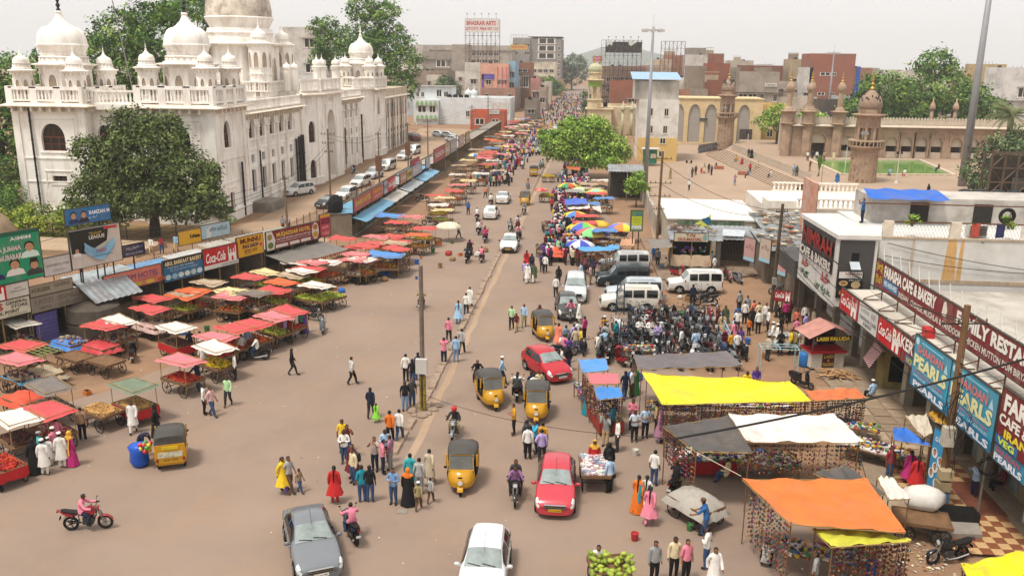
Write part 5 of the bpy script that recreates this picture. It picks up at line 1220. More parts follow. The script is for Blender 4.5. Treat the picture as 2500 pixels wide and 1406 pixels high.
# ---------- cloth awnings over given corner points
def tarp_mesh(pts,nx=14,ny=8,sag=.25,seed=1,hem=.0,wr=.04,ridge=0):
 a,b,c,d=(V3(p)for p in pts);r=Rn(seed);mb=MB();vs=[]
 ph=[(r.u(2,7),r.u(2,7),r.u(0,6))for _ in range(4)]
 for i in range(nx+1):
  for j in range(ny+1):
   u,v=i/nx,j/ny;p=(a*(1-u)+b*u)*(1-v)+(d*(1-u)+c*u)*v
   z=-sag*4*u*(1-u)*4*v*(1-v)*.5+ridge*(1-abs(2*v-1))
   z+=sum(wr*sin(f*u*3+g*v*3+h)for f,g,h in ph)*.6*min(1,6*min(u,1-u,v,1-v)+.25)+r.u(-wr,wr)*.35
   z-=.10*sin(u*pi*3)**2*(1 if v in(0,1)else 0)
   vs.append((p.x,p.y,p.z+z))
 mb.add(vs,[(i*(ny+1)+j,(i+1)*(ny+1)+j,(i+1)*(ny+1)+j+1,i*(ny+1)+j+1)for i in range(nx)for j in range(ny)])
 return mb
def tarpm(c):return mat(c,.6,.13,1.4,bump=1,bscale=1.6,tint='7a6a5a',tsc=.9,tamt=.3,spec=.35)
def awning(name,label,cat,pts,col,posts=True,sag=.25,seed=1,ropes=(),group=None,nx=14,ny=8,wr=.04,ridge=0,extra=()):
 x=sum(p[0]for p in pts)/4;y=sum(p[1]for p in pts)/4;t=thing(name,label,cat,(x,y,0),0,group)
 loc=[(p[0]-x,p[1]-y,p[2])for p in pts]
 tarp_mesh(loc,nx,ny,sag,seed,wr=wr,ridge=ridge).B('tarpaulin',tarpm(col),t,True)
 if posts:
  for p in loc:q=MB();q.T([(p[0]*.93,p[1]*.93,0),(p[0]*.93,p[1]*.93,p[2])],.024,5);q.B('post',WOOD,t)
 q=MB()
 for i in range(4):q.T([V3(loc[i])*.99-V3((0,0,.05)),V3(loc[(i+1)%4])*.99-V3((0,0,.05))],.022,5)
 q.B('roof_pole',BAMBOO,t)
 for a,b in ropes:
  q=MB();q.T([(a[0]-x,a[1]-y,a[2]),(b[0]-x,b[1]-y,b[2])],.012,4);q.B('rope',flat('c9bfa8',.9),t)
 return t
def strands(x0,y0,x1,y1,ztop,zbot,n,cols,label,seed=1,dots=9,sz=.045,cat='goods',name='hanging_goods',group='goods hung up for sale'):
 """strings of beads, bangles and bags hung along a line"""
 r=Rn(seed);mb=MB()
 for i in range(n):
  f=(i+r.u(-.3,.3))/max(1,n-1);x,y=x0+(x1-x0)*f+r.u(-.05,.05),y0+(y1-y0)*f+r.u(-.05,.05);ci=r.randrange(len(cols));zb=zbot+r.u(0,.3)
  for k in range(dots):
   z=ztop+(zb-ztop)*k/(dots-1);s=sz*r.u(.6,1.35)
   mb.L([(s*.3,-s),(s,0),(s*.3,s)],4,(x+r.u(-.02,.02),y+r.u(-.02,.02),z),ci if r.random()<.6 else r.randrange(len(cols)))
 o=mb.B(name,[mat(c,.5,.2,9)for c in cols]);return tag(o,label,cat,group,kind='stuff')
# ---------- sign boards: posts, board with frame, lettering
def board(name,label,A,B,z0,z1,col,lines,shapes=(),depth=.12,frame='3a342c',cat='sign',legs=0,parent=None,tilt=0,group=None):
 """A, B: the two lower ends in plan, left to right for somebody reading it"""
 A2,B2=V3((A[0],A[1],z0)),V3((B[0],B[1],z0));right=(B2-A2).normalized();up=V3((0,0,1));W=(B2-A2).length;H=z1-z0;nrm=right.cross(up)
 o0=V3((A[0],A[1],0));t=thing(name,label,cat,o0,0,group)if parent is None else parent
 off=o0 if parent is None else V3((0,0,0))
 a=A2-off
 mb=MB();P=[a,a+right*W,a+right*W-nrm*depth,a-nrm*depth];mb.P([(p.x,p.y)for p in P],z0,z1)
 mb.B('panel',mat(col,.6,.1,1.5,tint='8f8372',tsc=1.3,tamt=.34,spec=.3,stretch=(1,1,.5)),t)
 f=MB()
 for u0,u1,v0,v1 in((-.03,W+.03,-.04,0),(-.03,W+.03,H,H+.04),(-.04,0,-.03,H+.03),(W,W+.04,-.03,H+.03)):
  p0=a+right*u0+nrm*.02;p1=a+right*u1+nrm*.02;f.P([(p0.x,p0.y),(p1.x,p1.y),(p1.x-nrm.x*(depth+.03),p1.y-nrm.y*(depth+.03)),(p0.x-nrm.x*(depth+.03),p0.y-nrm.y*(depth+.03))],z0+v0,z0+v1)
 f.B('frame',mat(frame,.7,.2,3),t)
 if shapes:patch(t,shapes,a,right,up,W,H,.012)
 if lines:letter(t,lines,a,right,up,W,H,.03)
 for i in range(legs):
  p=a+right*(W*(i+.5)/legs)-nrm*(depth+.05);q=MB();q.T([(p.x,p.y,0),(p.x,p.y,z1)],.05,6);q.B('leg',IRON,t)
 return t
def portrait(u,v,ru,rv,shirt='d8d4cc',skin='b98a68',hair='1a1512'):
 """simple generic printed head and shoulders"""
 return[(shirt,[(u-ru*2,v-rv*2.4),(u+ru*2,v-rv*2.4),(u+ru*1.6,v-rv*1.25),(u+ru*.5,v-rv*.8),(u-ru*.5,v-rv*.8),(u-ru*1.6,v-rv*1.25)]),(hair,disc(u,v+rv*.25,ru*1.08,rv*1.02)),(skin,disc(u,v-rv*.1,ru*.88,rv*.95)),(hair,[(u-ru*.5,v+rv*.12),(u-ru*.15,v+rv*.12),(u-ru*.15,v+rv*.2),(u-ru*.5,v+rv*.2)]),(hair,[(u+ru*.15,v+rv*.12),(u+ru*.5,v+rv*.12),(u+ru*.5,v+rv*.2),(u+ru*.15,v+rv*.2)]),('8a5644',[(u-ru*.25,v-rv*.52),(u+ru*.25,v-rv*.52),(u+ru*.2,v-rv*.45),(u-ru*.2,v-rv*.45)])]
def minar_logo(u0,u1,v0,v1,c='e0dcd4'):
 """white printed silhouette of a gate with tall towers"""
 W,H=u1-u0,v1-v0;R=lambda a,b,d,e:rect(u0+a*W,u0+b*W,v0+d*H,v0+e*H)
 out=[]
 for x,h in((.04,1.0),(.3,.8),(.62,.8),(.86,1.0)):out+=[(c,R(x,x+.11,0,h*.86)),(c,[(u0+(x-.01)*W,v0+h*.86*H),(u0+(x+.12)*W,v0+h*.86*H),(u0+(x+.055)*W,v0+h*H)])]
 return out+[(c,R(.1,.92,0,.5)),('b01c24',disc(u0+.5*W,v0+.16*H,.12*W,.16*H)),('b01c24',R(.38,.62,0,.16))]
# ---------- poles and wires
def pole(name,label,x,y,h,col,r=.11,arms=(),cat='pole',lean=(0,0),boxes=(),group=None):
 t=thing(name,label,cat,(x,y,0),0,group)
 q=MB();q.T([(0,0,-.1),(lean[0],lean[1],h)],[r,r*.75],9);q.B('shaft',mat(col,.85,.25,1.5,tint='5a4a38',tsc=.8,tamt=.5),t)
 for(z,w,ang)in arms:
  q=MB();cx,cy=lean[0]*z/h,lean[1]*z/h;d=(cos(rad(ang))*w,sin(rad(ang))*w);q.T([(cx-d[0],cy-d[1],z),(cx+d[0],cy+d[1],z)],.035,4);o=q.B('cross_arm',IRON,t)
  q=MB()
  for f in(-.9,-.45,.45,.9):q.L([(.03,0),(.055,.05),(.035,.1),(.05,.14),(.02,.18)],6,(cx+d[0]*f,cy+d[1]*f,z+.03))
  q.B('insulator',mat('6a5a48',.4,.2,5),o)
 for(dx,dy,z,sx,sy,sz,c)in boxes:q=MB();q.X(dx-sx/2,dx+sx/2,dy-sy/2,dy+sy/2,z,z+sz);q.B('box',mat(c,.6,.2,3),t)
 return t
CABLE=mat('1a1816',.7,.1,3)
def wire(a,b,sag,r,label,name='cable',cat='cable',group='overhead cables'):
 a,b=V3(a),V3(b);n=14
 q=MB();q.T([a.lerp(b,i/n)-V3((0,0,sag*4*(i/n)*(1-i/n)))for i in range(n+1)],r,5)
 return tag(q.B(name,CABLE),label,cat,group)
# ---------- buildings
WFR=MB()
for a in((-.5,-.42,0,1),(.42,.5,0,1),(-.5,.5,0,.07),(-.5,.5,.93,1),(-.04,.04,0,1)):WFR.X(a[0],a[1],-.06,.05,a[2],a[3])
WFR.X(-.58,.58,-.13,.02,-.05,.0)
WFRM=WFR.mesh('window',WHITE)
WPM=MB();WPM.quad((-.45,-.02,.05),(.45,-.02,.05),(.45,-.02,.95),(-.45,-.02,.95));WPMM=WPM.mesh('pane',PANE)
SHD=MB();SHD.add([(-.65,-.5,1.02),(.65,-.5,1.02),(.65,0,1.12),(-.65,0,1.12),(-.65,-.5,.97),(.65,-.5,.97),(.65,0,1.05),(-.65,0,1.05)],[(0,1,2,3),(4,5,1,0),(5,6,2,1),(7,4,0,3),(7,6,5,4)]);SHDM=SHD.mesh('sunshade',CONC)
def window(par,x,y,z,w,h,face,fm=None,shade=True):
 """face: 's' looks to -Y, 'e' +X, 'w' -X"""
 o=link('window',WFRM,par,(x,y,z),{'s':0,'e':pi/2,'w':-pi/2}[face]);o.scale=(w,.6,h)
 if fm:setmat(o,fm)
 p=bpy.data.objects.new('pane',WPMM);COL.objects.link(p);p.parent=o
 if shade:s=bpy.data.objects.new('sunshade',SHDM);COL.objects.link(s);s.parent=o;s.scale[1]=2
 return o
def block(label,x0,x1,y0,y1,h,col,south=(),east=(),west=(),name='building',clutter=0,m=None,parap=.7,group=None,shade=True,slabs=(),seed=1,z0=0,fm=None):
 """south: (x fraction, z, w, h) windows on the near face"""
 t=thing(name,label,'building',((x0+x1)/2,(y0+y1)/2,z0),0,group);cx,cy=(x0+x1)/2,(y0+y1)/2;dx,dy=(x1-x0)/2,(y1-y0)/2
 M_=m or mat(col,.85,.14,.35,tint='6e6252',tsc=.22,tamt=.55)
 mb=MB();mb.X(-dx,dx,-dy,dy,0,h);mb.B('wall',M_,t)
 if parap:
  mb=MB();w=.2
  for a in((-dx,dx,-dy,-dy+w),(-dx,dx,dy-w,dy),(-dx,-dx+w,-dy+w,dy-w),(dx-w,dx,-dy+w,dy-w)):mb.X(*a,h,h+parap)
  mb.B('parapet',M_,t)
 for(f,z,w,hh)in south:window(t,-dx+2*dx*f,-dy-.03,z,w,hh,'s',fm,shade)
 for(f,z,w,hh)in east:window(t,dx+.03,-dy+2*dy*f,z,w,hh,'e',fm,shade)
 for(f,z,w,hh)in west:window(t,-dx-.03,-dy+2*dy*f,z,w,hh,'w',fm,shade)
 for z in slabs:mb=MB();mb.X(-dx-.5,dx+.5,-dy-.6,dy,z,z+.16);mb.B('floor_slab',CONC,t)
 r=Rn(seed)
 for k in range(clutter):
  x,y=r.u(-dx*.7,dx*.7),r.u(-dy*.6,dy*.6);c=r.randrange(3)
  if c==0:mb=MB();mb.L([(.6,0),(.62,1.0),(.5,1.2),(.2,1.3)],10,(x,y,h));mb.B('water_tank',DARK if r.random()<.5 else mat('3a3a3a',.5,.1,2),t,True)
  elif c==1:mb=MB();s=r.u(1.2,2.4);mb.X(x-s,x+s,y-s,y+s,h,h+r.u(2,2.8));mb.X(x-s*1.1,x+s*1.1,y-s*1.1,y+s*1.1,h+2.8,h+2.95);mb.B('stair_head',mat(r.choice(['a08f7a','b8aa98','8a7a6a']),.9,.2,.6),t)
  else:mb=MB();[mb.T([(x+i*1.2,y,h),(x+i*1.2,y,h+r.u(1,1.8))],.05,4)for i in range(4)];mb.B('column_bars',RUST,t)
 return t
USED={}
LM=[(27,203,'arcade wall'),(60,168,'mosque hall'),(10,335,'torn black billboard'),(40,302,'unfinished brick block'),(-43,335,'white billboard'),(-30,565,'grey tower'),(72,215,'banyan'),(27,325,'empty billboard frame'),(140,420,'right skyline'),(60,520,'middle skyline'),(220,700,'far right skyline'),(20,800,'street end'),(-90,600,'left skyline'),(330,1000,'horizon at right'),(60,1200,'horizon'),(-27,62,'sweet shop'),(-25.6,68,'grey canvas awning'),(-34,48,'left edge sign boards'),(-30.5,55,'salmon hotel board'),(-23.5,86,'faded red snack board'),(-23.5,102,'second cola board'),(-23,122,'parking sign'),(-23,150,'crimson board'),(-8.6,42,'median pole'),(-8.8,60,'median kerb'),(-8.9,90,'median'),(-1.1,33,'red hatchback'),(-4,38,'middle auto'),(-8,36,'median end'),(-16,37,'junction middle'),(-20,46,'banana cart'),(-24,36,'peanut cart'),(-25,32,'tomato cart'),(1.5,40,'left bead stalls'),(4,36,'dark grey tarpaulin'),(6,42,'yellow tarpaulin'),(5,49,'grey tarpaulin'),(3,56,'parked motorcycles'),(8,56,'bicycle rack'),(12,58,'snack counter'),(13.5,63,'dark wooden pole'),(15,53,'lassi kiosk'),(1.6,63,'off-white jeep'),(1.5,70,'dark jeep'),(-3.5,72,'orange covered cart'),(.5,78,'blue lit stall'),(-1.5,92,'striped umbrellas'),(-2.5,108,'white canvas stall'),(-2.5,125,'rainbow umbrellas'),(-2,145,'feathery tree'),(8,76,'tea stall'),(12,77,'iron gate'),(10,110,'forecourt'),(26,150,'mosque steps'),(40,160,'mosque pool'),(9,31,'orange tarpaulin'),(15,34,'pearl shop'),(-12,30,'slate saloon'),(-8.9,130,'far median'),(-13,180,'far street'),(-15,230,'orange office'),(-5,210,'green minaret')]
def near(x,y,k=0):
 return sorted(LM,key=lambda l:hypot(l[0]-x,(l[1]-y)*.8))[k]
def uniq(base,x,y,hint=''):
 c=[base+' '+hint]if hint else[]
 a,b=near(x,y),near(x,y,1)
 rel=['beside','beyond' if y>a[1]+1 else 'in front of'][0 if abs(y-a[1])<2.5 else 1]
 c+=['%s %s the %s'%(base,rel,a[2]),'%s between the %s and %s'%(base,a[2],b[2]),'%s %s of the %s'%(base,'right' if x>a[0]else 'left',a[2]),'%s near %s'%(base,b[2])]
 for s in c:
  if len(s.split())<=16 and s not in USED:USED[s]=1;return s
 return '%s near the %s'%(base.split(',')[0]+base.split('trousers')[-1]*(',' in base),a[2])
# ---------- city beyond, mosque and forecourt
def grid(nx,zs,w,h,f0=.15,f1=.85):return[(f0+(f1-f0)*(i/(nx-1)if nx>1 else.5),z,w,h)for z in zs for i in range(nx)]
BG='houses of the old town beyond the palace'
block('long grey concrete block under a flat blue-green roof edge',-111.85,-49.78,520,544,27.02,'a39a8e',south=grid(14,[9,13,17,21],3,1.8),slabs=(24.0,),parap=0)
block('raw grey concrete house with two deep dark balconies',-79.45,-65.63,400,418,21.28,'8f857a',south=[(.62,15.2,4.6,3.2),(.88,15.2,1.4,3.4),(.62,9.6,4.6,2.6),(.2,12,1.2,1.4)],slabs=(14.3,18.6),shade=False)
block('blank concrete stair tower beside the raw grey house',-65.47,-58.17,398,412,24.9,'988d82',south=[(.7,12.3,1.4,1.2),(.25,7.5,2.6,3.4)],parap=.3)
block('low stained house with brick patches below the grey concrete house',-72.77,-58.63,345,365,13.47,'8d7b6c',south=[(.25,3,3,1.6),(.7,6.5,6,2.2),(.2,7.5,2,1)],slabs=(5.6,),clutter=3)
block('white shuttered house peeping out behind the left tree by palace',-94.76,-84.96,430,445,24.3,'c8c2b8',south=grid(3,[8,12,16],1.6,1.6),slabs=(18,))
t=block('narrow whitewashed house with two green shaded windows',-49.34,-43.43,330,344,16.8,'c4beb4',south=[(.55,9.6,2.2,1.8),(.55,2.7,2.2,1.8),(.6,5.6,2.4,.6)],clutter=2)
t=block('peach and pink house with violet window surround',-43.32,-32.71,328,344,16.48,'cf9c84',south=[(.30,9.5,2.1,1.8),(.30,2.6,2.1,1.8)]+[(f,z,1.1,1.9)for z in(2.6,9.4)for f in(.66,.79,.92)],clutter=2)
VI=mat('5c4c94',.8,.1,1)
for a in((-4.7,-3.9,0,13.2),(-4.7,0.1,11.4,13.4)):mb=MB();mb.X(a[0],a[1],-8.25,-8.02,a[2],a[3]);mb.B('painted_band',VI,t)
for xx in(1.3,3.0,4.6):mb=MB();mb.X(xx-.16,xx+.16,-8.3,-8.02,0,16);mb.B('pipe',mat('c06a72',.7,.1,2),t)
block('tall narrow pale blue house with louvred front',-33.31,-30.66,334,350,17.53,'8fb2c6',south=[(f,z,.9,2.2)for z in(4,8,12)for f in(.3,.7)],fm=mat('7ea4bc',.6))
block('brown brick house front beside the pale blue house',-32.47,-26.08,352,370,17.09,'8c5f48',south=[(.3,8,2,3.8),(.7,8,2.2,4.4),(.5,14,4,1)],slabs=(13,),clutter=1)
block('very tall grey tower with stacked balconies and blue roof edge',-43.03,-22.4,560,600,32.19,'86807c',south=[(.55,z,11,3.4)for z in(20,24.5,29)]+[(.93,z,1.6,2.4)for z in(9,13,17,21,25)],slabs=(33.2,),parap=0,shade=False)
block('grey upper part of block standing left of the tall tower',-52.95,-42.36,558,588,31.73,'918b86',south=grid(2,[22,27],3,2))
block('cream commercial house with stepped roof before the tall tower',-37.05,-23.13,500,524,17.31,'cbbfa8',south=grid(4,[4,8,12],2.2,1.8),clutter=3)
block('white flat roofed house at street edge below small trees',-29.35,-24.57,365,377,11.99,'c8bfb2',south=grid(2,[3,7],1.6,1.8),clutter=1)
block('pink and maroon shop house on the street edge',-24.72,-21.28,335,347,11.29,'b07a70',south=[(.4,3,1.4,4),(.8,3,1,4)],clutter=1)
block('grey rendered shop with plain side wall at street edge',-21.08,-17.14,262,274,6.3,'7d746a',south=[(.5,3.0,2.2,1.2)],east=[(.3,.3,2,2.2),(.7,.3,2,2.2)],clutter=2)
block('cement shop house with awning where the street narrows',-21.21,-18.43,330,344,8.13,'a0907e',south=[(.5,3,2,2)],east=[(.5,.3,3,2.4)],clutter=1)
block('white shop house half hidden by far street trees',-25.75,-20.34,400,414,8.42,'b8b0a4',south=[(.5,3,2,2)],clutter=1)
MQ=mat('ced2d2',.75,.08,.6,tint='98948a',tsc=.4,tamt=.3)
t=block('white prayer hall with two bands of small green arches',-51.8,-45.4,250,260,6.9,'',m=MQ,parap=0,south=[(.28,3.4,2.6,2.0),(.76,3.4,2.0,2.0)],shade=False)
GR=mat('86ac78',.8,.1,1)
for z in(1.6,5.6):
 mb=MB();mb.X(-3.35,3.35,-5.5,-5.02,z-.15,z+1.5);mb.B('balcony_band',MQ,t)
 for i in range(5):mb=MB();o=[(-.45,0),(.45,0),(.45,.7),(0,1.25),(-.45,.7)];mb.P([(-2.6+i*1.3+u,z+v)for u,v in o],-5.6,-5.48,0,'y');mb.B('green_arch',GR,t)
block('whitewashed upper room with arched openings on prayer hall roof',-54,-42.5,257,266,10.4,'',m=MQ,south=[(.12,7.6,.9,1.4),(.25,7.5,1,1.5),(.68,7.6,1.6,2.2),(.86,7.6,1.3,1.6)],shade=False,slabs=(10.5,),parap=.3)
t=block('long plain white wall of prayer compound with black water tanks',-45.3,-24.6,253,268,7.0,'',m=MQ,south=[(.40,2.2,1.2,1.8)],shade=False)
for i in range(4):mb=MB();mb.L([(.7,0),(.75,1.1),(.5,1.35),(.2,1.45)],10,(-8+i*1.7,-4,7));mb.B('water_tank',DARK,t,True)
for i,(x,z)in enumerate(((-5.1,7),(-3.4,7))):mb=MB();mb.L([(1.0,0),(1.0,1.2)],12,(x+2.5,-3,z));onion(mb,(x+2.5,-3),1.1,z+1.2,rib=8,n=14);mb.B('small_dome',[MQ,MQ],t,True)
mb=MB();mb.X(5.0,9.9,-7.7,-7.52,3.6,6.6);mb.B('banner',mat('c9c6c0',.7,.15,2,tint='806a50',tsc=1.5,tamt=.5),t)
t=block('small orange roadside office with white framed windows',-33.6,-24.3,234,242,4.3,'b8583a',south=[(.28,1.35,2.6,1.7),(.74,1.35,2.0,1.6)],shade=False,parap=.8)
board('sign_board','small white notice board fixed on orange office parapet',(-28.4,233.9),(-25.6,233.9),4.2,5.4,'c8c4ba',[('دارالامان',.1,.9,.3,.75,'4a4a48',.0)])
def scaffold(t,x0,x1,y,z0,z1,nx,nz,col=RUST,r=.07,depth=2.0):
 mb=MB()
 for d in(0,depth):
  for i in range(nx+1):x=x0+(x1-x0)*i/nx;mb.T([(x,y+d,z0),(x,y+d,z1)],r,4)
  for k in range(nz+1):z=z0+(z1-z0)*k/nz;mb.T([(x0,y+d,z),(x1,y+d,z)],r*.8,4)
 for i in range(nx):
  for k in range(nz):
   if(i+k)%2==0:mb.T([(x0+(x1-x0)*i/nx,y,z0+(z1-z0)*k/nz),(x0+(x1-x0)*(i+1)/nx,y,z0+(z1-z0)*(k+1)/nz)],r*.6,3)
   else:mb.T([(x0+(x1-x0)*(i+1)/nx,y,z0+(z1-z0)*k/nz),(x0+(x1-x0)*i/nx,y,z0+(z1-z0)*(k+1)/nz)],r*.6,3)
 mb.B('scaffold',col,t)
t=board('billboard','white billboard with red lettering on tall rusty scaffold over rooftops',(-49.3,330),(-36.4,330),28.4,33.2,'d6d0cb',[('BHASKAR ARTS',.05,.9,.52,.84,'b53a34',.03),('23731577, 9866 007 123',.01,.96,.12,.38,'b53a34',.02)])
scaffold(t,0,12.9,.4,15.5,33,8,6)
for i in range(5):mb=MB();mb.T([(1+i*2.7,.2,33),(1+i*2.7,-1.2,35-.4*(i%2))],.04,4);mb.L([(.1,0),(.28,.2),(.1,.4)],6,(1+i*2.7,-1.2,34.7));mb.B('floodlight',DARK,t)
t=board('billboard','small yellow billboard with red figures on thin frame',(-46.83,480),(-37.47,480),24.2,26.8,'c8a04e',[('8849090467',.06,.94,.25,.8,'b8622e',.02)]);scaffold(t,0,9.4,.3,8,32,6,6,STEEL,.05)
t=board('billboard','torn black billboard high on dark scaffold right of street',(3.1,330),(16.4,330),21.6,25.4,'1c1918',[],[('c8c4bc',[(.0,1),(.2,1),(.17,.62),(.1,.78),(.04,.55)]),('c8c4bc',[(.62,.98),(.86,1),(.7,.62),(.64,.74)])]);scaffold(t,-1.5,13.3,.3,7,26,9,7,IRON)
for i in range(5):mb=MB();mb.T([(1+i*2.7,.2,25.4),(1+i*2.7,-1.2,27)],.04,4);mb.L([(.1,0),(.3,.2),(.1,.4)],6,(1+i*2.7,-1.2,26.9));mb.B('floodlight',DARK,t)
t=thing('billboard','empty rusty billboard frame standing on roofs without a poster','billboard',(22.8,320,0));scaffold(t,0,8.4,0,9,25.5,6,7)
board('billboard','pink hoarding edge glimpsed behind the green domed minaret',(-1.85,420),(2.58,420),18.5,20.8,'b04878',[('सेल',.2,.8,.2,.8,'d8a0b8',.0)])
block('mixed brick and plaster tenement under the torn black billboard',2.15,18.62,334,350,15.97,'8f7263',south=grid(6,[3,7,11],1.6,1.6),slabs=(5.9,9.9),clutter=4)
block('red brick house front with white parapet beside green minaret',4.27,12.69,262,276,11.7,'8a5540',south=[(.75,6.5,2,1.2)],clutter=2,parap=1.2)
block('cream low house behind the roadside tree',-1.31,15.4,226,246,6.3,'c4b294',south=[(.2,1.5,1.6,1.8),(.8,2.6,1.4,1.6)],clutter=1)
t=thing('minaret','small cream and green minaret with ribbed white dome beside street','minaret',(-.2,225,0));CR=mat('c9b896',.85,.12,.7,tint='8a7a60',tsc=.5,tamt=.4);GG=mat('7d9a3c',.8,.15,1)
mb=MB();mb.X(-1.9,4.4,-1.8,4,0,6.4);mb.X(-2.3,4.8,-2.2,4.4,6.4,6.7);mb.B('base',CR,t)
mb=MB();octo(mb,(0,0),1.95,6.7,8.8);cornice(mb,(0,0),1.95,8.8,over=.3)
for k in range(8):a=2*pi*(k+.5)/8;mb.T([(1.65*cos(a),1.65*sin(a),8.8),(1.65*cos(a),1.65*sin(a),13.4)],.18,6)
mb.B('gallery',CR,t)
mb=MB();octo(mb,(0,0),1.85,12.0,13.5);mb.B('arch_band',GG,t)
mb=MB();octo(mb,(0,0),.9,8.8,13.2);mb.B('core',CR,t)
mb=MB();cornice(mb,(0,0),1.9,13.7,over=.5);octo(mb,(0,0),1.6,13.8,15.4);cornice(mb,(0,0),1.6,15.4,over=.3);mb.B('upper_band',CR,t)
mb=MB();mb.L([(1.5,15.5),(1.75,16.3),(1.6,17.0),(1.1,17.5),(.4,17.8)],32,(0,0,0),lobes=16,amp=.04);mb.B('dome',mat('b9b59a',.7,.35,3,tint='7a9440',tsc=3,tamt=.7),t)
for x in(-.35,.9):mb=MB();mb.L([(.15,17.6),(.3,18.2),(.1,18.5),(.35,18.9),(.1,19.2),(.05,20)],8,(x,0,0));mb.B('finial',mat('a8842c',.5,.2,3),t)
for(x,y)in((7.3,-2),(9.6,-1)):
 mb=MB();mb.T([(x,y,0),(x,y,6)],.35,8);mb.L([(.2,6),(.75,6.5),(.6,7.2),(.2,7.7),(.08,8.6)],12,(x,y,0));mb.B('small_minaret',mat('b9b59a',.7,.3,3,tint='7a9440',tsc=3,tamt=.6),t,True)
t=block('tall white stained house with yellow ground floor facing the forecourt',8.2,15.6,165,176,11.4,'',m=mat('d0cbc2',.85,.1,.5,tint='8e8a82',tsc=.35,tamt=.5),south=[(.30,8.4,.8,1.5),(.69,8.4,.8,1.5),(.32,5.2,.8,1.5),(.68,5.2,.8,1.5)],shade=False,parap=0)
mb=MB();mb.X(-4.6,3.5,-5.3,5,11.4,14.8);mb.B('upper_wall',mat('c2bdb2',.9,.18,.4,tint='6e6a62',tsc=.3,tamt=.7,stretch=(1,1,.3)),t)
mb=MB();mb.X(-3.72,3.73,-5.62,-5.45,0,4.4);mb.B('yellow_wall',mat('c9a868',.85,.1,.6),t)
mb=MB();mb.add([(-5.2,-6.2,15.1),(3.9,-6.2,15.1),(3.9,5,16.3),(-5.2,5,16.3)],[(0,1,2,3)]);mb.B('roof_sheet',mat('8aa8c0',.5,.1,1),t)
for(x,z)in((1.0,3.3),(.9,.9)):window(t,x,-5.65,z,1.1,1.1,'s',None,False)
t=thing('kiosk','green panelled kiosk on the forecourt beside white house','kiosk',(10.2,158,0));mb=MB();mb.X(-1.2,1.2,-1,1,.4,3.0);mb.B('wall',mat('1f6a4c',.6,.15,2),t);mb=MB();mb.X(-1.5,1.6,-1.4,1.3,3.0,3.12);mb.B('roof',mat('b8b8b4',.5,.1,2),t);mb=MB();mb.X(.1,1.0,-1.06,-1.0,1.4,2.2);mb.B('hatch',mat('b8ae98'),t)
t=thing('arcade_wall','cream boundary hall with tall blind grey pointed arches','building',(0,0,0));put,L,_=wallplane((15.7,203),(38,203));mb=MB();hl=[arch_hole(3.4+i*3.7,.4,2.75,8.6,5.8)for i in range(5)]
YW=mat('cdb68c',.85,.1,.5,tint='96825e',tsc=.3,tamt=.35);wall_holes(mb,[(0,0),(L,0),(L,10.2),(0,10.2)],hl,put,.35);mb.X(15.7,38,203.4,214,0,10.1);mb.X(15.5,38.2,202.8,214.2,10.2,10.45);mb.B('wall',YW,t)
for i,h in enumerate(hl):mb=MB();mb.add([put(u,v,.34)for u,v in h],[tuple(range(len(h)))]);o=mb.B('blind_arch',mat('9b948c',.9,.1,.8,stretch=(.4,.4,6)),t)
mb=MB();mb.X(24.0,25.7,202.9,203.1,5.2,5.9);o=mb.B('plaque',mat('1d2620',.5,.1,2),t);letter(t,[('مکہ مسجد',.1,.9,.5,.85,'a8b0a0',0),('MECCA MASJID',.08,.92,.12,.36,'a8b0a0')],(24,202.9,5.2),(1,0,0),(0,0,1),1.7,.7)
mb=MB();mb.X(33.2,36.0,202.86,202.99,.4,3.6);mb.B('entrance',mat('4a4038',.8,.3,2),t)
t=block('yellow two storey house with long balcony behind stone minaret',36.5,46,212,222,8.1,'c9ac62',south=[(.2,5.2,2.6,2.4),(.6,5.2,1.3,1.7),(.9,5.2,1.1,1.7),(.55,1.2,1.4,1.8)],slabs=(4.7,),shade=False)
mb=MB();mb.X(-4.9,5.2,-6.2,-6.0,3.2,4.7);mb.B('balcony',mat('cdb98e',.85,.1,.6),t)
block('blank grey cement house rising behind the arcade wall',29.66,35.91,290,302,16.84,'8a7c6c',south=[(.78,8,1,.8),(.5,3.5,1.6,1)],parap=.4)
block('red brick house with recessed dark shaft behind the arcade wall',35.5,42.58,288,300,17.43,'8a4e3a',south=[(.38,8,1.4,3.6),(.38,4.5,1.4,2.4)],shade=False)
block('small brick outhouse with white roof behind arcade wall',32.38,37.09,262,270,12.72,'7d4c3a',south=[(.5,2,1,1)],clutter=1,seed=4)
block('low cement rooms with open front over arcade wall',27.86,32.3,258,266,10.09,'8a8072',south=[(.5,5.5,1,.8)])
block('grey plastered house beside the brick house',43.73,46.9,296,306,16.15,'8f8982',south=[(.5,7.5,3,1.6)])
t=block('long grey school block with barred windows and white name board',44.78,57.06,282,292,15.01,'9b9184',south=[(.12,6.6,2.8,2.4),(.36,6.6,2.8,2.4),(.60,6.6,1.2,2.4),(.93,6.6,1.2,2.4),(.12,2,2.6,1.8),(.34,2,1.6,1.8)],slabs=(5.6,9.4),clutter=2,seed=9)
board('sign_board','white name board with script lettering on long grey block',(52.65,281.8),(56.41,281.8),11.2,12.4,'d0ccc4',[('Cabinet',.08,.92,.2,.8,'2c2a2a',.0,.3)])
block('sloping brick wall house with white fascia behind school block',53.11,67.74,330,342,16.84,'7a4a38',clutter=2,seed=12)
block('white three storey house with small dark vents',33.64,42.3,345,359,20.57,'c2bcb4',south=[(.3,12.2,1.2,.8),(.6,12.2,1.2,.8),(.85,12.2,1.2,.8)],clutter=1,seed=2)
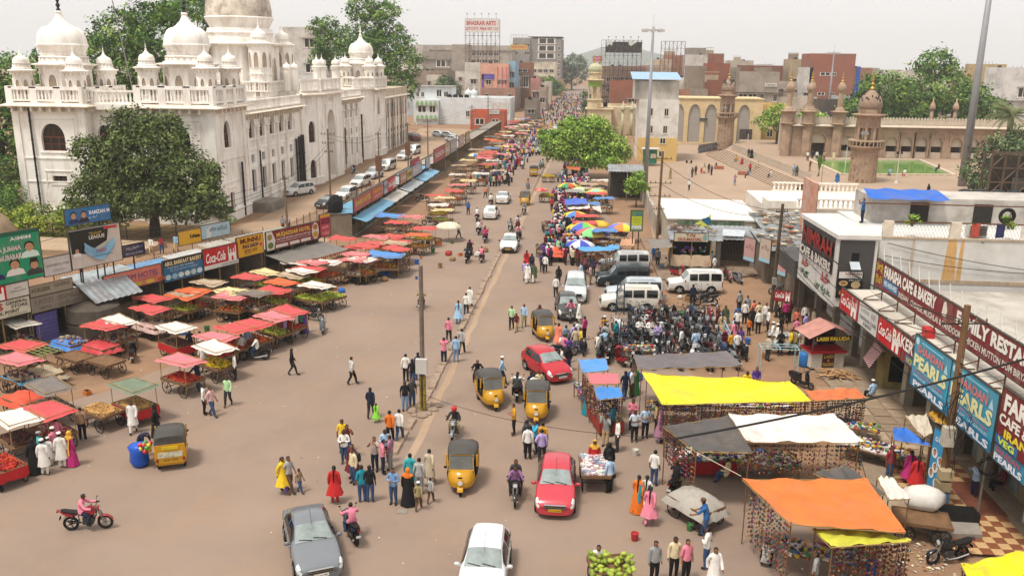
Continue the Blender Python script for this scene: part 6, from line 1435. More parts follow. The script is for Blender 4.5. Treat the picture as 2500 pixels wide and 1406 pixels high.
block('stepped cement house top with cylindrical water tank',38.24,45.72,380,392,23.65,'8c8378',south=[(.5,18,3,1)],clutter=2,seed=21)
block('brick stair head with open lookout above white house',44.11,50.53,360,370,21.22,'875240',south=[(.3,15,1.4,2),(.75,15,1.4,2)],clutter=1,seed=31)
block('small cream house behind billboard frame',22.86,29.19,350,362,18.77,'b8a48e',south=grid(3,[5,9],1.6,1.6),clutter=2)
block('brick terrace below the empty billboard frame',26.89,36.4,352,364,20.24,'9a6a56',clutter=2,seed=14)
block('white shed with brick side left of empty billboard frame',16.15,24.17,340,352,16.45,'aa9080',south=grid(3,[4,8,12],1.6,1.5),clutter=2,seed=15)
block('house frame with bare concrete columns on skyline',69.14,81.26,470,484,19.06,'a89c8c',clutter=6,seed=16)
block('buff house with big round arch on the right skyline',70.15,75.22,330,342,19.22,'ab9878',south=[(.6,10,4,3)],clutter=2,seed=17)
block('whitewashed house behind the mosque turrets',68.53,71.42,300,310,16.26,'c4bfb8',south=[(.5,7,2,2)],parap=.9)
t=block('tall unfinished brick block with blue sheet down its right edge',70.35,84.59,300,314,20.71,'8f5a48',south=[(.35,14.6,3.4,1),(.55,14.6,1.4,1),(.3,8.2,2.4,1),(.55,8.2,1.4,1)],shade=False,parap=.9)
mb=MB();mb.X(7.7,8.9,-7.3,-7.05,4,17.6);mb.B('sheet',mat('1e4f9c',.6,.15,1),t)
block('brick house with red tiled lean-to right of unfinished brick block',88.43,93.28,310,320,16.43,'9a7058',south=grid(3,[6,10],1.0,1.8),clutter=1)
t=block('dark shop shed with violet lettering behind the mosque',56.23,64.67,228,234,9.29,'4c4640',parap=.2)
letter(t,[('RIZWAN',.45,.9,.2,.75,'6c3a8c',.03),('ज़मज़म',.05,.38,.2,.75,'6c3a8c',0)],(-5,-3.1,5.6),(1,0,0),(0,0,1),9,1.2)
block('plain beige windowless house at far right',124.81,132.16,300,314,18.11,'b39c72',clutter=1,seed=5)
block('white terrace house at far right edge behind the palm',123.16,133.16,280,294,17.13,'c8c6c2',south=[(.6,9,3,3),(.2,5,2,2)],slabs=(8,),clutter=2)
block('pale turquoise house half hidden by mosque trees',98.69,101.15,240,250,10.46,'7fb8b4',south=[(.4,4.5,1.2,1)])
block('white block with rows of windows behind the left tree and turrets',-84,-74,230,244,25.8,'c4beb6',south=[(.8,21,3,2.4),(.8,14.5,3,2.4)],parap=.4)
block('bright white house half seen between palace and big tree',-79,-68,222,232,12.5,'c9c9c8',south=[(.6,8.5,5,1.6)],fm=mat('4a7fae',.6),shade=False)
block('flat white house far behind palace roof at left',-96,-84,170,182,18,'b8b4b0',south=grid(2,[12],2,2))
r=Rn(42);placed=[]
HC=['b5aa9c','a3968a','c2b8aa','9a7666','8f8880','c6beb2','b39a86','a8b0b4','a8745c','d0c8bc']
for k in range(310):
 Y_=r.u(270,900)**1.0 if k<250 else r.u(900,1600);side=-1 if(k%5==0)else 1
 x=(r.u(6,60)+Y_*.02 if k%3==0 else r.u(14,Y_*.62))if side>0 else-r.u(24,Y_*.16+12)
 w,d,h=r.u(6,16),r.u(8,14),r.u(5,13)+(3 if Y_>500 else 0)
 if side>0 and Y_<300 and x>55:h=min(h,8)
 if any(abs(x-a)<(w+c)/2 and abs(Y_-b)<14 for a,b,c in placed):continue
 placed.append((x,Y_,w));nr_=Y_<520
 c_=r.randrange(10);block(uniq('small far %s plastered house'%'stone putty cream brown grey ivory tan bluish terracotta white'.split()[c_],x,Y_),x-w/2,x+w/2,Y_,Y_+d,h,HC[c_],south=grid(r.randint(2,3),[h-3.2,h-6.6]if h>8 else[h-3],1.3,1.6)if nr_ else(),clutter=r.randint(1,3)if nr_ else r.randint(0,1),seed=k,group='small houses out to the skyline',shade=nr_)
# ---- stone mosque: long front with crenellated parapet, turrets, arches with white screens
STN=mat('a08872',.95,.2,.9,tint='5f4c3e',tsc=.5,tamt=.5,bump=.2,bscale=3);STW=mat('b8aa98',.85,.12,1.2)
ms=thing('mosque','long brown stone mosque hall with pointed arches behind green pool','mosque',(0,0,0));put,L,_=wallplane((36.6,165),(86,165));mb=MB();hl=[];ctr=[(4.7,2.95,4.3),(9.7,2.3,3.8)]+[(15.2+2.72*i,1.95,3.65)for i in range(3+1)]+[(26.2+0+i*2.95,1.95,3.7)for i in range(2)]+[(32.2+i*3.0,1.95,3.7)for i in range(6)]
ctr=[(4.7,2.95,4.2),(9.8,2.3,3.75),(15.0,2.0,3.7),(18.0,2.0,3.7),(20.7,2.0,3.7),(23.3,2.0,3.7),(26.0,2.0,3.7),(29.5,2.0,3.7),(32.3,2.0,3.7),(35.2,2.0,3.7),(38.1,2.0,3.7),(41,2.0,3.7),(44,2.0,3.7)]
for u,w,h in ctr:hl.append(arch_hole(u,1.6,w,h-.0,h*.62))
wall_holes(mb,[(0,1.4),(L,1.4),(L,7.4),(0,7.4)],hl,put,1.2);mb.B('wall',STN,ms)
mb=MB();mb.X(36.6,86,176,177,1.4,7.4);mb.X(36.6,86,165,177,7.35,7.6);mb.B('roof',STW,ms)
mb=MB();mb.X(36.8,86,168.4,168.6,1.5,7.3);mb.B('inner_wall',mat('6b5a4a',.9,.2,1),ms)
for(u,w,h),o in zip(ctr,hl):
 q=MB();sp=1.6+h*.62;ars=[(a,b)for a,b in o if b>=sp-.01]
 q.add([put(a,b,.5)for a,b in ars],[tuple(range(len(ars)))]);q.quad(put(u-w/2,sp-.22,.48),put(u+w/2,sp-.22,.48),put(u+w/2,sp+.02,.48),put(u-w/2,sp+.02,.48));q.B('arch_screen',STW,ms)
 if w<2.2 or u>9:q=MB();q.quad(put(u-w/2,1.6,.45),put(u+w/2,1.6,.45),put(u+w/2,2.65,.45),put(u-w/2,2.65,.45));q.B('low_screen',STW,ms)
q=MB()
for u,w,h in ctr:
 for s in(-1,1):
  x=u+s*(w/2+.28);P=[put(x-.14,0,-.12),put(x+.14,0,-.12),put(x+.14,0,.02),put(x-.14,0,.02)];q.P([(p[0],p[1])for p in P],1.4,6.0)
 P=[put(u-w/2-.5,0,-.1),put(u+w/2+.5,0,-.1),put(u+w/2+.5,0,.02),put(u-w/2-.5,0,.02)];q.P([(p[0],p[1])for p in P],6.0,6.16)
q.B('pilaster',STN,ms)['kind']='stuff'
q=MB();q.add([put(-.3,7.2,-.9),put(L,7.2,-.9),put(L,7.55,.1),put(-.3,7.55,.1),put(-.3,7.08,-.9),put(L,7.08,-.9),put(L,7.3,.1),put(-.3,7.3,.1)],[(0,1,2,3),(4,5,1,0),(7,6,5,4)]);q.X(36.6,86,164.9,165.15,7.55,8.3);q.B('eave',STW,ms)
q=MB()
for i in range(int(L/.55)):
 x=36.8+i*.55;q.P([(x+a,8.3+b)for a,b in((-.2,0),(.2,0),(.24,.3),(.1,.45),(0,.62),(-.1,.45),(-.24,.3))],164.9,165.1,0,'y')
q.B('crenellation',STW,ms)['kind']='stuff'
GOLD=mat('a07c30',.45,.15,3,metal=.3)
for x,y in((35.6,165.2),(39.2,164.8),(41.0,172),(44.6,164.8)):
 tw=MB();octo(tw,(x,y),.95,1.4,7.4);cornice(tw,(x,y),1.0,7.5,over=.5);octo(tw,(x,y),1.15,7.6,9.6);cornice(tw,(x,y),1.1,9.7,over=.6);tw.L([(.95,9.8),(.75,10.3),(.52,10.6),(.5,13.2),(.7,13.4),(.85,13.9),(.7,14.4),(.4,14.8),(.2,15.1)],12,(x,y,0));o=tw.B('turret',STN,ms);asm(o.data,35)
 q=MB();q.L([(.2,15),(.3,15.2),(.12,15.45),(.22,15.7),(.1,15.95),(.16,16.2),(.05,16.6),(.03,17)],8,(x,y,0));q.B('finial',GOLD,ms)
for x in(61.3,65.4,79):
 q=MB();q.T([(x,166,7.4),(x,166,10.3)],[.36,.3],8);q.L([(.5,10.3),(.55,10.7),(.4,11.3),(.15,11.7),(.06,12.4)],10,(x,166,0));q.B('small_minaret',STN,ms,True)
# ---- the two stone minarets
def stone_minaret(label,x,y,s,z0=0):
 t=thing('minaret',label,'minaret',(x,y,z0));n=8
 mb=MB();mb.L([(1.95*s,0),(1.9*s,3),(1.8*s,6.2)],16,(0,0,0));asm(mb.B('shaft',STN,t).data,20)
 cs=[STN,mat('7d6450',.95,.2,2),mat('9a8068',.95,.2,2)];r=Rn(int(x));st_={}
 for k in range(12):
  m_=15
  for j in range(m_):
   q=MB();a0,a1=2*pi*(j+(k%2)*.5)/m_,2*pi*(j+1+(k%2)*.5)/m_-.02;ro=(1.965-.013*k)*s;ri_=ro-.1
   if sin((a0+a1)/2)>.3:continue
   if k not in st_:st_[k]=[]
   q.add([(rr_*cos(a),rr_*sin(a),z)for z in(k*.5+.02,k*.5+.485)for rr_,a in((ri_,a0),(ro,a0),(ro,a1),(ri_,a1))],[(3,2,1,0),(4,5,6,7),(0,1,5,4),(1,2,6,5),(2,3,7,6)]);q.B('stone',r.choice(cs),t)
 mb=MB();mb.L([(1.85*s,6.0),(2.2*s,6.4),(2.55*s,6.6),(2.55*s,6.75),(1.6*s,6.8)],16,(0,0,0));mb.B('gallery_floor',STN,t)
 mb=MB()
 for k in range(26):a=2*pi*k/26;mb.T([(2.45*s*cos(a),2.45*s*sin(a),6.7),(2.45*s*cos(a),2.45*s*sin(a),7.5)],.09,4)
 mb.L([(2.4*s,7.4),(2.52*s,7.4),(2.52*s,7.55),(2.4*s,7.55)],26,(0,0,0));mb.B('railing',mat('a08a72',.9,.2,2),t)['kind']='stuff'
 mb=MB()
 for k in range(8):a=2*pi*(k+.5)/8;mb.T([(1.5*s*cos(a),1.5*s*sin(a),6.8),(1.5*s*cos(a),1.5*s*sin(a),9.6)],.22*s,6)
 octo(mb,(0,0),1.65*s,9.3,11.0);octo(mb,(0,0),.5*s,6.8,9.5);mb.B('lantern',STN,t)
 mb=MB();cornice(mb,(0,0),1.65*s,11.1,over=.8*s);octo(mb,(0,0),1.55*s,11.2,11.9);mb.B('cornice',STN,t)
 mb=MB();mb.L([(1.4*s,11.8),(1.62*s,12.4),(1.6*s,13.0),(1.3*s,13.7),(.8*s,14.2),(.3*s,14.6)],20,(0,0,0));mb.B('dome',mat('8f7a68',.9,.2,2),t,True)
 mb=MB()
 for k in range(60):a,z=r.u(0,6.3),r.u(13.0,14.3);q_=(1.6-.62*(z-12.6)**1.5*.55)*s;mb.L([(.05,0),(.13,.1),(.1,.25),(.03,.3)],5,(q_*cos(a),q_*sin(a),z))
 mb.B('pigeon',mat('2c2a2c',.8,.3,3),t)['kind']='stuff'
 mb=MB();mb.L([(.25,14.5),(.38,14.8),(.15,15.1),(.28,15.4),(.12,15.7),(.18,16),(.04,17)],8,(0,0,0));mb.B('finial',GOLD,t)
 for a in(-2.2,-1.9):mb=MB();mb.L([(.06,-.3),(.12,-.1),(.3,.12)],8,(0,0,0));mb.v=[(1.6*s*cos(a)+x_+z_*cos(a),1.6*s*sin(a)+z_*sin(a),8.6+y_)for x_,y_,z_ in mb.v];mb.B('loudspeaker',mat('8a8a88',.6,.1,3),t)
stone_minaret('big brown stone minaret with dome full of pigeons before the pool',39.4,130,1.0)
stone_minaret('farther stone minaret at top of forecourt steps',28.1,190,.92,.4)
t=thing('balustrade','dark grey stone balustrade at far end of steps','balustrade',(0,0,0));put,L,_=wallplane((21.6,181.5),(26.6,190));mb=MB();hl=[[(u+.55+.42*cos(2*pi*k/10),.95+.38*sin(2*pi*k/10))for k in range(10)]for u in[i*L/6+.1 for i in range(6)]];wall_holes(mb,[(0,0),(L,0),(L,1.7),(0,1.7)],hl,put,.3);mb.B('panel',mat('6d6c6c',.85,.15,1),t)
t=thing('perforated_screen','long white perforated screen along top of the steps','railing',(0,0,0));put,L,_=wallplane((27.6,176),(31.8,128.7));put2=put
sc=MB();nS=34
for i in range(nS):
 u0,u1=L*i/nS,L*(i+1)/nS;P=lambda u,v:put(u,TZ+v,0);q=MB()
 q.P([(p[0],p[1])for p in(put(u0,0,-.06),put(u0+.1,0,-.06),put(u0+.1,0,.06),put(u0,0,.06))],TZ,TZ+1.25)
 for z0,z1 in((.08,.2),(1.0,1.12)):q.P([(p[0],p[1])for p in(put(u0+.1,0,-.03),put(u1,0,-.03),put(u1,0,.03),put(u0+.1,0,.03))],TZ+z0,TZ+z1)
 for j in range(5):a=u0+.22+j*.26;q.P([(p[0],p[1])for p in(put(a,0,-.02),put(a+.14,0,-.02),put(a+.14,0,.02),put(a,0,.02))],TZ+.2,TZ+1.0)
 q.B('screen_panel',STW,t)
def mast(label,x,y,h,r,head=True,lean=(0,0)):
 t=thing('lamp_mast',label,'mast',(x,y,0));mb=MB();mb.T([(0,0,0),(lean[0],lean[1],h)],[r,r*.45],12);mb.B('shaft',mat('8f9092',.5,.08,1,metal=.2),t,True)
 if head:
  mb=MB();mb.T([(.9*cos(a*pi/8),.9*sin(a*pi/8),h-.5)for a in range(16)],.05,4,close=True);mb.T([(0,0,h),(0,0,h+1.6)],.02,4)
  for k in range(4):a=k*pi/4;mb.T([(-1.3*cos(a),-1.3*sin(a),h-.5),(1.3*cos(a),1.3*sin(a),h-.5)],.04,4)
  mb.B('ring',STEEL,t)
  for k in range(8):a=k*pi/4;mb=MB();mb.X(1.35*cos(a)-.26,1.35*cos(a)+.26,1.35*sin(a)-.2,1.35*sin(a)+.2,h-.75,h-.35);mb.B('floodlight',mat('b4b2ac',.4,.1,3),t)
 else:
  for z in(4,9):mb=MB();mb.T([(0,0,z),(0,0,z+.15)],r*1.05,12);mb.B('collar',STEEL,t)
 return t
mast('tall grey floodlight mast with ring of lamps beside the roadside tree',7.85,128.2,23.0,.36)
mast('huge bare grey mast rising out of frame at right',52.5,127.4,36,.62,True)
mast('thin floodlight mast behind the mosque turrets',59.4,230,21.4,.3)
for i,(x,y,z,h,lb)in enumerate(((43.95,129.01,TZ,4.2,'white lamp post with twin black lanterns on terrace beside the pool'),(43.28,152.83,0,4.5,'white lamp post at far corner of the pool behind minaret'),(31.54,181.89,0,4.2,'lamp post with twin lanterns near top of steps'),(12.67,115.89,0,5.2,'thin street lamp with bent arm on the forecourt'))):
 t=thing('street_lamp',lb,'lamp post',(x,y,z));mb=MB();mb.T([(0,0,0),(0,0,h)],[.11,.06],7);mb.L([(.3,0),(.2,.25),(.1,.4)],8,(0,0,0));mb.B('post',mat('c0bcb4',.6,.1,2),t)
 for s in(-.3,.3):mb=MB();mb.T([(0,0,h),(s,0,h+.1)],.03,4);mb.L([(.08,0),(.15,.2),(.06,.4)],6,(s,0,h));mb.B('lantern',DARK,t)
t=thing('flag','drooping green flag on thin pole before the terrace','flag',(29.12,112.54,3));mb=MB();mb.T([(0,0,-1),(0,0,4.2)],.035,5);mb.B('pole',STEEL,t);mb=MB();vs=[]
for i in range(7):
 for j in range(5):vs.append((-.25+.12*sin(i*.9+j)-.09*j,.1*cos(i+j*1.4),4.1-.42*i-.1*j))
mb.add(vs,[(i*5+j,(i+1)*5+j,(i+1)*5+j+1,i*5+j+1)for i in range(6)for j in range(4)]);mb.B('cloth',mat('4a5f22',.85,.2,2),t,True)
for(x,y,lb)in((25.12,147.14,'brown box standing on lowest step'),(22.17,154.57,'low round stone planter on the forecourt')):
 mb=MB();mb.X(-.8,.8,-.4,.4,0,.55);tag(mb.B('plinth',mat('9a6248',.9,.15,2),loc=(x,y,0)),lb,'plinth')
t=thing('stone_bench','stone slab bench beyond the pool near the right trees','bench',(65.28,166.6,TZ));mb=MB();mb.X(-1.7,1.7,-.6,.6,.55,.75);mb.B('seat',STW,t)
for s in(-1.3,1.3):mb=MB();mb.X(s-.2,s+.2,-.4,.4,0,.55);mb.B('leg',STW,t)
t=thing('water_tank','grey-blue water tank lying beside terrace top','tank',(34.76,207.42,0));mb=MB();mb.X(-2.0,2.0,-1,1,.3,2.2);mb.B('tank',mat('a8b4bc',.5,.1,1),t);mb=MB();mb.X(-2.1,2.1,-1.1,1.1,0,.3);mb.B('plinth',CONC,t)
# ---- trees
tree('leafy_tree','big dense broadleaf tree before palace front',-45.2,83.8,13.5,[(0,0,8.2,4.6,3.6,3.6),(-3.6,-.5,6.6,3.2,2.8,2.6),(3.8,0,6.2,3.2,2.8,2.8),(-1.2,0,11.0,2.6,2.4,2.2),(1.6,.5,10.6,2.2,2.2,2.0),(-5.6,-.6,8.6,1.9,1.8,1.6),(5.4,-.8,4.4,2.2,2,1.8),(-6.2,-1,4.0,2.2,2,1.8),(-2.8,-1.5,4.2,2.6,2.2,1.7),(2.0,-2,4.6,2.6,2,1.8),(6.2,-.5,6.6,1.5,1.4,1.3),(-4.2,-1.4,2.7,2.6,2,1.5),(4.4,-1.6,3,2.4,2,1.4),(7.2,-.6,3.6,1.4,1.4,1.4),(0,-2.4,3.6,2.4,1.6,1.2)],DK,31000,.42,.5,(.4,0),seed=5)
tree('leafy_tree','bright green feathery roadside tree on right of the street',-1.65,138.58,11,[(0,0,6.6,4.4,4,2.6),(-3.6,0,5.0,3.2,3,2.0),(3.8,0,5.4,3.2,3,2.2),(1.6,-1,8.4,2.6,2.4,1.5),(-1.6,0,8.2,2.4,2.4,1.4),(-5.6,0,6.6,1.6,1.5,1.2),(5.8,0,4.2,2,2,1.5),(0,-2,3.6,3.2,2,1.6),(3.2,-2,3.2,2.6,2,1.4)],LIME,22000,.5,.4,seed=9,droop=.12)
tree('young_tree','small young green tree beside the tall green poster stand',5.68,110.33,4.8,[(0,0,3.2,1.3,1.2,1.1),(.5,0,2.3,1.1,1,.8),(-.6,0,2.4,1,1,.8),(.1,0,4.2,.8,.7,.7)],LIME,3000,.3,.09,seed=4)
TB='dark trees behind the palace and along its left side'
tree('leafy_tree','spreading rain tree behind palace between the two left domes',-72,130,26,[(0,0,21,5,5,3.5),(-5,0,19,4,4,3),(5,0,20,4.5,4,3.4),(0,0,16,5.5,5,3),(-8,0,15,3,3,2.4),(3,0,24,4,4,2),(6,0,15,3.4,3,3),(9,0,24.5,3,3,2.2),(1,0,12,4.5,4,2.4)],MIDG,15000,.62,.5,seed=15)
tree('leafy_tree','tall tree rising behind palace left of great grey dome',-72.5,152,32,[(3,0,27,4.5,4,3.5),(7,0,24,4,4,3.5),(0,0,30,4,4,2.6),(8,0,30,3.5,3,2.6),(5,0,20,4,4,3),(-3,0,25,3,3,2.4)],MIDG,9000,.62,.45,seed=16)
tree('leafy_tree','dark feathery tree mass at extreme left of the palace',-73.5,101,20,[(0,0,15.5,6,5,2.8),(-6,0,13,5,5,3.4),(5,0,13.5,4.5,4,2.6),(0,0,9,6.5,5,3.2),(-7,0,6,5,5,3.4),(6,1,8,3.6,4,2.6),(3,0,4.5,5,4,2.6),(-3,-1,3.0,5,4,2.4),(8,0,17.2,2.4,2.4,1.4),(-10,0,10,4,4,4)],MIDG,22000,.6,.6,seed=17)
tree('leafy_tree','high light green tree with open branches behind palace end dome',-53.5,197,33,[(0,0,22,6,5,4),(-6,0,21,4.5,4,3.4),(7,0,22.5,5,4,4),(1,0,29,3.6,3.4,3),(6,0,28,3.6,3.4,2.8),(-8,0,25,3,3,2.4),(10.5,0,17.5,4,4,3.6),(9.5,0,12.5,4,4,3),(-9,0,18,3,3,2.4),(4,0,17,4,4,3)],MIDG,15000,.75,.6,seed=18)
tree('leafy_tree','round dark tree between concrete houses left of billboard',-55.4,322,14,[(0,0,8.6,4.2,4,3.2),(-3,0,7,3,3,2.4),(3,0,7.4,3,3,2.6),(0,0,11,2.6,2.6,2)],BLUEG,3600,.8,.4,seed=19)
tree('leafy_tree','olive green street tree before the cream commercial house',-24.16,420,13,[(0,0,8,6,5,3.4),(5,0,6,4.6,4,3),(-4.5,0,8.5,3.6,3,2.6)],MIDG,3600,1.0,.4,seed=20)
tree('leafy_tree','tall bluish green tree beside the very tall grey tower',-16.42,600,24,[(0,0,17,9,8,6),(6,0,12,7,6,5),(-6,0,13,6,5,5),(0,0,8,8,6,5)],BLUEG,4200,1.3,.5,seed=22)
tree('leafy_tree','dark street tree left of the green minaret',-2.86,300,9,[(0,0,6,2.6,2.4,2.6),(.5,0,3.4,2.4,2,2)],BLUEG,1500,.7,.3,seed=23)
tree('leafy_tree','huge dark banyan-like tree behind the mosque hall, left crown',66,208,20,[(0,0,12.5,6.4,6,4.2),(-4.5,0,9,4.5,4,3.4),(4,0,8.6,5,4,3.6),(0,0,6,6,5,3)],MIDG,9500,.8,.7,seed=24)
tree('leafy_tree','taller dark tree behind the mosque hall, peaked right crown',79,212,25,[(0,0,13,7.4,6,5),(-1.5,0,18.5,4.4,4,3.2),(6.5,0,10.5,5.5,5,4),(-5,0,9,4,4,4),(12,0,8,4,4,3.4),(3,0,6,8,5,3.4)],MIDG,13000,.8,.8,seed=25)
tree('leafy_tree','yellow green tree between the mosque turrets',39,190,10,[(0,0,7.4,3,3,2.4),(-2.5,0,6,2.4,2,2),(2.5,0,6.6,2.4,2,2)],LIME,2400,.6,.3,seed=26)
tree('leafy_tree','yellow green tree right of the mosque turrets',46.5,194,9,[(0,0,6.6,2.8,3,2.2),(2.5,0,5.4,2.4,2,1.8)],LIME,1600,.6,.3,seed=27)
tree('leafy_tree','low rounded tree at right beside the bare mast',54.5,120,11,[(0,0,6,3.6,3,2.8),(3.5,0,8,3.2,3,2.6),(-2.5,0,3.6,2.8,2.4,2),(5.5,0,5,3.2,3,3),(2,0,2.8,3.2,3,2),(-1.4,0,1.8,2.4,2,1.4),(7.5,0,9.6,2.6,2.4,2)],BLUEG,9000,.5,.4,seed=28,z=.6)
pt=thing('palm_tree','date palm with grey-green fronds at right edge','tree',(57,126,0));mb=MB();mb.T([(0,0,0),(.3,0,7),(.1,0,11.4)],[.42,.36,.4],10);mb.B('trunk',BARK,pt,True);fr_=Rn(2)
PF=mat('6a7048',.7,.2,1)
for k in range(34):
 a=fr_.u(0,6.28);el=fr_.u(-.5,1.35);Lf=fr_.u(2.6,3.6);q=MB();P0=V3((.1,0,11.5));last=P0
 for i in range(9):
  f=(i+1)/9;d=V3((cos(a)*cos(el-f*1.1),sin(a)*cos(el-f*1.1),sin(el-f*1.1)));p=last+d*Lf/9;side=d.cross(V3((0,0,1))).normalized();wv=.5*sin(pi*min(1,f*.9+.1))+.1
  for s in(-1,1):
   for o_ in(0,.5):b0=last.lerp(p,o_);q.add([b0,b0+d*.1,b0+side*s*wv+d*.35-V3((0,0,.22)),b0+side*s*wv*.9+d*.28-V3((0,0,.22))],[(0,1,2,3)])
  last=p
 q.B('frond',PF,pt)
def shrub(label,x,y,rx,ry,rz,cols,n,seed,leaf=.3):return tree('shrub',label,x,y,rz*1.6,[(0,0,rz*.6,rx,ry,rz*.7),(rx*.5,-.2,rz*.45,rx*.6,ry*.7,rz*.5),(-rx*.5,.1,rz*.5,rx*.6,ry*.7,rz*.55)],cols,n,leaf,.06,seed=seed,cat='shrub')
shrub('yellow-green bush at left edge below the palace',-57,82,4.2,2,2.6,('7a8a24','96a038','4f6a20'),5000,31)
shrub('dark leafy bush near left edge of the picture',-63,84,4,3,4,MIDG,5000,32,.35)
shrub('broad-leaved bright bush before the palace left corner',-54,86.5,3.4,1.6,2.6,LIME,3600,33)
shrub('ivy column climbing palace left corner',-65.0,89.6,.9,.7,6.2,DK,3000,34,.25)
shrub('small green weeds at foot of palace corner',-40.6,91.3,1.0,.7,.8,LIME,700,35,.2)
# ---------- left row of shops, sign boards, railings
LP,LD,LA=V3((-35.7,46.8,0)),V3((.411,.912,0)),atan2(.912,.411)
FP,FD,FA=V3((-24.5,80,0)),V3((0,1,0)),pi/2
def at_row(row,s,back=0):
 P,D=(LP,LD)if row==0 else(FP,FD);n=V3((D.y,-D.x,0));q=P+D*s-n*back;return(q.x,q.y)
TIN=mat('8f9698',.5,.2,2,metal=.3,tint='6b4a34',tsc=.8,tamt=.6)
SHW=mat('6e6253',.9,.25,1.2)
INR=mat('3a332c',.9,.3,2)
def corr(mb,x0,x1,y0,y1,z0,z1,n=None):
 """corrugated sheet rising from y0 to y1"""
 n=n or max(6,int((x1-x0)/.22));vs=[]
 for i in range(n+1):
  x=x0+(x1-x0)*i/n;d=.03*(-1)**i;vs+=[(x,y0,z0+d),(x,y1,z1+d),(x,y1,z1+d-.02),(x,y0,z0+d-.02)]
 mb.add(vs,[(i*4+k,(i+1)*4+k,(i+1)*4+(k+1)%4,i*4+(k+1)%4)for i in range(n)for k in range(4)])
def shop(row,s0,s1,label,roof='8f9698',h=2.9,depth=4.5,wallc='6e6253',counter=True,awn=None,seed=0,jars=True):
 x,y=at_row(row,s0,.2);t=thing('shop',label,'shop',(x,y,0),LA if row==0 else FA);w=s1-s0;W_=mat(wallc,.9,.25,1.2)
 mb=MB();mb.X(0,w,depth-.15,depth,0,h);mb.X(0,.12,0,depth-.15,0,h);mb.X(w-.12,w,0,depth-.15,0,h);mb.B('wall',W_,t)
 mb=MB();mb.X(.12,w-.12,0,depth-.15,0,.22);mb.B('floor',CONC,t)
 mb=MB();corr(mb,-.1,w+.1,-.1,depth+.2,h+.1,h+(.45 if row==0 else-.2));mb.B('roof_sheet',mat(roof,.5,.2,2,tint='6b5a48',tsc=.9,tamt=.5),t)
 for k in range(max(2,int(w/1.6)+1)):xx=.06+(w-.12)*k/max(1,int(w/1.6));mb=MB();mb.T([(xx,.05,0),(xx,.05,h)],.06,6);mb.B('post',mat('8a7448',.8,.2,2),t)
 if counter:mb=MB();mb.X(.4,w*.62,.5,1.0,.22,1.05);mb.X(.35,w*.64,.42,1.05,1.05,1.1);mb.B('counter',mat('7c6a50',.7,.2,2),t)
 q=MB();r=Rn(seed+int(s0*3))
 for k in range(int(w*9)):
  xx,zz=r.u(.3,w-.3),r.choice((.9,1.35,1.8,2.2));ss=r.u(.07,.16);q.X(xx-ss,xx+ss,depth-.5,depth-.28,zz,zz+ss*r.u(1,2.2),r.randrange(5))
 for zz in(.88,1.33,1.78,2.18):q.X(.2,w-.2,depth-.52,depth-.2,zz-.04,zz-.005,5)
 q.B('shelf_stock',[mat(c,.6,.2,3)for c in('8a3a2a','b08a3a','3a5a7a','a8a090','4a6a3a','5a4a3a')],t)['kind']='stuff'
 if awn:tarp_mesh([(-.1,-.1,h-.35),(w+.1,-.1,h-.35),(w+.25,-awn[1],h-.75),(-.25,-awn[1],h-.75)],12,4,.15,seed).B('awning',tarpm(awn[0]),t,True)
 return t
shop(0,-3,1.95,'dark general store under the cream sign at far left edge',h=2.45)
t=shop(0,2.0,6.8,'battered tin fronted shop with violet shutter behind the carts',h=2.3,counter=False)
for i in range(7):mb=MB();mb.X(.3,1.8,.08,.13,.25+i*.27,.5+i*.27);mb.B('slat',mat('5f5690',.6,.2,3),t)
tag((lambda q:q.B('water_drum',mat('4a4238',.8,.3,2),loc=(-32.6,51.6,0)))((lambda q:(q.L([(1.5,0),(1.75,.3),(1.75,1.1),(1.6,1.2),(1.75,1.3),(1.6,2.1),(.6,2.4)],18),q)[1])(MB())),'huge round masonry drum in shade beside the tin shop','drum')
shop(0,7.1,11.8,'dim eating house under the salmon hotel board',h=2.5)
shop(0,11.9,15.5,'bakery under the blue board with cream counter',roof='5f86a8',h=2.3)
shop(0,15.6,19,'sweet shop under the red cola board',roof='a8a8a4',h=2.4)
shop(0,19.1,21.8,'betel shop under the bright yellow board',h=2.7,roof='9a9488')
shop(0,22,28.6,'large eating house under maroon board with grey canvas awning',h=2.7,awn=('6e6a64',3.2),roof='8a8478')
q=MB()
for k in range(26):x=.2+k*.25;q.add([(x,0,0),(x+.25,0,0),(x+.125,-.02,-.32)],[(0,1,2)],0)
x_,y_=at_row(0,22,-3.25);tag(q.B('awning_fringe',mat('a8432a',.8,.2,2),loc=(x_,y_,1.98),rz=LA),'scalloped red cloth fringe hanging from grey canvas awning','fringe')
for s0,s1,lb,rf in((5.6,18.2,'far row snack shop under the long faded red board','5c90ac'),(18.6,26,'far row shop under the second red cola board','a8a49a'),(27,36,'far row shop under the yellow and orange boards','8f9698'),(37,48,'far row shop behind the round parking sign','6a98b4'),(50,62,'far row tin roofed shop with pink boards','98948a'),(63,75,'far row shop with grey board and plastic buckets','8f9698'),(76,92,'long tin shed at far end of left row','9c9890'),(94,120,'low patched market shed near orange office','8a8276'),(122,150,'far market shed beyond orange office','7c766c')):
 shop(1,s0,s1,lb,rf,2.6,3,seed=int(s0),awn=(rf,1.6)if s0<40 else None,jars=False)
def lsign(row,name,label,s0,s1,z0,z1,col,lines,shapes=(),back=-.05,**k):return board(name,label,at_row(row,s0,back),at_row(row,s1,back),z0,z1,col,lines,shapes,**k)
COLA='b3121c'
def cola_lines(u0,u1,v0=.3,v1=.78,c='ece6de'):return[('Coca-Cola',u0,u1,v0,v1,c,.02,.3)]
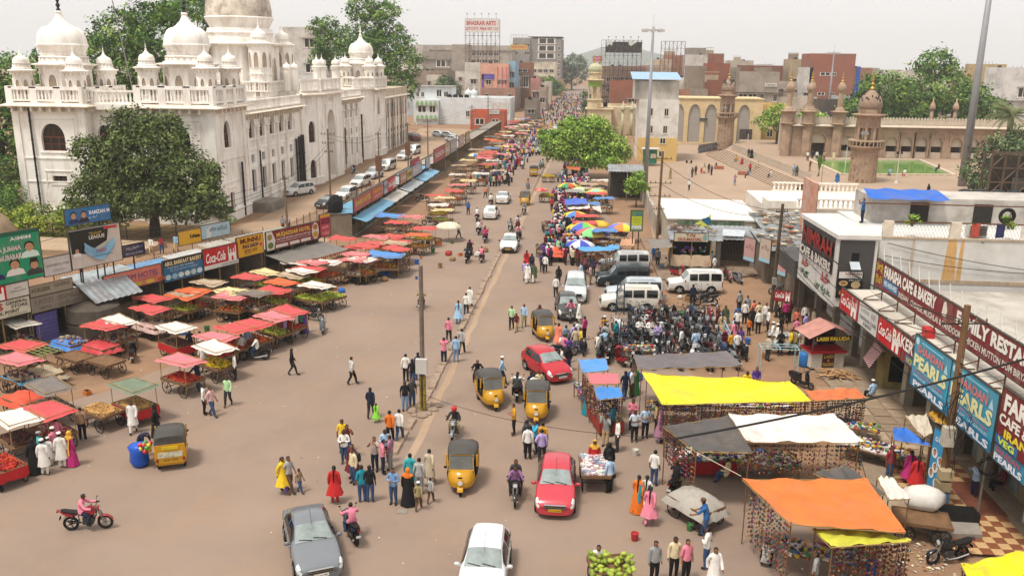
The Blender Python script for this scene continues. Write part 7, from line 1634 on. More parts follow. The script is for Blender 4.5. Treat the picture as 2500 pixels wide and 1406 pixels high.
lsign(0,'sign_board','cream general store board with red letters at far left edge',-3,1.95,2.5,3.55,'c6bea6',[('SEEDS',.30,.66,.48,.9,'a02222',.03),('GENERAL',.7,.98,.72,.92,'2a2a2a'),('STORE',.76,.97,.48,.66,'2a2a2a'),('& COOL POINT',.42,.86,.2,.4,'22301e',.02),('Just Delicious',.7,.95,.04,.15,'2a3a2a',0,.3)])
lsign(0,'sign_board','red board with white tower silhouette above the cream board',-3,2.0,3.62,4.5,'c4beb2',[('WITH',.82,.9,.6,.7,'555'*2,0),('GENERAL STORE',.76,.96,.4,.5,'555555',0)],[(COLA,rect(0,.72,0,1))]+minar_logo(.44,.7,.02,.95))
lsign(0,'hoarding','big green greeting hoarding with six printed portraits',-2.4,3.1,4.58,7.65,'168a5e',[('AIMIM',.28,.52,.80,.87,'dcd8d0',.02),('AIMIM',.66,.9,.83,.90,'dcd8d0',.02),('ALVIDA JUMMA',.34,.78,.60,.73,'e4dcd0',.05),('EID MUBARAK',.42,.78,.45,.57,'e4dcd0',.05),('ALVIDA JUMMA',.34,.78,.60,.73,'3a2a22',.0),('EID MUBARAK',.42,.78,.45,.57,'3a2a22',.0)],[('0f5a40',rect(0,1,.93,.99))]+portrait(.87,.66,.055,.09,'c8dcd0')+portrait(.46,.30,.05,.085,'2a2a58')+portrait(.68,.35,.055,.09)+portrait(.9,.28,.05,.085,'3a3a38')+[('2a1a18',rect(.855,.945,.33,.42))]+portrait(.27,.22,.05,.085,'d8d4cc','6a4634')+portrait(.06,.5,.05,.085),legs=2)
lsign(0,'sign_board','white lettered strip board right of the green hoarding',3.15,4.95,4.5,5.65,'bdb9b2',[('UNANI MEDICAL STORES',.06,.95,.5,.62,'6a6a68',.0),('DISPENSARY',.3,.8,.2,.28,'8a8a86',.0)])
lsign(0,'sign_board','rusty embossed tin board over the tin fronted shop',2.05,4.9,3.4,4.05,'8f8470',[('H.KGN',.04,.45,.35,.8,'5e5446',.03),('GENERAL',.55,.95,.5,.85,'6a604e')],frame='6b5a44')
lsign(0,'sign_board','long dented grey tin fascia under the embossed board',2.0,6.7,2.35,3.3,'84796a',[('F.ROZI . BISMILLAH',.05,.8,.5,.85,'6a5f50',0),('चाय . బిర్యానీ',.1,.8,.1,.4,'6a5f50',0)],frame='5f5344')
t=lsign(0,'hoarding','white hoarding with dark league poster and drooping blue banner',5.05,8.75,4.55,7.1,'c4bcb0',[('LEAGUE',.37,.68,.7,.8,'d0c8b8',.03),('TRUSLIM',.38,.62,.82,.88,'c8b040',.0)],[('22241f',[(.0,.98),(.78,.98),(.72,.6),(.28,.35),(.02,.4)]),('b0383a',rect(.68,.95,.9,.97))]+portrait(.12,.46,.04,.06),legs=3)
q=MB();n=10;vs=[]
for i in range(n+1):
 for j in range(5):
  f=i/n;vs.append((.9+2.2*f,-.16-.05*sin(j*1.3+f*5),1.55-.9*sin(pi*f)*.55-(.62+.1*sin(3*f))*j/4+.25*abs(f-.5)))
q.add(vs,[(i*5+j,i*5+j+1,(i+1)*5+j+1,(i+1)*5+j)for i in range(n)for j in range(4)]);p_=at_row(0,5.05,-.05)
bn=tag(q.B('banner',mat('7fb0c8',.7,.15,2,tint='4a6a8a',tsc=2,tamt=.5),loc=(p_[0],p_[1],4.55),rz=LA,smooth=True),'torn pale blue cloth banner sagging across the white hoarding','banner')
letter(bn,[('YASER',.3,.7,.4,.6,'a83038',.02),('MUNTAZIMUDDIN',.15,.9,.12,.25,'3a4a6a',.0)],(1.0,-.28,.5),(1,0,0),(0,0,1),2,1)
t=lsign(0,'hoarding','torn blue festival poster with two portraits on crooked frame',4.95,8.2,7.45,8.5,'2a6a9a',[('RAMZAN M',.52,.98,.5,.74,'dce4ec',.03),('مبارک',.5,.7,.2,.42,'dce4ec',.0)],portrait(.18,.55,.06,.2,'2a3a5a')+portrait(.40,.55,.06,.2,'2a2a3a'),legs=2,depth=.05)
lsign(0,'hoarding','small navy notice hoarding left of walking men',8.85,10.55,4.65,5.45,'1d2140',[('معلومات',.15,.9,.55,.85,'c8c8d0',.0),('MEDICAL STORES',.1,.9,.15,.3,'b8b8c4',.0)],depth=.05,legs=1)
lsign(0,'sign_board','salmon hotel board with row of yellow food pictures',7.15,11.75,2.4,3.65,'c4705c',[('SADDAM HOTEL',.06,.95,.45,.78,'3a3a6e',.0),('Spl. Chicken . Irani Chai',.1,.9,.31,.4,'6a2a2a',0)],[(c,disc(.12+.22*i,.15,.085,.12))for i,c in enumerate(('c8b23c','c8a02c','b8a434','c8b040','a8582c'))][:5])
lsign(0,'sign_board','blue bakery board with printed cakes and cream lettering',11.95,15.5,2.18,3.75,'1f5f86',[('ABUL BARKAAT BAKERY',.03,.97,.74,.94,'d8c8a0',.03),('Proprietor. Md. Abdullah',.1,.75,.58,.68,'c8d4dc',0),('All Cool Drinks Available',.15,.85,.46,.54,'a8c0d0',0)],[('22221e',rect(0,1,.7,1))]+[(c,disc(.1+.16*i,.2,.07,.13))for i,c in enumerate(('a8c4cc','8ab0bc','b8ccd0','c8c8b0','a8b8b8','c0ccd0'))])
lsign(0,'sign_board','red cola board of the sweet shop with white towers',15.6,19,2.32,3.93,COLA,cola_lines(.06,.62)+[('ROSHAN SWEET HOUSE',.5,.97,.05,.14,'3a3a3a',.0)],[('d0ccc4',rect(0,1,0,.2))]+minar_logo(.7,.95,.2,.95),legs=0)
lsign(0,'sign_board','bright yellow betel shop board with dark lettering',18.95,21.75,2.65,4.25,'d09a14',[('MUNNU',.12,.9,.66,.92,'5a2414',.03),('PAN SHOP',.2,.8,.4,.6,'2a2a48',.03),('मुन्नु पान',.25,.75,.1,.32,'5a2414',.0)],[('c83a4a',disc(.9,.46,.06,.1))])
lsign(0,'sign_board','wide maroon hotel board with plates printed at both ends',22.1,28.45,2.65,4.2,'7a1a20',[('MUQADDAR HOTEL',.18,.82,.60,.86,'d8b04a',.03),('KALYANI BIRYANI, CHICKEN BIRYANI',.18,.82,.43,.55,'d8ccc0',.01),('Spl. TAHARI, BAGARA KHANA, DALCHA, DAL RICE',.18,.82,.3,.39,'d8ccc0',.0)],[('c8c0b4',[(0,0),(.13,0),(.16,.5),(.1,1),(0,1)]),('c8c0b4',disc(.92,.5,.07,.48)),('8a7a3a',disc(.06,.7,.045,.17)),('5a6a2a',disc(.07,.25,.05,.18)),('a8602c',disc(.92,.72,.045,.16)),('b8882c',disc(.92,.3,.05,.18)),('ccc4b8',rect(.16,.38,.05,.22)),('ccc4b8',rect(.42,.6,.05,.22)),('ccc4b8',rect(.63,.82,.05,.22))])
lsign(0,'sign_board','tall narrow red board on pole after the maroon board',28.6,29.9,2.7,4.7,'b83a42',[('MUQADDAR',.1,.9,.88,.96,'d8b04a',.02),('KALYANI',.1,.9,.7,.82,'2a2240',.03),('BIRYANI',.1,.9,.56,.68,'2a2240',.03),('कल्याणी',.15,.8,.34,.48,'d8ccc8',0),('بریانی',.15,.85,.1,.28,'d8ccc8',0)],[('c8952c',rect(0,1,.86,1))],legs=1)
lsign(0,'hoarding','yellow telecom banner torn and leaning on the shop roofs',14.5,16.6,4.3,5.35,'d0a01e',[('!dea',.5,.95,.4,.7,'2a2618',.04)],depth=.04,back=1.2)
lsign(0,'hoarding','pale blue hand lettered banner behind the yellow telecom banner',16.6,19.6,4.4,5.45,'9fbcc4',[('सिर्फ ఇప్పుడే',.3,.9,.35,.8,'3a5a78',0)],[('c8ccc8',[(.2,0),(.35,.1),(.38,.9),(.22,.7)])],depth=.04,back=1.3)
lsign(1,'sign_board','long faded red snack board with yellow words',5.75,13.0,2.72,4.1,'b0504c',[('SHAMS HOTEL',.06,.94,.35,.75,'d8b44a',.03)])
lsign(1,'sign_board','orange and pink board next after the faded red board',13.1,18.0,2.65,4.05,'b8544a',[('SHAMS',.15,.8,.55,.85,'d8a03c',.03),('बिर्यानी',.2,.8,.15,.42,'d8c8b8',0)])
lsign(1,'sign_board','pale lilac board before the second cola board',18.8,20.6,2.65,4.15,'a8a4b0',[('HOTEL',.1,.9,.4,.7,'6a5a7a',.02)])
lsign(1,'sign_board','second red cola board in the far row',20.7,24.6,2.65,4.25,COLA,cola_lines(.06,.6),minar_logo(.68,.95,.1,.95))
for s0,s1,c,tx,lb in((27.4,31.2,'b07a5c','KABAB','dull orange board after the second cola board'),(31.4,34.6,'b8a45c','CAFE','yellow and green board in the far left row'),(34.8,41.4,'a8a0ac','TELECOM','violet white board in the far left row'),(44.6,47.6,'a8b4c0','ZAM ZAM','pale blue board edge in the far left row'),(51.2,60.8,'a84858','FASHION','long crimson board in far row beyond lamp pole'),(61,66,'a89a6a','BAGS','ochre board after the long crimson board'),(66.4,73.4,'9a9ca0','SHOES','grey board with printed blue figure'),(76,82,'b89a8c','PERFUME','pinkish board near far end of left row'),(84,90,'a88c5c','JUICE','last mustard board at far end of left row')):
 lsign(1,'sign_board',lb,s0,s1,2.6,4.0 if s0<50 else 4.7,c,[(tx,.1,.9,.3,.7,'d8d0c4' if c!='b8a45c' else '5a4a2a',.02)])
lsign(1,'sign_board','short crimson board standing above the far row roofs',38.5,44.5,2.9,4.4,'a82a3c',[('ZAMES',.5,.95,.3,.6,'d8c8c8',.02)],back=.9)
t=thing('parking_sign','square no parking sign with blue disc near the fruit stall','sign',(-24.99,114.91,0));mb=MB();mb.T([(0,0,0),(0,0,2.6)],.04,6);mb.B('post',STEEL,t);mb=MB();mb.X(-.55,.55,-.04,.04,1.1,2.6);mb.B('panel',mat('b8aaa8',.6,.1,2),t);patch(t,[('b04040',disc(.5,.6,.36,.27)),('2a3a7a',disc(.5,.6,.28,.21)),('b04040',[(.28,.74),(.34,.79),(.72,.46),(.66,.41)]),('5a3a34',rect(.1,.9,.9,.97))],(-.55,-.04,1.1),(1,0,0),(0,0,1),1.1,1.5)
mb=MB();corr(mb,0,3.6,-1.8,.4,2.5,3.7);x_,y_=at_row(0,5.2,0);tag(mb.B('roof_sheet',TIN,loc=(x_,y_,0),rz=LA),'bent tin sheet sloping off the roof beside salmon board','sheet')
for i,(s,b)in enumerate(((6.4,2.2),(8.2,2.6))):
 x_,y_=at_row(1,s,b);t=thing('water_tank',('black water tank on far row roof before white vans','second black water tank tilted against the first')[i],'tank',(x_,y_,2.5));mb=MB();mb.L([(.7,0),(.75,.3),(.72,1.2),(.55,1.45),(.25,1.5)],14);mb.B('body',DARK,t,True);mb=MB();mb.L([(.3,1.5),(.3,1.62),(.05,1.65)],10);mb.B('lid',DARK,t)
t=thing('iron_railing','rusty spiked iron railing behind the shop row','railing',(0,0,0));pts=[(-43.2,63.5),(-38.3,67),(-34.4,80.6),(-31.7,84.5),(-31.3,92),(-31,120)]
for(a,b)in zip(pts,pts[1:]):
 a,b=V3((*a,0)),V3((*b,0));n=int((b-a).length/2.4)+1
 for i in range(n):
  p,q=a.lerp(b,i/n),a.lerp(b,(i+1)/n);mb=MB();mb.T([(p.x,p.y,0),(p.x,p.y,1.55)],.045,5);mb.B('post',RUST,t)
  mb=MB()
  for z in(.35,1.15):mb.T([p+V3((0,0,z)),q+V3((0,0,z))],.02,4)
  for k in range(1,10):c=p.lerp(q,k/10);mb.T([(c.x,c.y,.1),(c.x,c.y,1.4)],.013,3)
  mb.B('bars',RUST,t)
t=thing('wire_fence','thin iron park fence under the left trees','fence',(0,0,0))
for i in range(9):
 x=-62+i*2.6;mb=MB();mb.T([(x,80.5,0),(x,80.5,1.7)],.05,5);mb.B('post',IRON,t)
for z in(.6,1.15,1.65):mb=MB();mb.T([(-62,80.5,z),(-41,80.5,z)],.02,4);mb.B('rail',IRON,t)
slab('bank',[(-64,74),(-42,74),(-41.5,79),(-64,80)],.5,mat('a08a70',.95,.15,1),'low plastered retaining wall under left trees','wall')
sheet('soil',[(-66,80),(-42.5,79.2),(-41.5,90),(-66,90)],.02,ground_mat('8d7350','5e6a34',.25,10,.6),'bare orange soil and thin grass under the palace trees','soil')
t=thing('domed_kiosk','tan plastered dome of old kiosk cut off by the left edge','kiosk',(-52.6,68,0));mb=MB();mb.L([(3.0,0),(3.0,2.4),(3.3,2.5),(3.0,2.7),(2.9,3.4),(2.2,4.5),(1.1,5.3),(.2,5.6)],22);mb.B('dome',mat('8e7a60',.9,.25,1.2),t,True);mb=MB();mb.L([(.2,5.5),(.3,5.8),(.05,6.3)],8);mb.B('finial',CONC,t)
BR='6f5f50'
for i,(x,y,h,lb)in enumerate(((-30.1,96,10.4,'first rusty lattice pole behind the red snack board'),(-30.6,121,8.2,'second utility pole with brown box by parked vans'),(-31,142.5,8.0,'third utility pole with brown box in far left row'),(-31,160,7.6,'fourth slim utility pole in far left row'),(-31.4,85,6.5,'short post behind the narrow red board'),(-29,205,8,'fifth utility pole near far end of left row'),(-28.6,233,9,'utility pole before the orange office'))):
 pole('utility_pole',lb,x,y,h,BR,.13,[(h-.6,.8,20),(h-1.6,.7,20),(h-2.6,.5,20)]if i not in(1,2,4)else[(h-.4,.4,20)],boxes=[(0,-.25,2.6,.8,.5,2.2,'6b4630')]if i in(1,2)else())
for i,(a,b)in enumerate((((-30.1,96,9.8),(-30.6,121,7.8)),((-30.6,121,7.8),(-31,142.5,7.6)),((-31,142.5,7.6),(-31,160,7.2)),((-31,160,7.2),(-29,205,7.6)),((-30.1,96,8.8),(-31.4,85,6.2)),((-31.4,85,6.2),(-37,62,6.2)),((-37,62,6.2),(-46,46,5.6)),((-31.4,85,5.6),(-34.8,58,5.2)),((-34.8,58,5.2),(-41,44,4.9)))):
 for k in range(2):wire((a[0],a[1],a[2]-k*.4),(b[0],b[1],b[2]-k*.45),.5+.2*k,.018,'black cable slung pole to pole along the left shop row',group='cables along the left shop row')
t=pole('lamp_post','bare rusty grey post on median with small white box',-8.58,41.89,7.9,'6e6258',.14,cat='lamp post');mb=MB();mb.X(-.3,.3,-.35,-.12,2.15,2.95);mb.B('meter_box',mat('b8b4ac',.5,.1,3),t);mb=MB();mb.T([(-.02,-.16,.2),(.0,-.15,2.2)],.035,5);mb.B('conduit',IRON,t);mb=MB();mb.X(-.15,.15,-.15,.15,0,1.9);mb.B('base_casing',mat('8f7a2c',.7,.3,3,tint='2a2620',tsc=4,tamt=.9),t)
# ---------- right hand cafe row, tea stall, gate, sheds
RP,RD,RA=V3((15.2,51.6,0)),V3((.058,-.998,0)),atan2(-.998,.058)
def at_r(s,back=0):n=V3((RD.y,-RD.x,0));q=RP+RD*s-n*back;return(q.x,q.y)
def rsign(label,s0,s1,z0,z1,col,lines,shapes=(),back=0,name='sign_board',**k):return board(name,label,at_r(s0,back),at_r(s1,back),z0,z1,col,lines,shapes,**k)
RW=mat('c6c2ba',.8,.1,.6,tint='9a7a58',tsc=.3,tamt=.35)
cb=thing('shop_building','long white roofed shop building behind the cola and pearl boards','building',(RP.x,RP.y,0),RA)
mb=MB();mb.X(-.2,24,.25,15,4.6,4.9);mb.B('roof',mat('a8a298',.9,.15,.5,tint='6e6456',tsc=.3,tamt=.6),cb)
mb=MB();r=Rn(3)
for i in range(11):
 for j in range(2):
  q=MB();q.X(.05+i*2.1,2.05+i*2.1,.5+j*1.2,1.62+j*1.2,4.9,4.925+.02*r.random());q.B('slab',mat(r.choice(['b0a99c','a8a092','b8b0a4']),.9,.12,1),cb)
for s,w in((-.1,.5),(3.1,.45),(6.1,.5),(9.2,.45),(12,.4),(14.6,.4),(18.6,.6),(21.6,.9)):mb=MB();mb.X(s,s+w,1.6,2.1,.1,4.6);mb.B('pillar',mat('8e8676',.85,.2,1)if s<15 else mat('c0c2c6',.7,.1,1),cb)
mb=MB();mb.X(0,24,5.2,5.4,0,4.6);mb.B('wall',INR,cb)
for s in(6.2,12.2,18.8):mb=MB();mb.X(s,s+.15,2.1,5.2,0,4.6);mb.B('partition',mat('6e6252',.9,.2,1),cb)
for s0,s1,cs in((.5,6,('5a2a22','6a5a44','3a3a3a','7a6a50')),(6.5,12,('4a3a2a','8a7a5a','5a2a2a','2f3a44')),(12.5,18.4,('8a8478','6a665e','a09888','5a5650')),(19,23,('9a948a','706a60','b0a898','5a564e'))):
 q=MB()
 for zz in(.9,1.5,2.1,2.7,3.3):
  q.X(s0,s1,4.5,5.1,zz-.05,zz,4)
  for k in range(int((s1-s0)*4)):x=s0+.1+k*.25;q.X(x,x+.16,4.55,4.8,zz,zz+r.u(.15,.42),r.randrange(4))
 q.B('shelf_stock',[mat(c,.5,.2,4)for c in cs]+[WOOD],cb)['kind']='stuff'
for s0,s1 in((12.6,14.4),(15,18.2)):
 mb=MB();mb.X(s0,s1,2.4,3.0,.1,1.15);mb.B('counter',mat('8a7a60',.6,.2,2),cb)
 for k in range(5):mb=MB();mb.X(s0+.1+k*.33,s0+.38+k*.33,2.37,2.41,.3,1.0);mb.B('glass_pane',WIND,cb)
mb=MB();mb.X(21.7,21.85,1.55,1.6,.2,4.4);mb.X(22.25,22.4,1.55,1.6,.2,4.4);mb.X(21.5,22.6,1.5,2.2,.1,.45);mb.B('blue_stripe',mat('5a6ab0',.6,.1,2),cb)
TW='e0dad0'
rsign('first red cola board hung right of the white cafe box',0,3.05,3.8,5.05,COLA,cola_lines(.06,.6),minar_logo(.62,.92,.05,.98),back=-.02)
rsign('white cafe name board between the two red cola boards',3.1,5.95,3.8,5.08,'c8c6c2',[('FARASHA CAFE',.1,.95,.32,.48,'4a4a4c',.01),('& BAKERY',.3,.75,.1,.26,'4a4a4c',.01),('ఫరాషా కేఫ్',.12,.9,.62,.86,'8a8a8c',0)],back=-.02)
rsign('second red cola board right of the white name board',6.0,9.15,3.8,5.1,COLA,cola_lines(.06,.6),minar_logo(.64,.92,.05,.98),back=-.02)
rsign('maroon bakery board partly covered by the turquoise boards',9.2,13,3.75,5.12,'7a2226',[('BAKERY',-.3,.5,.45,.92,TW,.03),('NON VEG',.2,.62,.1,.3,'c8c030',.02)],[('2a6a9a',rect(.15,1,.05,.36))],back=-.02)
for k,(s0,s1,lb)in enumerate(((11.0,14.75,'turquoise pearl jeweller board, the one farther along left of wooden pole'),(14.8,18.75,'turquoise pearl jeweller board right of the wooden pole'))):
 rsign(lb,s0,s1,3.15,5.65,'2f8fae',[('SHAADAN',.12,.82,.70,.86,'c87878',.04),('PEARLS',.05,.95,.40,.66,'d8d6a0',.05),('JEWELLERS, PEARLS & GEMS',.08,.9,.29,.35,'c86878',.01),('EMPORIUM . LAC BANGLES',.1,.9,.22,.27,'d0d8dc',.0),('PEARLS',.1,.95,.03,.16,'d8dade',.04)],[('1f6f92',rect(0,1,0,.2)),('c8c890',rect(.1,.7,.385,.395)),('b8d4dc',disc(.08,.9,.05,.07)),('a8c8d0',[(.84,.68),(.94,.68),(.89,.86)]),('7ab4c4',rect(.2,.8,.9,.94))],back=-.2,depth=.1)
rsign('big maroon cafe board with white letters at right edge of picture',18.8,23.5,3.75,6.0,'6e1c20',[('FARASHA',.06,.9,.62,.94,TW,.05),('CAFE & BAKERY',.02,.98,.38,.57,TW,.04),('IRANI TEA',.12,.85,.18,.33,'d8c43a',.04),('VEG',.04,.3,.02,.14,'c8d83a',.04)],[('2a6a9a',rect(0,.34,0,.16))],back=-.12)
rsign('lower turquoise pearls strip under the big maroon cafe board',18.8,23.5,3.0,3.7,'2f7f9e',[('SHAADAN',.03,.4,.55,.9,'a85c68',.03),('PEARLS',.02,.45,.08,.5,'d8dade',.04)],back=-.1)
A,B=(16.6,50.2),(17.72,28.0)
t=board('sign_board','very long maroon cafe and restaurant board on roof brackets',A,B,5.65,7.2,'742428',[('ఫరాషా',.005,.05,.56,.92,'d0b43a',.03),('కేఫ్ & బేకరీ',.005,.05,.12,.48,'d0b43a',.02),('FARASHA CAFE & BAKERY',.058,.36,.50,.93,TW,.05),('FAMILY RESTAURANT',.46,.86,.50,.93,TW,.05),('VEG NON-VEG',.062,.145,.22,.40,'d4dce0',.04),('INDIAN , CHINESE, MUGHLAI & TANDOORI, CHICKEN MUTTON DUM BIRYANI & IRANI TEA',.16,.86,.10,.34,'d4ccc0',.02)],[('3a7aa0',rect(.056,.15,.14,.46)),('d4ccc0',[(.39,.5),(.41,.45),(.415,.7),(.405,.95),(.395,.9)])])
D_=(V3((*B,0))-V3((*A,0))).normalized();n_=V3((D_.y,-D_.x,0))
for k in range(10):
 p=V3((D_*(1+k*2.3)));q=MB();q.T([p-n_*.1+V3((0,0,4.95)),p-n_*.1+V3((0,0,5.6))],.04,4);q.T([p+n_*.0+V3((0,0,5.0)),p+n_*.9+V3((0,0,5.0)),p+n_*.9+V3((0,0,4.9))],.035,4);q.T([p-n_*.1+V3((0,0,5.4)),p+n_*.9+V3((0,0,5.05))],.03,4);q.B('bracket',RUST,t)
for k in range(18):
 p=D_*(.8+k*1.2)-n_*.1;q=MB();q.T([p+V3((0,0,7.2)),p-D_*.25+V3((0,0,7.75)),p-D_*.3+V3((0,0,8.0))],.025,4);q.T([p+V3((0,0,7.2)),p+D_*.5+V3((0,0,7.6))],.01,3);q.B('lamp_arm',mat('c4c0b8',.5,.1,2),t)
mb=MB();mb.X(16.75,17.15,42.2,42.9,4.9,5.4);tag(mb.B('plastic_crate',mat('b02a28',.6,.15,3)),'red plastic crate on white shop roof under maroon board','crate')
wl=thing('terrace_house','white walled upper house with railed terrace behind maroon board','building',(17.9,54,0))
mb=MB();mb.X(0,22,0,10,0,7.7);mb.B('wall',mat('cac8c2',.85,.07,.5,tint='a09a90',tsc=.35,tamt=.5),wl)
for x,w in((4.3,.42),(2.0,.12),(4.9,.16),(9.5,.1)):mb=MB();mb.quad((x-w,-.012,4.9),(x+w,-.012,4.9),(x+w*.6,-.012,7.7),(x-w*.6,-.012,7.7));mb.B('rust_stain',mat('c29a64' if x in(4.3,4.9)else 'b0a28e',.9,.3,3,stretch=(6,1,.5)),wl)
mb=MB();mb.X(0,22,-.05,.2,7.68,7.78);mb.X(-.1,22,-.03,0,4.9,5.15);mb.B('ledge',mat('a8957e',.9,.25,2),wl)
for x in(.4,4.4,8.9,13.5,18):mb=MB();mb.X(x-.3,x+.3,-.02,.3,7.78,8.75);mb.B('pillar',mat('cbbfae',.85,.15,2),wl)
for yy,z in((.1,8.72),(4.2,9.2)):mb=MB();mb.T([(0,yy,z),(22,yy,z)],.045,5);mb.B('rail',RUST,wl)
mb=MB();r=Rn(9)
for k in range(90):x=.2+k*.2;mb.T([(x,.12,7.8),(x+.45,.12,8.7)],.008,3);mb.T([(x+.45,.12,7.8),(x,.12,8.7)],.008,3)
mb.B('wire_mesh',STEEL,wl)['kind']='stuff'
mb=MB();mb.X(1,22,5.5,9.5,7.7,9.4);mb.B('room',mat('b0aaa2',.85,.2,.8,tint='6a5a4a',tsc=.5,tamt=.5),wl)
for x in(3.5,7.6,11):mb=MB();mb.X(x,x+1.2,5.44,5.5,7.8,9.1);mb.B('doorway',mat('2a2622',.8,.2,2),wl)
tarp_mesh([(.4,4.4,9.5),(5.6,4.4,9.5),(5.4,6.6,9.9),(.6,6.6,9.9)],10,4,.2,5).B('tarpaulin',tarpm('1d5cb4'),wl,True)
for k,c in enumerate(('a84a3c','2a3050','c8c0b8','1f2a3a','4a5a7a','30343c','26385a','8a8478')):
 x=5.3+k*1.45;q=MB();vs=[(x+.5*i/3,.06+.03*sin(i*2),8.7-.85*j/3+.02*i)for i in range(4)for j in range(4)];q.add(vs,[(i*4+j,(i+1)*4+j,(i+1)*4+j+1,i*4+j+1)for i in range(3)for j in range(3)])
 tag(q.B('laundry',mat(CNAME.get('x',c),.9,.2,4),loc=(17.9,54,0)),'garment drying on the terrace rail: %s'%('brick red shirt','navy shirt','white vest','dark blue cloth','faded denim trousers','charcoal trousers','blue jeans','grey towel')[k],'laundry','washing hung on terrace rail')
for k,x in enumerate((1.9,7.6,12.4)):shrub(('potted plant on the terrace post before blue sheet','second potted plant on terrace rail above rust stain','third potted plant on terrace rail')[k],17.9+x,54.4,.35,.3,.6,LIME,300,60+k,.16).location[2]=8.5
tag((lambda q:q.B('tyre',RUBBER,loc=(27,58,8.6)))((lambda q:(tyre(q,.55,.13,(0,0,0)),setattr(q,'v',[(y,x,z)for x,y,z in q.v]),q)[2])(MB())),'old tyre leaning upright on white terrace','tyre')
t=thing('air_conditioner','air conditioner unit behind terrace mesh','air conditioner',(23.9,55,7.78));mb=MB();mb.X(-.55,.55,-.3,.3,0,.75);mb.B('case',mat('b8b4aa',.6,.1,2),t)
for k in range(7):mb=MB();mb.X(-.48,.48,-.33,-.3,.08+k*.09,.13+k*.09);mb.B('slat',DARK,t)
for k in range(7):x=27.5+k*1.15+(.9 if k>3 else 0);mb=MB();mb.L([(.5,0),(.55,.2),(.53,1.0),(.45,1.15),(.2,1.25)],12);tag(mb.B('water_tank',mat('1c1d20',.4,.15,2),loc=(x,66,8.0),smooth=True),'black plastic water tank, number %s from left along roof behind terrace'%('one','two','three','four','five','six','seven')[k],'tank','row of black water tanks')
block('low grey roofed house carrying the row of black tanks',25,38,64.5,72,7.2,'b4ada2',parap=.6)
t=thing('billboard','dark back of big steel billboard frame at right edge','billboard',(30.8,70,0));scaffold(t,0,5,0,6,11.5,5,5,mat('5a4a3e',.8,.3,2),.09,1.4);mb=MB();mb.X(.2,5,.7,.75,7.4,11.3);mb.B('back_sheet',mat('3c352e',.8,.35,1.5),t)
for i,(x,z)in enumerate(((3.2,10),(2,8.7),(4.2,8.2))):mb=MB();mb.X(x,x+1.1,.55,.62,z,z+.9);mb.B('metal_plate',STEEL,t)
nb=thing('cafe_box','white framed cafe sign box with dark panels overhanging the pavement','building',(15.12,53.0,0),RA+pi);WB=mat('c9c5be',.7,.08,1,tint='9a8a78',tsc=.6,tamt=.25);GP_=mat('3f3d3c',.5,.1,1)
mb=MB();mb.X(0,7.6,-2.4,0,3.45,7.75);mb.X(-.15,7.75,-2.5,.12,7.75,8.0);mb.B('box',WB,nb)
mb=MB();mb.X(.55,7.2,0,.06,5.35,7.65);mb.B('dark_panel',GP_,nb)
mb=MB();mb.X(-.06,0,-2.2,-.1,4.6,7.65);mb.B('dark_panel',GP_,nb)
mb=MB();mb.X(-.08,-.05,-1.3,-.85,6.4,6.9);mb.B('vent_opening',DARK,nb);mb=MB();mb.add([(-.06,-1.35,6.35),(-.06,-.75,6.35),(-.5,-.75,5.95),(-.5,-1.35,5.95)],[(0,1,2,3)]);mb.B('vent_flap',mat('a8b0b4',.4,.1,2),nb)
mb=MB();mb.X(-.09,-.06,-1.7,-.12,4.05,5.75);mb.B('poster',mat('1b1a18',.5,.1,2),nb)
patch(nb,[('c8c2ba',rect(.05,.95,.74,.98)),('b8a070',disc(.25,.55,.17,.10)),('8a5a30',disc(.25,.56,.11,.06)),('c0a878',disc(.73,.5,.18,.14)),('b87a34',disc(.3,.2,.2,.12))],(-.092,-.12,4.05),(0,-1,0),(0,0,1),1.58,1.7)
letter(nb,[('NIMRAH',.3,.92,.85,.95,'6a2a22',.02),('CAFE & BAKERY',.35,.9,.77,.82,'6a5a52'),('Irani Chai',.45,.9,.64,.71,'d0ccc4',0,.3),('Osmania Biscuit',.5,.95,.2,.34,'d0ccc4',0,.3)],(-.092,-.12,4.05),(0,-1,0),(0,0,1),1.58,1.7)
fo,fr2=(7.6,.07,3.45),(-1,0,0)
def raised(lines,dep):
 for L in lines:letter(nb,[L],(fo[0],fo[1]+dep,fo[2]),fr2,(0,0,1),7.6,4.3,name='lettering');letter(nb,[(*L[:5],'2a1412',*L[6:])],(fo[0],fo[1],fo[2]),fr2,(0,0,1),7.6,4.3,name='lettering')
raised([('NIMRAH',.12,.93,.68,.92,'8e2a26',.04),('CAFE & BAKERS',.1,.93,.47,.62,'c4bcb2',.05)],.1)
letter(nb,[('SINCE 1993',.14,.38,.94,.965,'a8a29a',.0),('నిమ్రా',.1,.32,.27,.40,'a02828',.03),('ع',.45,.53,.28,.36,'3a4a8a',.02),('నిమ్రా',.66,.9,.25,.4,'a02828',.03),('కేఫ్',.08,.34,.1,.22,'1f4a32',.03),('نمره كيفے',.52,.95,.06,.22,'1f4a32',.03)],(7.6,0,3.45),fr2,(0,0,1),7.6,4.3,eps=.03)
mb=MB();mb.X(8.0,13.0,-2,.1,3.3,4.5);mb.B('grey_fascia',mat('4a4846',.6,.15,1),nb)
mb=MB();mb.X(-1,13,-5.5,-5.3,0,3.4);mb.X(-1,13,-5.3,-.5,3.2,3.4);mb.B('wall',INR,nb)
for x in(.2,3.9,7.8,12):mb=MB();mb.X(x,x+.4,-2.0,-1.6,0,3.3);mb.B('pillar',mat('7d7464',.85,.2,1),nb)
board('sign_board','small red cola board on post before cafe box',(12.67,58.13),(13.72,57.77),2.35,3.1,'8e1a20',cola_lines(.08,.6),minar_logo(.68,.95,.05,.98),legs=1,depth=.06)
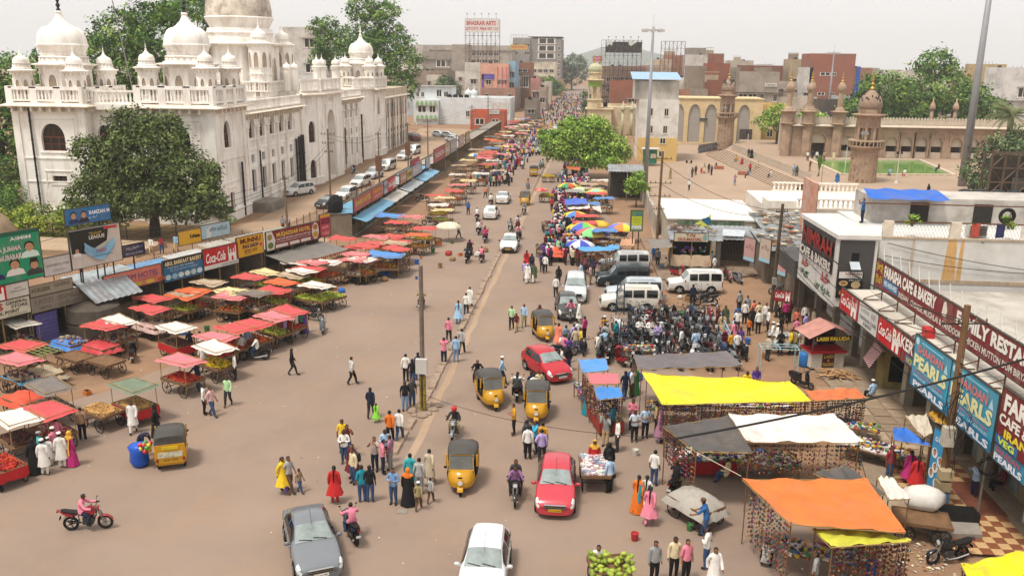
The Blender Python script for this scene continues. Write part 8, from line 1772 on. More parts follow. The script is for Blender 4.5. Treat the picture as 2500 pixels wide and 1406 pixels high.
# ---- tea stall, gate and sheds beyond the white vans
ts=thing('tea_stall','open front tea stall with pale name board and stained cloth counter','stall',(7.3,76,.16));mb=MB();mb.X(0,3.4,3.2,3.4,0,2.6);mb.X(0,.12,.3,3.2,0,2.6);mb.X(3.3,3.42,.3,3.2,0,2.6);mb.B('wall',mat('2f3a30',.9,.2,2),ts)
mb=MB();r=Rn(17);corr(mb,-.3,4.4,-.3,3.8,2.7,3.15);mb.B('roof_sheet',TIN,ts)
for k in range(26):q=MB();x,y=r.u(0,4),r.u(.2,3.4);a=r.u(0,3);l=r.u(.3,.9);q.X(x-l,x+l,y-.08,y+.08,2.95+.1*y,3.03+.1*y,0,a);q.B('roof_scrap',mat(r.choice(['8a7a66','6b4a38','a09484','5a5048']),.9,.2,3),ts)
tarp_mesh([(-.1,-.05,1.35),(3.5,-.05,1.35),(3.5,-.25,.35),(-.1,-.25,.35)],10,4,.05,3).B('counter_cloth',mat('b8a288',.9,.15,1,tint='6b3a24',tsc=1,tamt=.5),ts,True)
for x in(0,1.7,3.4):mb=MB();mb.T([(x,-.1,0),(x,-.1,2.7)],.05,6);mb.B('post',BAMBOO,ts)
q=MB();
for k in range(24):ball(q,r.u(.2,3.3),r.u(.3,.9),r.u(1.4,1.9),r.u(.08,.18),r.randrange(5))
q.B('goods',[mat(c,.5,.2,3)for c in('a8a8a4','3a3a9a','b89a78','b04a7a','3a5a3a')],ts)['kind']='stuff'
board('sign_board','pale board with red lettering over the tea stall',(7.4,75.6),(10.35,75.7),2.75,3.5,'bdb49c',[('TAJ',.33,.62,.52,.95,'9a4a34',.03),('GULMAHAL',.1,.82,.08,.48,'9a4a34',.03)],[('7a9a9a',disc(.91,.5,.06,.4))])
tarp_mesh([(5.4,74.6,2.3),(7.2,74.8,2.4),(7.2,77,2.7),(5.2,77,2.6)],6,5,.2,8).B('side_canvas',tarpm('77716a'),ts,True).location=(-7.3,-76,-.16)
gt=thing('iron_gate','folding iron gate under tin roof right of the tea stall','gate',(11.5,77.5,.1));[MB().X(a,a+.4,-.1,.35,0,2.6).B('pillar',CONC,gt)for a in(-.1,3)];mb=MB();corr(mb,-.4,3.6,-.5,4,2.65,3.1);mb.B('roof_sheet',TIN,gt);mb=MB();mb.X(.35,3,2.6,2.8,0,2.6);mb.B('wall',DARK,gt)
for k in range(20):x=.42+k*.135;q=MB();q.T([(x,.1,0),(x,.1,2.3)],.022,4);q.B('bar',mat('5a4a3c',.7,.2,3),gt)
for z in(.2,1.15,2.25):q=MB();q.T([(.35,.1,z),(3.0,.1,z)],.025,4);q.B('rail',RUST,gt)
q=MB();q.add([(.3,-.3,2.95),(2.2,-.25,2.9),(2.6,1.2,3.2),(.6,1.4,3.25)],[(0,1,2,3)]);tag(q.B('sheet',mat('aab0b4',.35,.15,3),loc=(11.5,77.5,.12)),'crumpled silver sheet lying on tin roof over the gate','sheet')
t=thing('shed','big flat white roofed shed with green front behind tea stall','building',(7.6,84,0));mb=MB();mb.X(0,8.8,0,12.5,0,3.2);mb.B('wall',mat('a89c8a',.9,.2,1),t);mb=MB();mb.X(-.2,9,-.1,12.7,3.2,3.35);mb.B('roof',mat('d0cac0',.8,.08,1),t);mb=MB();mb.X(.8,7.2,-.1,-.02,1.9,3.25);mb.B('green_front',mat('4a5f48',.85,.25,2,tint='9a9a8a',tsc=2,tamt=.6),t)
tag(tarp_mesh([(9.0,82.6,2.6),(11.4,82.4,4.1),(11.4,82.2,2.5),(9.2,82.2,2.3)],10,6,.3,4).B('banner',pattern('17506a','b0b04a','d',.35),None,True),'blue green cloth banner with yellow border drooping over stall roofs','banner')
for i,(x0,x1,y0,y1,z,lb)in enumerate(((14.6,19.5,72,80,3.0,'patched tin shed roof heaped with stones right of the gate'),(15.5,20.5,65,71.5,2.9,'low shed roof covered in rubble and sacking beside wooden pole'),(15.8,21,80.5,88,3.3,'long dusty shed roof with drain pipes behind the gate'))):
 t=thing('shed',lb,'building',(x0,y0,0));mb=MB();mb.X(.2,x1-x0,.3,y1-y0,0,z-.1);mb.B('wall',SHW,t);mb=MB();corr(mb,0,x1-x0,0,y1-y0,z-.1,z+.25);mb.B('roof_sheet',TIN,t)
 for k in range(34):q=MB();x,y=r.u(.2,x1-x0-.2),r.u(.2,y1-y0-.2);s=r.u(.12,.4);q.L([(s*.8,0),(s,s*.25),(s*.5,s*.5)],6,(x,y,z+.05*y),sx=r.u(.6,1.6),rz=k);q.B('roof_scrap',mat(r.choice(['8f8678','6e5a48','a89c88','7a4a38','b4aca0']),.95,.25,3),t)
 for k in range(3):q=MB();q.T([(.2,1+k*2,z+.2),(x1-x0,.8+k*2.2,z+.35)],.07,5);q.B('roof_pole',mat('8f8270',.9,.2,2),t)
t=thing('white_house','low white house with balustraded flat roof beside minaret foot','building',(18.5,92,0));mb=MB();mb.X(0,13,0,13,0,3.3);mb.B('wall',WHITE,t);mb=MB();balusters(mb,(3,0,0),(13,0,0),3.3,1.1,.5);balusters(mb,(3,13,0),(13,13,0),3.3,1.1,.5);mb.X(0,3,-.1,3,3.3,4.1);mb.B('balustrade',WHITE,t)
for i,(x,y,h,a,lb)in enumerate(((13.3,74.3,3.2,60,'pink and white hanging shop sign beside the gate'),(14.2,72.2,3.6,62,'faded orange and white hanging board next to gate'),(15.0,69.5,3.2,64,'pale pink hanging board nearer the wooden pole'))):
 c_,s_=cos(rad(-a)),sin(rad(-a));board('sign_board',lb,(x,y),(x+c_*1.4,y+s_*1.4),h-1.6,h+.4,('b08a84','b0a090','b88a8a')[i],[('دکان',.15,.85,.5,.75,'7a4a4a',.0)],[('8fb0c0',rect(0,1,0,.15))],depth=.06)
t=thing('sign_board','tall peeling hoarding seen edge on above the shed roofs','sign',(17.2,67.5,0));mb=MB();mb.X(-.1,.1,0,4,5.0,9.2);mb.B('panel',mat('b8846c',.8,.2,1,tint='b8b0a8',tsc=.6,tamt=.7),t)
for y in(.3,3.7):mb=MB();mb.T([(.15,y,0),(.15,y,9)],.06,5);mb.B('leg',IRON,t)
t=board('poster_stand','tall green and yellow notice stand at the crowded kerb',(3.55,76.4),(4.6,76.6),3.4,5.25,'4f7a4a',[('PRESI',.35,.95,.76,.86,'3a6a9a',.02),('All Kinds of',.2,.8,.6,.66,'4a5a2a',.0),('Scholarship',.2,.8,.5,.56,'4a5a2a',0),('Admission',.22,.78,.4,.46,'4a5a2a',0),('9885 123 456',.15,.85,.1,.16,'3a3a2a',0)],[('b4b82e',rect(.08,.92,.28,.72)),('c8ccc0',rect(.08,.92,.08,.26))],legs=2)
# ---- wooden and steel poles of the right side, with wires
WDN='6b5238'
pole('utility_pole','tall wooden pole with cross arms beside the tea stall',6.12,79.06,10.2,WDN,.14,[(9.6,.9,0),(7.4,1.0,0),(6.2,1.0,0),(5,.5,0)],lean=(.12,0))
pole('utility_pole','dark wooden pole wrapped in cables left of the cafe box',13.7,63.4,8.2,'4f4236',.15,[(7.6,.5,20)],lean=(.15,0),boxes=[(0,-.2,2.2,.3,.3,.5,'8a8880')])
pole('utility_pole','weathered wooden pole before the turquoise pearl boards',14.78,33.58,8.95,'6b4f34',.17,[(8.2,.95,8),(6.6,.25,90),(6.2,.25,90),(5.8,.25,90)],lean=(.05,.3),boxes=[(-.15,-.2,3.2,.45,.35,.8,'a8a294'),(-.1,-.25,.75,.5,.4,.42,'3a5a7a'),(-.1,-.25,1.25,.5,.4,.4,'8a7a5c'),(-.05,-.25,1.75,.5,.4,.4,'9a8a6c')])
pole('post','thin steel post with bundled cable coil before pearl shop',16.2,33.3,3.2,'6a6660',.05,cat='post')
q=MB();r=Rn(6)
for k in range(7):rr_=r.u(.28,.42);q.T([(rr_*cos(2*pi*i/16),r.u(-.08,.08),2.5+rr_*sin(2*pi*i/16))for i in range(16)],.025,4,close=True)
tag(q.B('cable_coil',CABLE,loc=(16.2,33.1,0)),'thick black coil of spare cable hung on steel post','cable')
q=MB()
for k in range(16):
 a0=V3((14.75+r.u(-.2,.3),33.4+r.u(-.3,.3),r.u(3.0,6.5)));q.T([a0,a0+V3((r.u(-.4,.5),r.u(-.3,.3),-r.u(.3,.9))),a0+V3((r.u(-.2,.2),r.u(-.2,.2),-r.u(1.2,2.6)))],.014,4)
tag(q.B('loose_cables',CABLE),'tangle of loose black cables on weathered wooden pole','cable')
wire((-8.5,41.8,.9),(3.17,27.66,5.5),.5,.012,'black service cable drooping over auto and red hatchback')
wire((3.17,27.66,5.5),(15.71,29.33,8.6),.2,.042,'thick black cable rising to right edge across tarpaulins')
for i,(a,b,s,w)in enumerate((((14.8,33.9,8.2),(13.8,63.4,7.7),1.0,'cafe'),((15.5,33.9,8.2),(14.2,63.4,7.5),1.3,'cafe'),((14.8,33.8,7.6),(13.9,63.4,6.6),1.6,'cafe'),((13.8,63.4,7.6),(6.2,79,9.4),.8,'tea'),((13.8,63.4,7.3),(6.2,79,7.4),.9,'tea'),((13.9,63.4,7),(24,53.9,7.6),.7,'wall'),((18.2,53.9,6.6),(40,53.8,7.1),1.1,'wall'),((18.3,53.9,7.4),(40,53.8,5.9),.9,'wall'),((13.7,63.4,5.4),(16.2,44,3.2),.5,'cafe'),((13.7,63.4,5.0),(16.4,40,3.0),.6,'cafe'),((13.7,63.4,4.6),(16,48,3.0),.5,'cafe'),((6.2,79,9.5),(5,126,9),1.4,'tea'))):
 wire(a,b,s,.02,{'cafe':'black cable strung along cafe fronts to the dark wooden pole','tea':'black cable from tall wooden pole by the tea stall','wall':'black cable drooping across white terrace wall'}[w],group={'cafe':'cables along cafe fronts','tea':'cables at tea stall pole','wall':'cables over white wall'}[w])
t=thing('boundary_wall','weathered grey compound wall running from shelter to the kerb','wall',(0,0,0))
for i in range(12):y=92+i*3;mb=MB();mb.X(6.9-.02*i,7.2-.02*i,y,y+2.96,0,2.2+.06*(i%3));mb.B('wall_panel',mat('a89e90',.95,.25,1,tint='5f584e',tsc=.6,tamt=.6),t)
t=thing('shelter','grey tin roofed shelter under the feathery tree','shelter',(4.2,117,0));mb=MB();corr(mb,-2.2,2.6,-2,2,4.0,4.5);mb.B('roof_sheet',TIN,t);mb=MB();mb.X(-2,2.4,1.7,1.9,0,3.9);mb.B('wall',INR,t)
for x in(-1.9,.4,2.3):mb=MB();mb.T([(x,-1.8,0),(x,-1.8,4)],.08,6);mb.B('post',STEEL,t)
# ---------- vehicles in the street
car(-1.1,33.2,181,'hy','b03440','bright red hatchback driving towards viewer with yellow number plate')
car(-2.35,48.14,212,'h','a81e2a','dark red small hatchback turning beside auto rickshaw')
car(-3.35,26.9,181,'h','c8caca','silver white hatchback cut by bottom edge of picture')
car(-10.03,27.8,207,'s','6c7074','slate grey saloon car with boot lid at bottom left')
car(-7.97,82.8,181,'sy','d2d0cc','white saloon taxi with black bumper driving along median',bump='1c1c1c')
car(-11.88,100.27,0,'h','d0cecb','white hatchback seen from behind, nearest on left carriageway')
car(-11.69,111.99,1,'sy','d2d0cc','white saloon seen from behind ahead of white hatchback')
car(-10.77,178.45,0,'s','b4b6b8','silver saloon seen from behind far up left carriageway')
car(-10.28,236.89,0,'s','cccac6','white car farthest up the left carriageway')
car(-1.05,65.84,181,'m','b6b8ba','silver people carrier facing viewer beside parked jeeps')
car(-1.51,60.8,187,'h','3b3a3a','charcoal hatchback standing before the silver people carrier')
JG='jeeps parked side on at the kerb'
for p,c,lb,d in(((2.75,69.91),'1d2a30','dark blue-green jeep parked between two pale jeeps',94),((3.05,74.94),'b0b2b0','pale silver jeep parked behind the dark jeep',95),((3.48,65.2),'a8b0b4','pale blue-grey jeep behind nearest white jeep',93),((3.07,62.77),'cac4b6','off-white jeep with open front, nearest of kerb row',93),((8.52,68.63),'c8c6c0','white jeep with violet side streaks standing apart before gate',94)):
 car(*p,d,'j',c,lb,'jeep',group=JG)
LN='vehicles parked in the side lane'
for p,k,c,d,lb in(((-39.99,113.65),'m','d0cecb',150,'white people carrier parked alone by the palace gate'),((-33.11,104.41),'h','34383a',160,'dark grey hatchback behind the rusty pole in the side lane'),((-32.56,110.77),'m','d2d0cc',172,'white van behind the black roof tanks'),((-33.98,123.02),'m','cfcdc9',173,'second white van along the side lane'),((-34.36,132.47),'m','b8babc',172,'silver people carrier in the side lane row'),((-34.65,142.76),'j','c4c4c0',172,'white jeep facing viewer in the side lane row'),((-35.22,158.54),'m','d0cec9',172,'white van near last leaning pole in lane'),((-35.56,168.64),'j','cacac8',172,'white delivery van with printed side in lane'),((-41.03,198.01),'m','6a1f22',5,'dark red estate with open tailgate at annex corner'),((-37.68,209.92),'h','b0b4b6',250,'silver hatchback parked before orange office'),((-35.2,208.3),'s','a8acae',255,'grey saloon parked nose to the silver hatchback'),((-42.36,200.57),'m','4a2022',350,'maroon van parked beside palace annex end'),((-32.03,196.65),'s','b0aeac',250,'pale saloon beyond grey saloon at lane end')):
 car(*p,d,k,c,lb,'van' if k=='m' else 'car',group=LN)
for p,d,lb in(((-5.08,43.18),200,'yellow auto with black hood beside motorcyclist near the median'),((-2.49,41.68),182,'yellow auto with dark hood among standing men'),((-5.24,33.88),184,'yellow auto trimmed with green triangles nearest the median end'),((-2.93,55.05),196,'yellow auto with people waiting beside charcoal hatchback'),((-18.93,34.74),24,'yellow auto seen from behind, alone on left of junction'),((-9.55,139.43),0,'yellow auto seen from behind passing far fruit carts'),((-8.64,110.02),182,'yellow auto coming down by the crowd beside median'),((-8.62,168.83),181,'auto rickshaw coming down near feathery tree')):auto(*p,d,lb)
for i,p in enumerate(((-11.01,204.24),(-14.62,227.83),(-14.7,246.71),(-16.41,263.23),(-11.35,340.88),(-8.41,369.38),(-12.4,378.33),(-17.81,268.14),(-17.85,381.88),(-15.74,405.29),(-18.32,260.19),(-11.83,419.02),(-9.72,401.36),(-15.55,444.92))):auto(*p,0 if i%2 else 178,'distant yellow auto rickshaw in the packed far street',group='distant auto rickshaws')
BN={'1a1a1c':'black','8c1a22':'red','2a3a5a':'blue','6a6c70':'grey','5a1a1e':'maroon','b8b8b6':'silver'}
def bk(x,y,d,c,kind='b',hint='',lean=0,pre='',g='motorcycles and scooters'):
 return bike(x,y,d,c,uniq('%s%s %s'%(pre,BN[c],'motorcycle' if kind=='b' else 'scooter'),x,y,hint),kind,lean,g)
POSE_W={'st':'standing','st2':'standing hand on hip','ph':'on the phone','cam':'taking a photo','fr':'looking at phone','ca':'with folded arms','wk':'walking','wk2':'walking','sit':'sitting','ride':'riding','pil':'riding pillion','bend':'bending over','push':'pushing','squat':'squatting'}
def pp_(x,y,d,pose,kit,top,bot,hint='',s=1.0,z=0,**k):
 who={'m':'man','ml':'man','k':'man','w':'woman','sa':'woman','b':'woman'}[kit]
 if s<.8:who='boy' if who=='man' else 'girl'
 back=''
 hd=k.get('head');g={'m':'shirt','ml':'shirt','k':'kurta','w':'dress','sa':'sari','b':'robe'}[kit]
 t='person: %s in %s %s'%(who,cw(top),g)
 if kit in('m','ml'):t+=', %s trousers'%cw(bot)if not hd else ''
 if hd:t+=' and %s %s'%(hd[1],{'cap':'cap','helmet':'helmet','scarf':'headscarf'}.get(hd[0],'hair'))
 t=t.replace('person: ','')+' '+POSE_W[pose]
 return person(x,y,d,pose,kit,top,bot,uniq(t,x,y,hint),z,s,'people in the street market',**k)
def rider(x,y,d,c,kind,top,bot,hint='',kit='ml',pil=None,head=None,**k):
 bk(x,y,d,c,kind,hint,pre='ridden ');z=-.02 if kind=='b' else-.1;a=rad(d);o=lambda f:(x-sin(a)*f,y+cos(a)*f)
 pp_(*o(-.2),d,'ride',kit,top,bot,hint,z=z,head=head,**k)
 if pil:pp_(*o(-.62),d,'pil',*pil,z=z-.02)
CH=lambda a,b:(a,b,'check',9);ST=lambda a,b:(a,b,'h',8)
rider(-19.34,28.52,283,'8c1a22','b','pink','navy','crossing bottom left of junction')
rider(-8.87,29.08,32,'2a3a5a','b','pink','denim','beside the slate saloon')
rider(-2.81,32.83,184,'1a1a1c','b',CH('mauve','purple'),'charcoal','left of red hatchback',pil=('m','darkgrey','black'))
rider(-6.39,38.75,181,'6a6c70','b','charcoal','khaki','before nearest auto',head=('helmet','red'))
rider(-6.18,45.77,188,'1a1a1c','b','black','charcoal','left of auto at median',kit='m')
rider(-3.73,44.18,2,'1a1a1c','b','white','black','behind dark red hatchback',pil=('m','darkgrey','black'))
rider(-20.37,48.34,104,'1a1a1c','b','white','denim','stopped at fruit carts',kit='m')
rider(4.07,34.18,335,'1a1a1c','b','black','khaki','before dark grey tarpaulin',kit='m')
rider(-12.52,61.03,2,'6a6c70','s','khaki','brown','left of the median')
rider(-1.23,59.29,178,'1a1a1c','b','pink','grey','before charcoal hatchback',head=('helmet','darkgrey'))
for i,(x,y,d)in enumerate(((-9.4,124.87,182),(-12.19,148.67,0),(-12.62,168.96,0),(-8.73,91.74,181),(-8.11,93.87,182),(-8.16,102.93,181),(-7.52,87.82,178),(-9.13,149.24,181),(-8.79,150.75,183),(-8.52,160.15,182),(-13.28,97.99,3),(-11.99,89.98,2),(-10.82,85.91,4),(-11.52,80.01,2),(-10,77,3),(-11.3,76.63,0),(-13.02,109.63,1),(-10.9,86.8,2),(-39.08,137.53,181),(1.07,52.74,30),(-1.35,51.34,300))):
 rider(x,y,d,rnd.choice(list(BN)),rnd.choice('bbs'),rnd.choice(['white','pink','grey','sky','magenta','cream','navy','salmon']),rnd.choice(['charcoal','denim','brown']),pil=('b','black','black')if i in(13,)else(('m','white','charcoal')if i%5==1 else None),head=('helmet','darkgrey')if i%4==0 else None)
for p,d,c,k in(((-18.02,54.35),200,'6a6c70','s'),((-19.47,56.8),250,'1a1a1c','b'),((-24.97,56.31),100,'1a1a1c','b'),((-27.79,47.45),25,'1a1a1c','s'),((-22.16,110.47),95,'1a1a1c','b'),((-18.1,94.27),100,'1a1a1c','b'),((-21.8,59.92),70,'6a6c70','s'),((8.81,65.33),95,'1a1a1c','b'),((9.03,64.47),95,'1a1a1c','b'),((12.6,72.12),200,'6a6c70','s'),((11.81,72.74),190,'8c1a22','b'),((7.77,73.31),240,'8c1a22','s'),((-0.19,52.21),180,'1a1a1c','s'),((15.41,68.73),100,'6a6c70','b'),((9.91,52.54),185,'1a1a1c','s'),((13.77,29.93),110,'1a1a1c','b'),((4.89,78.52),200,'2a3a5a','b'),((1.91,113.77),190,'1a1a1c','b'),((2.42,81.56),250,'b8b8b6','b'),((12.44,47.84),220,'1a1a1c','s')):bk(*p,d,c,k,pre='parked ')
r=Rn(5);n=0
for j in range(6):
 for i in range(14):
  x,y=.9+i*.62+r.u(-.15,.15)+j*.12,50.6+j*1.95+r.u(-.3,.3)
  if x<3 and j>3 or(x>9.2):continue
  bk(x,y,r.choice((180,170,190,200,20,350)),r.choice(list(BN)+['1a1a1c']*7),r.choice('bbbbs'),lean=r.u(-.15,.15),pre='parked ',g='motorcycles packed in the parking patch');n+=1
for x,y,d,lb in((1.84,52.46,20,'yellow framed bicycle leaning by blue cart stand'),(7.58,61.24,100,'bicycle parked at far end of motorcycle patch'),(7.34,61.73,95,'second bicycle at the far end of motorcycle patch'),(1.06,52.37,340,'bicycle ridden up beside white-shirted boy')):bicycle(x,y,d,lb)
for x,y,lb in((2.36,52.17,'dark blue steel trolley standing upright by the motorcycles'),(2.36,61.19,'dark steel trolley upright before off-white jeep')):
 t=thing('trolley',lb,'trolley',(x,y,0));mb=MB()
 for dx in(-.3,.3):mb.T([(dx,0,0),(dx*.8,.1,2.3)],.04,5);mb.T([(dx,.7,0),(dx*.8,.4,2.3)],.04,5)
 for z in(.3,.8,1.3,1.8,2.25):mb.T([(-.28,.05,z),(.28,.05,z)],.03,4);mb.T([(-.28,.5,z),(.28,.5,z)],.03,4)
 mb.B('frame',mat('2a3848',.5,.2,3),t)
t=thing('barrier','long blue-white steel railing beside the bicycles','railing',(9.2,51.5,0))
for k in range(5):mb=MB();mb.T([(0,k*2.2,0),(0,k*2.2,1.2)],.045,5);mb.B('post',STEEL,t)
for z in(.5,.85,1.15):mb=MB();mb.X(-.03,.03,0,8.8,z,z+.12);mb.B('rail',mat('8a9aa8',.5,.2,2),t)
# ---------- tarpaulin stalls on the right
TG='tarpaulin stalls on the right'
BEADS=('5a3020','7a4a26','3a2a22','6a2a2a','9a7a4a','3a3040','2f4a4a','7a3a50')
def aw(label,col,z,pts,seed,sag=.3,wr=.075,**k):return awning('stall',label,'stall',[(*p,z+dz)for p,dz in zip(pts,k.pop('dz',(0,0,0,0)))],col,sag=sag,seed=seed,group=TG,wr=wr,**k)
def table(label,x,y,L,W,deg,cols,skirt=None,h=.8,kind='box',sz=.06,n=150,hg=.16):
 t=thing('stall_table',label,'table',(x,y,0),rad(deg),TG);mb=MB();mb.X(-W/2,W/2,-L/2,L/2,h-.06,h);mb.B('top',WOOD,t)
 for sx in(-1,1):
  for sy in(-1,1):mb=MB();mb.T([(sx*W*.45,sy*L*.46,0),(sx*W*.45,sy*L*.46,h)],.035,4);mb.B('leg',WOOD,t)
 if skirt:mb=MB();mb.X(-W/2-.03,W/2+.03,-L/2-.03,L/2+.03,.15,h-.07);mb.B('skirt',mat(skirt,.85,.2,3),t)
 heap(x,y,h,deg,L,W,hg,cols,'goods spread on the '+label,sz,n,kind,group='goods on stall tables')
aw('grey tarpaulin stall at the near edge of the motorcycle patch','615c5e',2.7,((2.54,44.45),(7.7,45.79),(8.22,43.49),(2.69,42.28)),3)
aw('bright yellow tarpaulin stall, the longest one','d2c416',2.75,((2.83,41.66),(10.13,41.28),(10.62,38.81),(3.55,37.53)),4,.4)
aw('dark charcoal tarpaulin stall joined to the white one','4a4643',2.8,((3.4,34.94),(6.42,36.45),(6.85,32.73),(4.55,32.56)),5,.35,.07,ropes=[((4.22,33.11,2.7),(6.04,30.5,2.8))])
aw('white tarpaulin stall joined to the charcoal one','cfc8c2',2.9,((6.4,36.4),(11.13,36.89),(11.62,34.01),(6.72,33.51)),6,.3)
aw('big orange tarpaulin stall at lower right','c96a2a',2.75,((6.06,30.45),(10.82,31.01),(11,27.13),(7.14,27.28)),7,.35,.06)
aw('lime yellow tarpaulin below the orange one','b8b634',2.4,((8.06,27.66),(10.17,27.8),(11.25,27.2),(8.39,26.51)),8,.1)
aw('yellow tarpaulin cut by the bottom right corner','c8c018',2.3,((12.41,26.07),(15.59,27.54),(14.94,24.88),(12.29,24.37)),9,.15)
aw('small dark grey tarpaulin behind the orange one','4b4845',2.4,((9.11,32.03),(10.58,32.83),(11.43,30.51),(10.63,30.19)),10,.15)
aw('small white sheet right of small grey tarpaulin','c8c2b8',2.3,((11.6,32.15),(12.19,32.21),(12.33,30.47),(11.47,30.31)),11,.05)
aw('drooping blue tarpaulin beside portrait board at pearl shop','2a66b8',2.3,((13.81,37.09),(14.34,37.23),(14.86,35.37),(13.43,35.79)),12,.2)
aw('cream tarpaulin over the blue one at pearl shop','b8ad9a',2.6,((14.57,37.93),(15.62,38.16),(15.16,36.12),(14.51,35.51)),13,.15)
aw('ochre tarpaulin corner beside the wooden pole','b88a2c',2.7,((15.65,38.17),(16.57,38.36),(16.01,36.71),(15.6,37.23)),14,.1)
aw('orange and blue striped tarpaulin stall right of the yellow one','c4683a',2.3,((10.96,41.32),(13.53,42.04),(13.69,40.68),(10.95,39.97)),15,.1)
aw('crumpled blue tarpaulin stall first in left bead column','4a86c4',2.2,((-0.46,44.84),(1.05,45.32),(1.22,43.36),(-0.2,42.74)),16,.1,.08,nx=8,ny=6)
aw('flat pink tarpaulin stall second in left bead column','b8626a',2.2,((0.05,42.76),(1.67,42.97),(1.74,41.44),(0.21,41.17)),17,.05,.02,nx=8,ny=6)
aw('blue tarpaulin stall third in left bead column','3c7cc0',2.2,((0.43,40.74),(1.68,40.89),(1.85,39.59),(0.6,39.09)),18,.1,.07,nx=8,ny=6)
aw('crumpled royal blue canopy over white canvas in the crowd','3a5fb8',2.5,((-3.19,99.77),(-0.71,100.93),(-0.44,96.92),(-2.93,95.81)),19,.0,.1)
aw('white canvas stall in front of the royal blue canopy','c8c0b8',2.2,((-2.83,98.05),(-0.34,98.81),(-0.14,95.61),(-2.55,94.56)),20,.1)
aw('sky blue canopy with green edge over lit bangle stall','4a92c8',2.4,((-1.16,73.63),(1.65,74.25),(2.14,72.72),(-0.78,71.9)),21,.2)
aw('salmon tarpaulin beside the green notice stand','b88a6a',2.2,((2.92,78.96),(4.12,79.13),(3.93,75.79),(2.61,75.81)),22,.1)
aw('small blue sheet before the notice stand','5a9ac8',1.8,((1.67,77.73),(2.63,77.87),(2.67,75.95),(1.62,76.44)),23,.05)
aw('white ragged sheet stall in the right crowd','c4bcb0',1.9,((-0.04,98.66),(0.99,99.55),(1.14,94.68),(0.19,97.21)),24,.05)
aw('grey sheet over clothes stall below rainbow umbrella','8a8684',2.0,((-3.53,111.36),(-1.67,112.13),(-0.99,109.56),(-3.39,109.16)),25,.05)
aw('orange and blue sheets over far stalls under feathery tree','c0603a',2.1,((-4.21,137.15),(-2.15,136.86),(-1.97,131.25),(-4.08,133.39)),26,.05)
for a,b,n,zt,zb,lb in(((3.62,37.74),(10.56,38.96),120,2.5,.9,'bangle cards and bead strings hung under the bright yellow tarpaulin'),((3.6,35.37),(4.66,32.99),40,2.4,1,'beads hung along front of charcoal tarpaulin'),((6.36,29.98),(7.14,27.26),34,2.6,.5,'long wooden bead strings at left corner of orange tarpaulin'),((8.52,26.85),(11.34,27.53),80,2.2,.2,'coloured bead strings and purses under lime yellow tarpaulin'),((0.63,39.55),(1.84,40.06),26,2.0,1.1,'necklaces hung under third blue tarpaulin'),((-0.18,42.89),(0.51,40.18),24,2.1,.7,'trinkets on side of left bead column'),((6.79,33.7),(11.65,34.18),60,2.6,1.3,'purses and caps hung under the white tarpaulin'),((11.05,40.21),(13.73,40.9),50,2.1,.6,'dark wooden bead strings under orange and blue striped tarpaulin'),((-0.78,72.28),(2.11,73.02),46,2.2,.7,'bangle strings at the lit stall'),((12.45,24.68),(12.53,26.08),30,2.1,.6,'beads under the yellow corner tarpaulin')):
 strands(*a,*b,zt,zb,n,BEADS,lb,seed=n,dots=11 if zt-zb>1.4 else 7)
MX=('c8c0b8','8a3a5a','3a5a8a','b8a03a','4a7a4a','a8603a','2a2a2a')
for x,y,L,W,d,sk,lb in((5.51,36.44,2.6,1.3,95,'9a1a1e','red skirted trinket table under charcoal tarpaulin'),(8.25,36.3,2.8,1.5,90,None,'toy and picture table under white tarpaulin'),(4.49,42.02,2.4,1.0,90,None,'bangle table at left end of yellow tarpaulin'),(8.37,42.79,5.0,1.0,90,None,'long bangle counter under yellow tarpaulin'),(1.04,41.01,2.6,1.2,15,'8a2a22','red jewellery table of left bead column'),(0.11,43.71,2.4,1.0,15,None,'pink trinket table below first blue tarpaulin'),(13.57,38.15,3.0,1.4,60,None,'heaped toy table near blue tarpaulin'),(13.28,40.73,2.4,1.0,70,None,'clothes table behind the white tarpaulin'),(8.99,28.72,3.0,1.2,80,None,'purse table under lime yellow tarpaulin'),(-0.13,78.21,2.8,1.2,90,'7a5a3a','bangle table under sky blue canopy'),(2.15,88.21,3.2,2,80,None,'table heaped with folded clothes near notice stand'),(-0.01,87.38,2.4,1.2,90,None,'clothes table beside blue and white umbrella'),(-2.3,119.24,2.6,1.2,90,None,'table of garments under grey sheet'),(-0.07,115.15,2,1.2,90,'8a2a3a','red clothes table beside royal blue canopy'),(-1.76,106.85,2.4,1.2,90,None,'clothes table under white canvas'),(3.28,51.21,2.0,1.0,90,None,'low table under the grey tarpaulin')):table(lb,x,y,L,W,d,MX,sk)
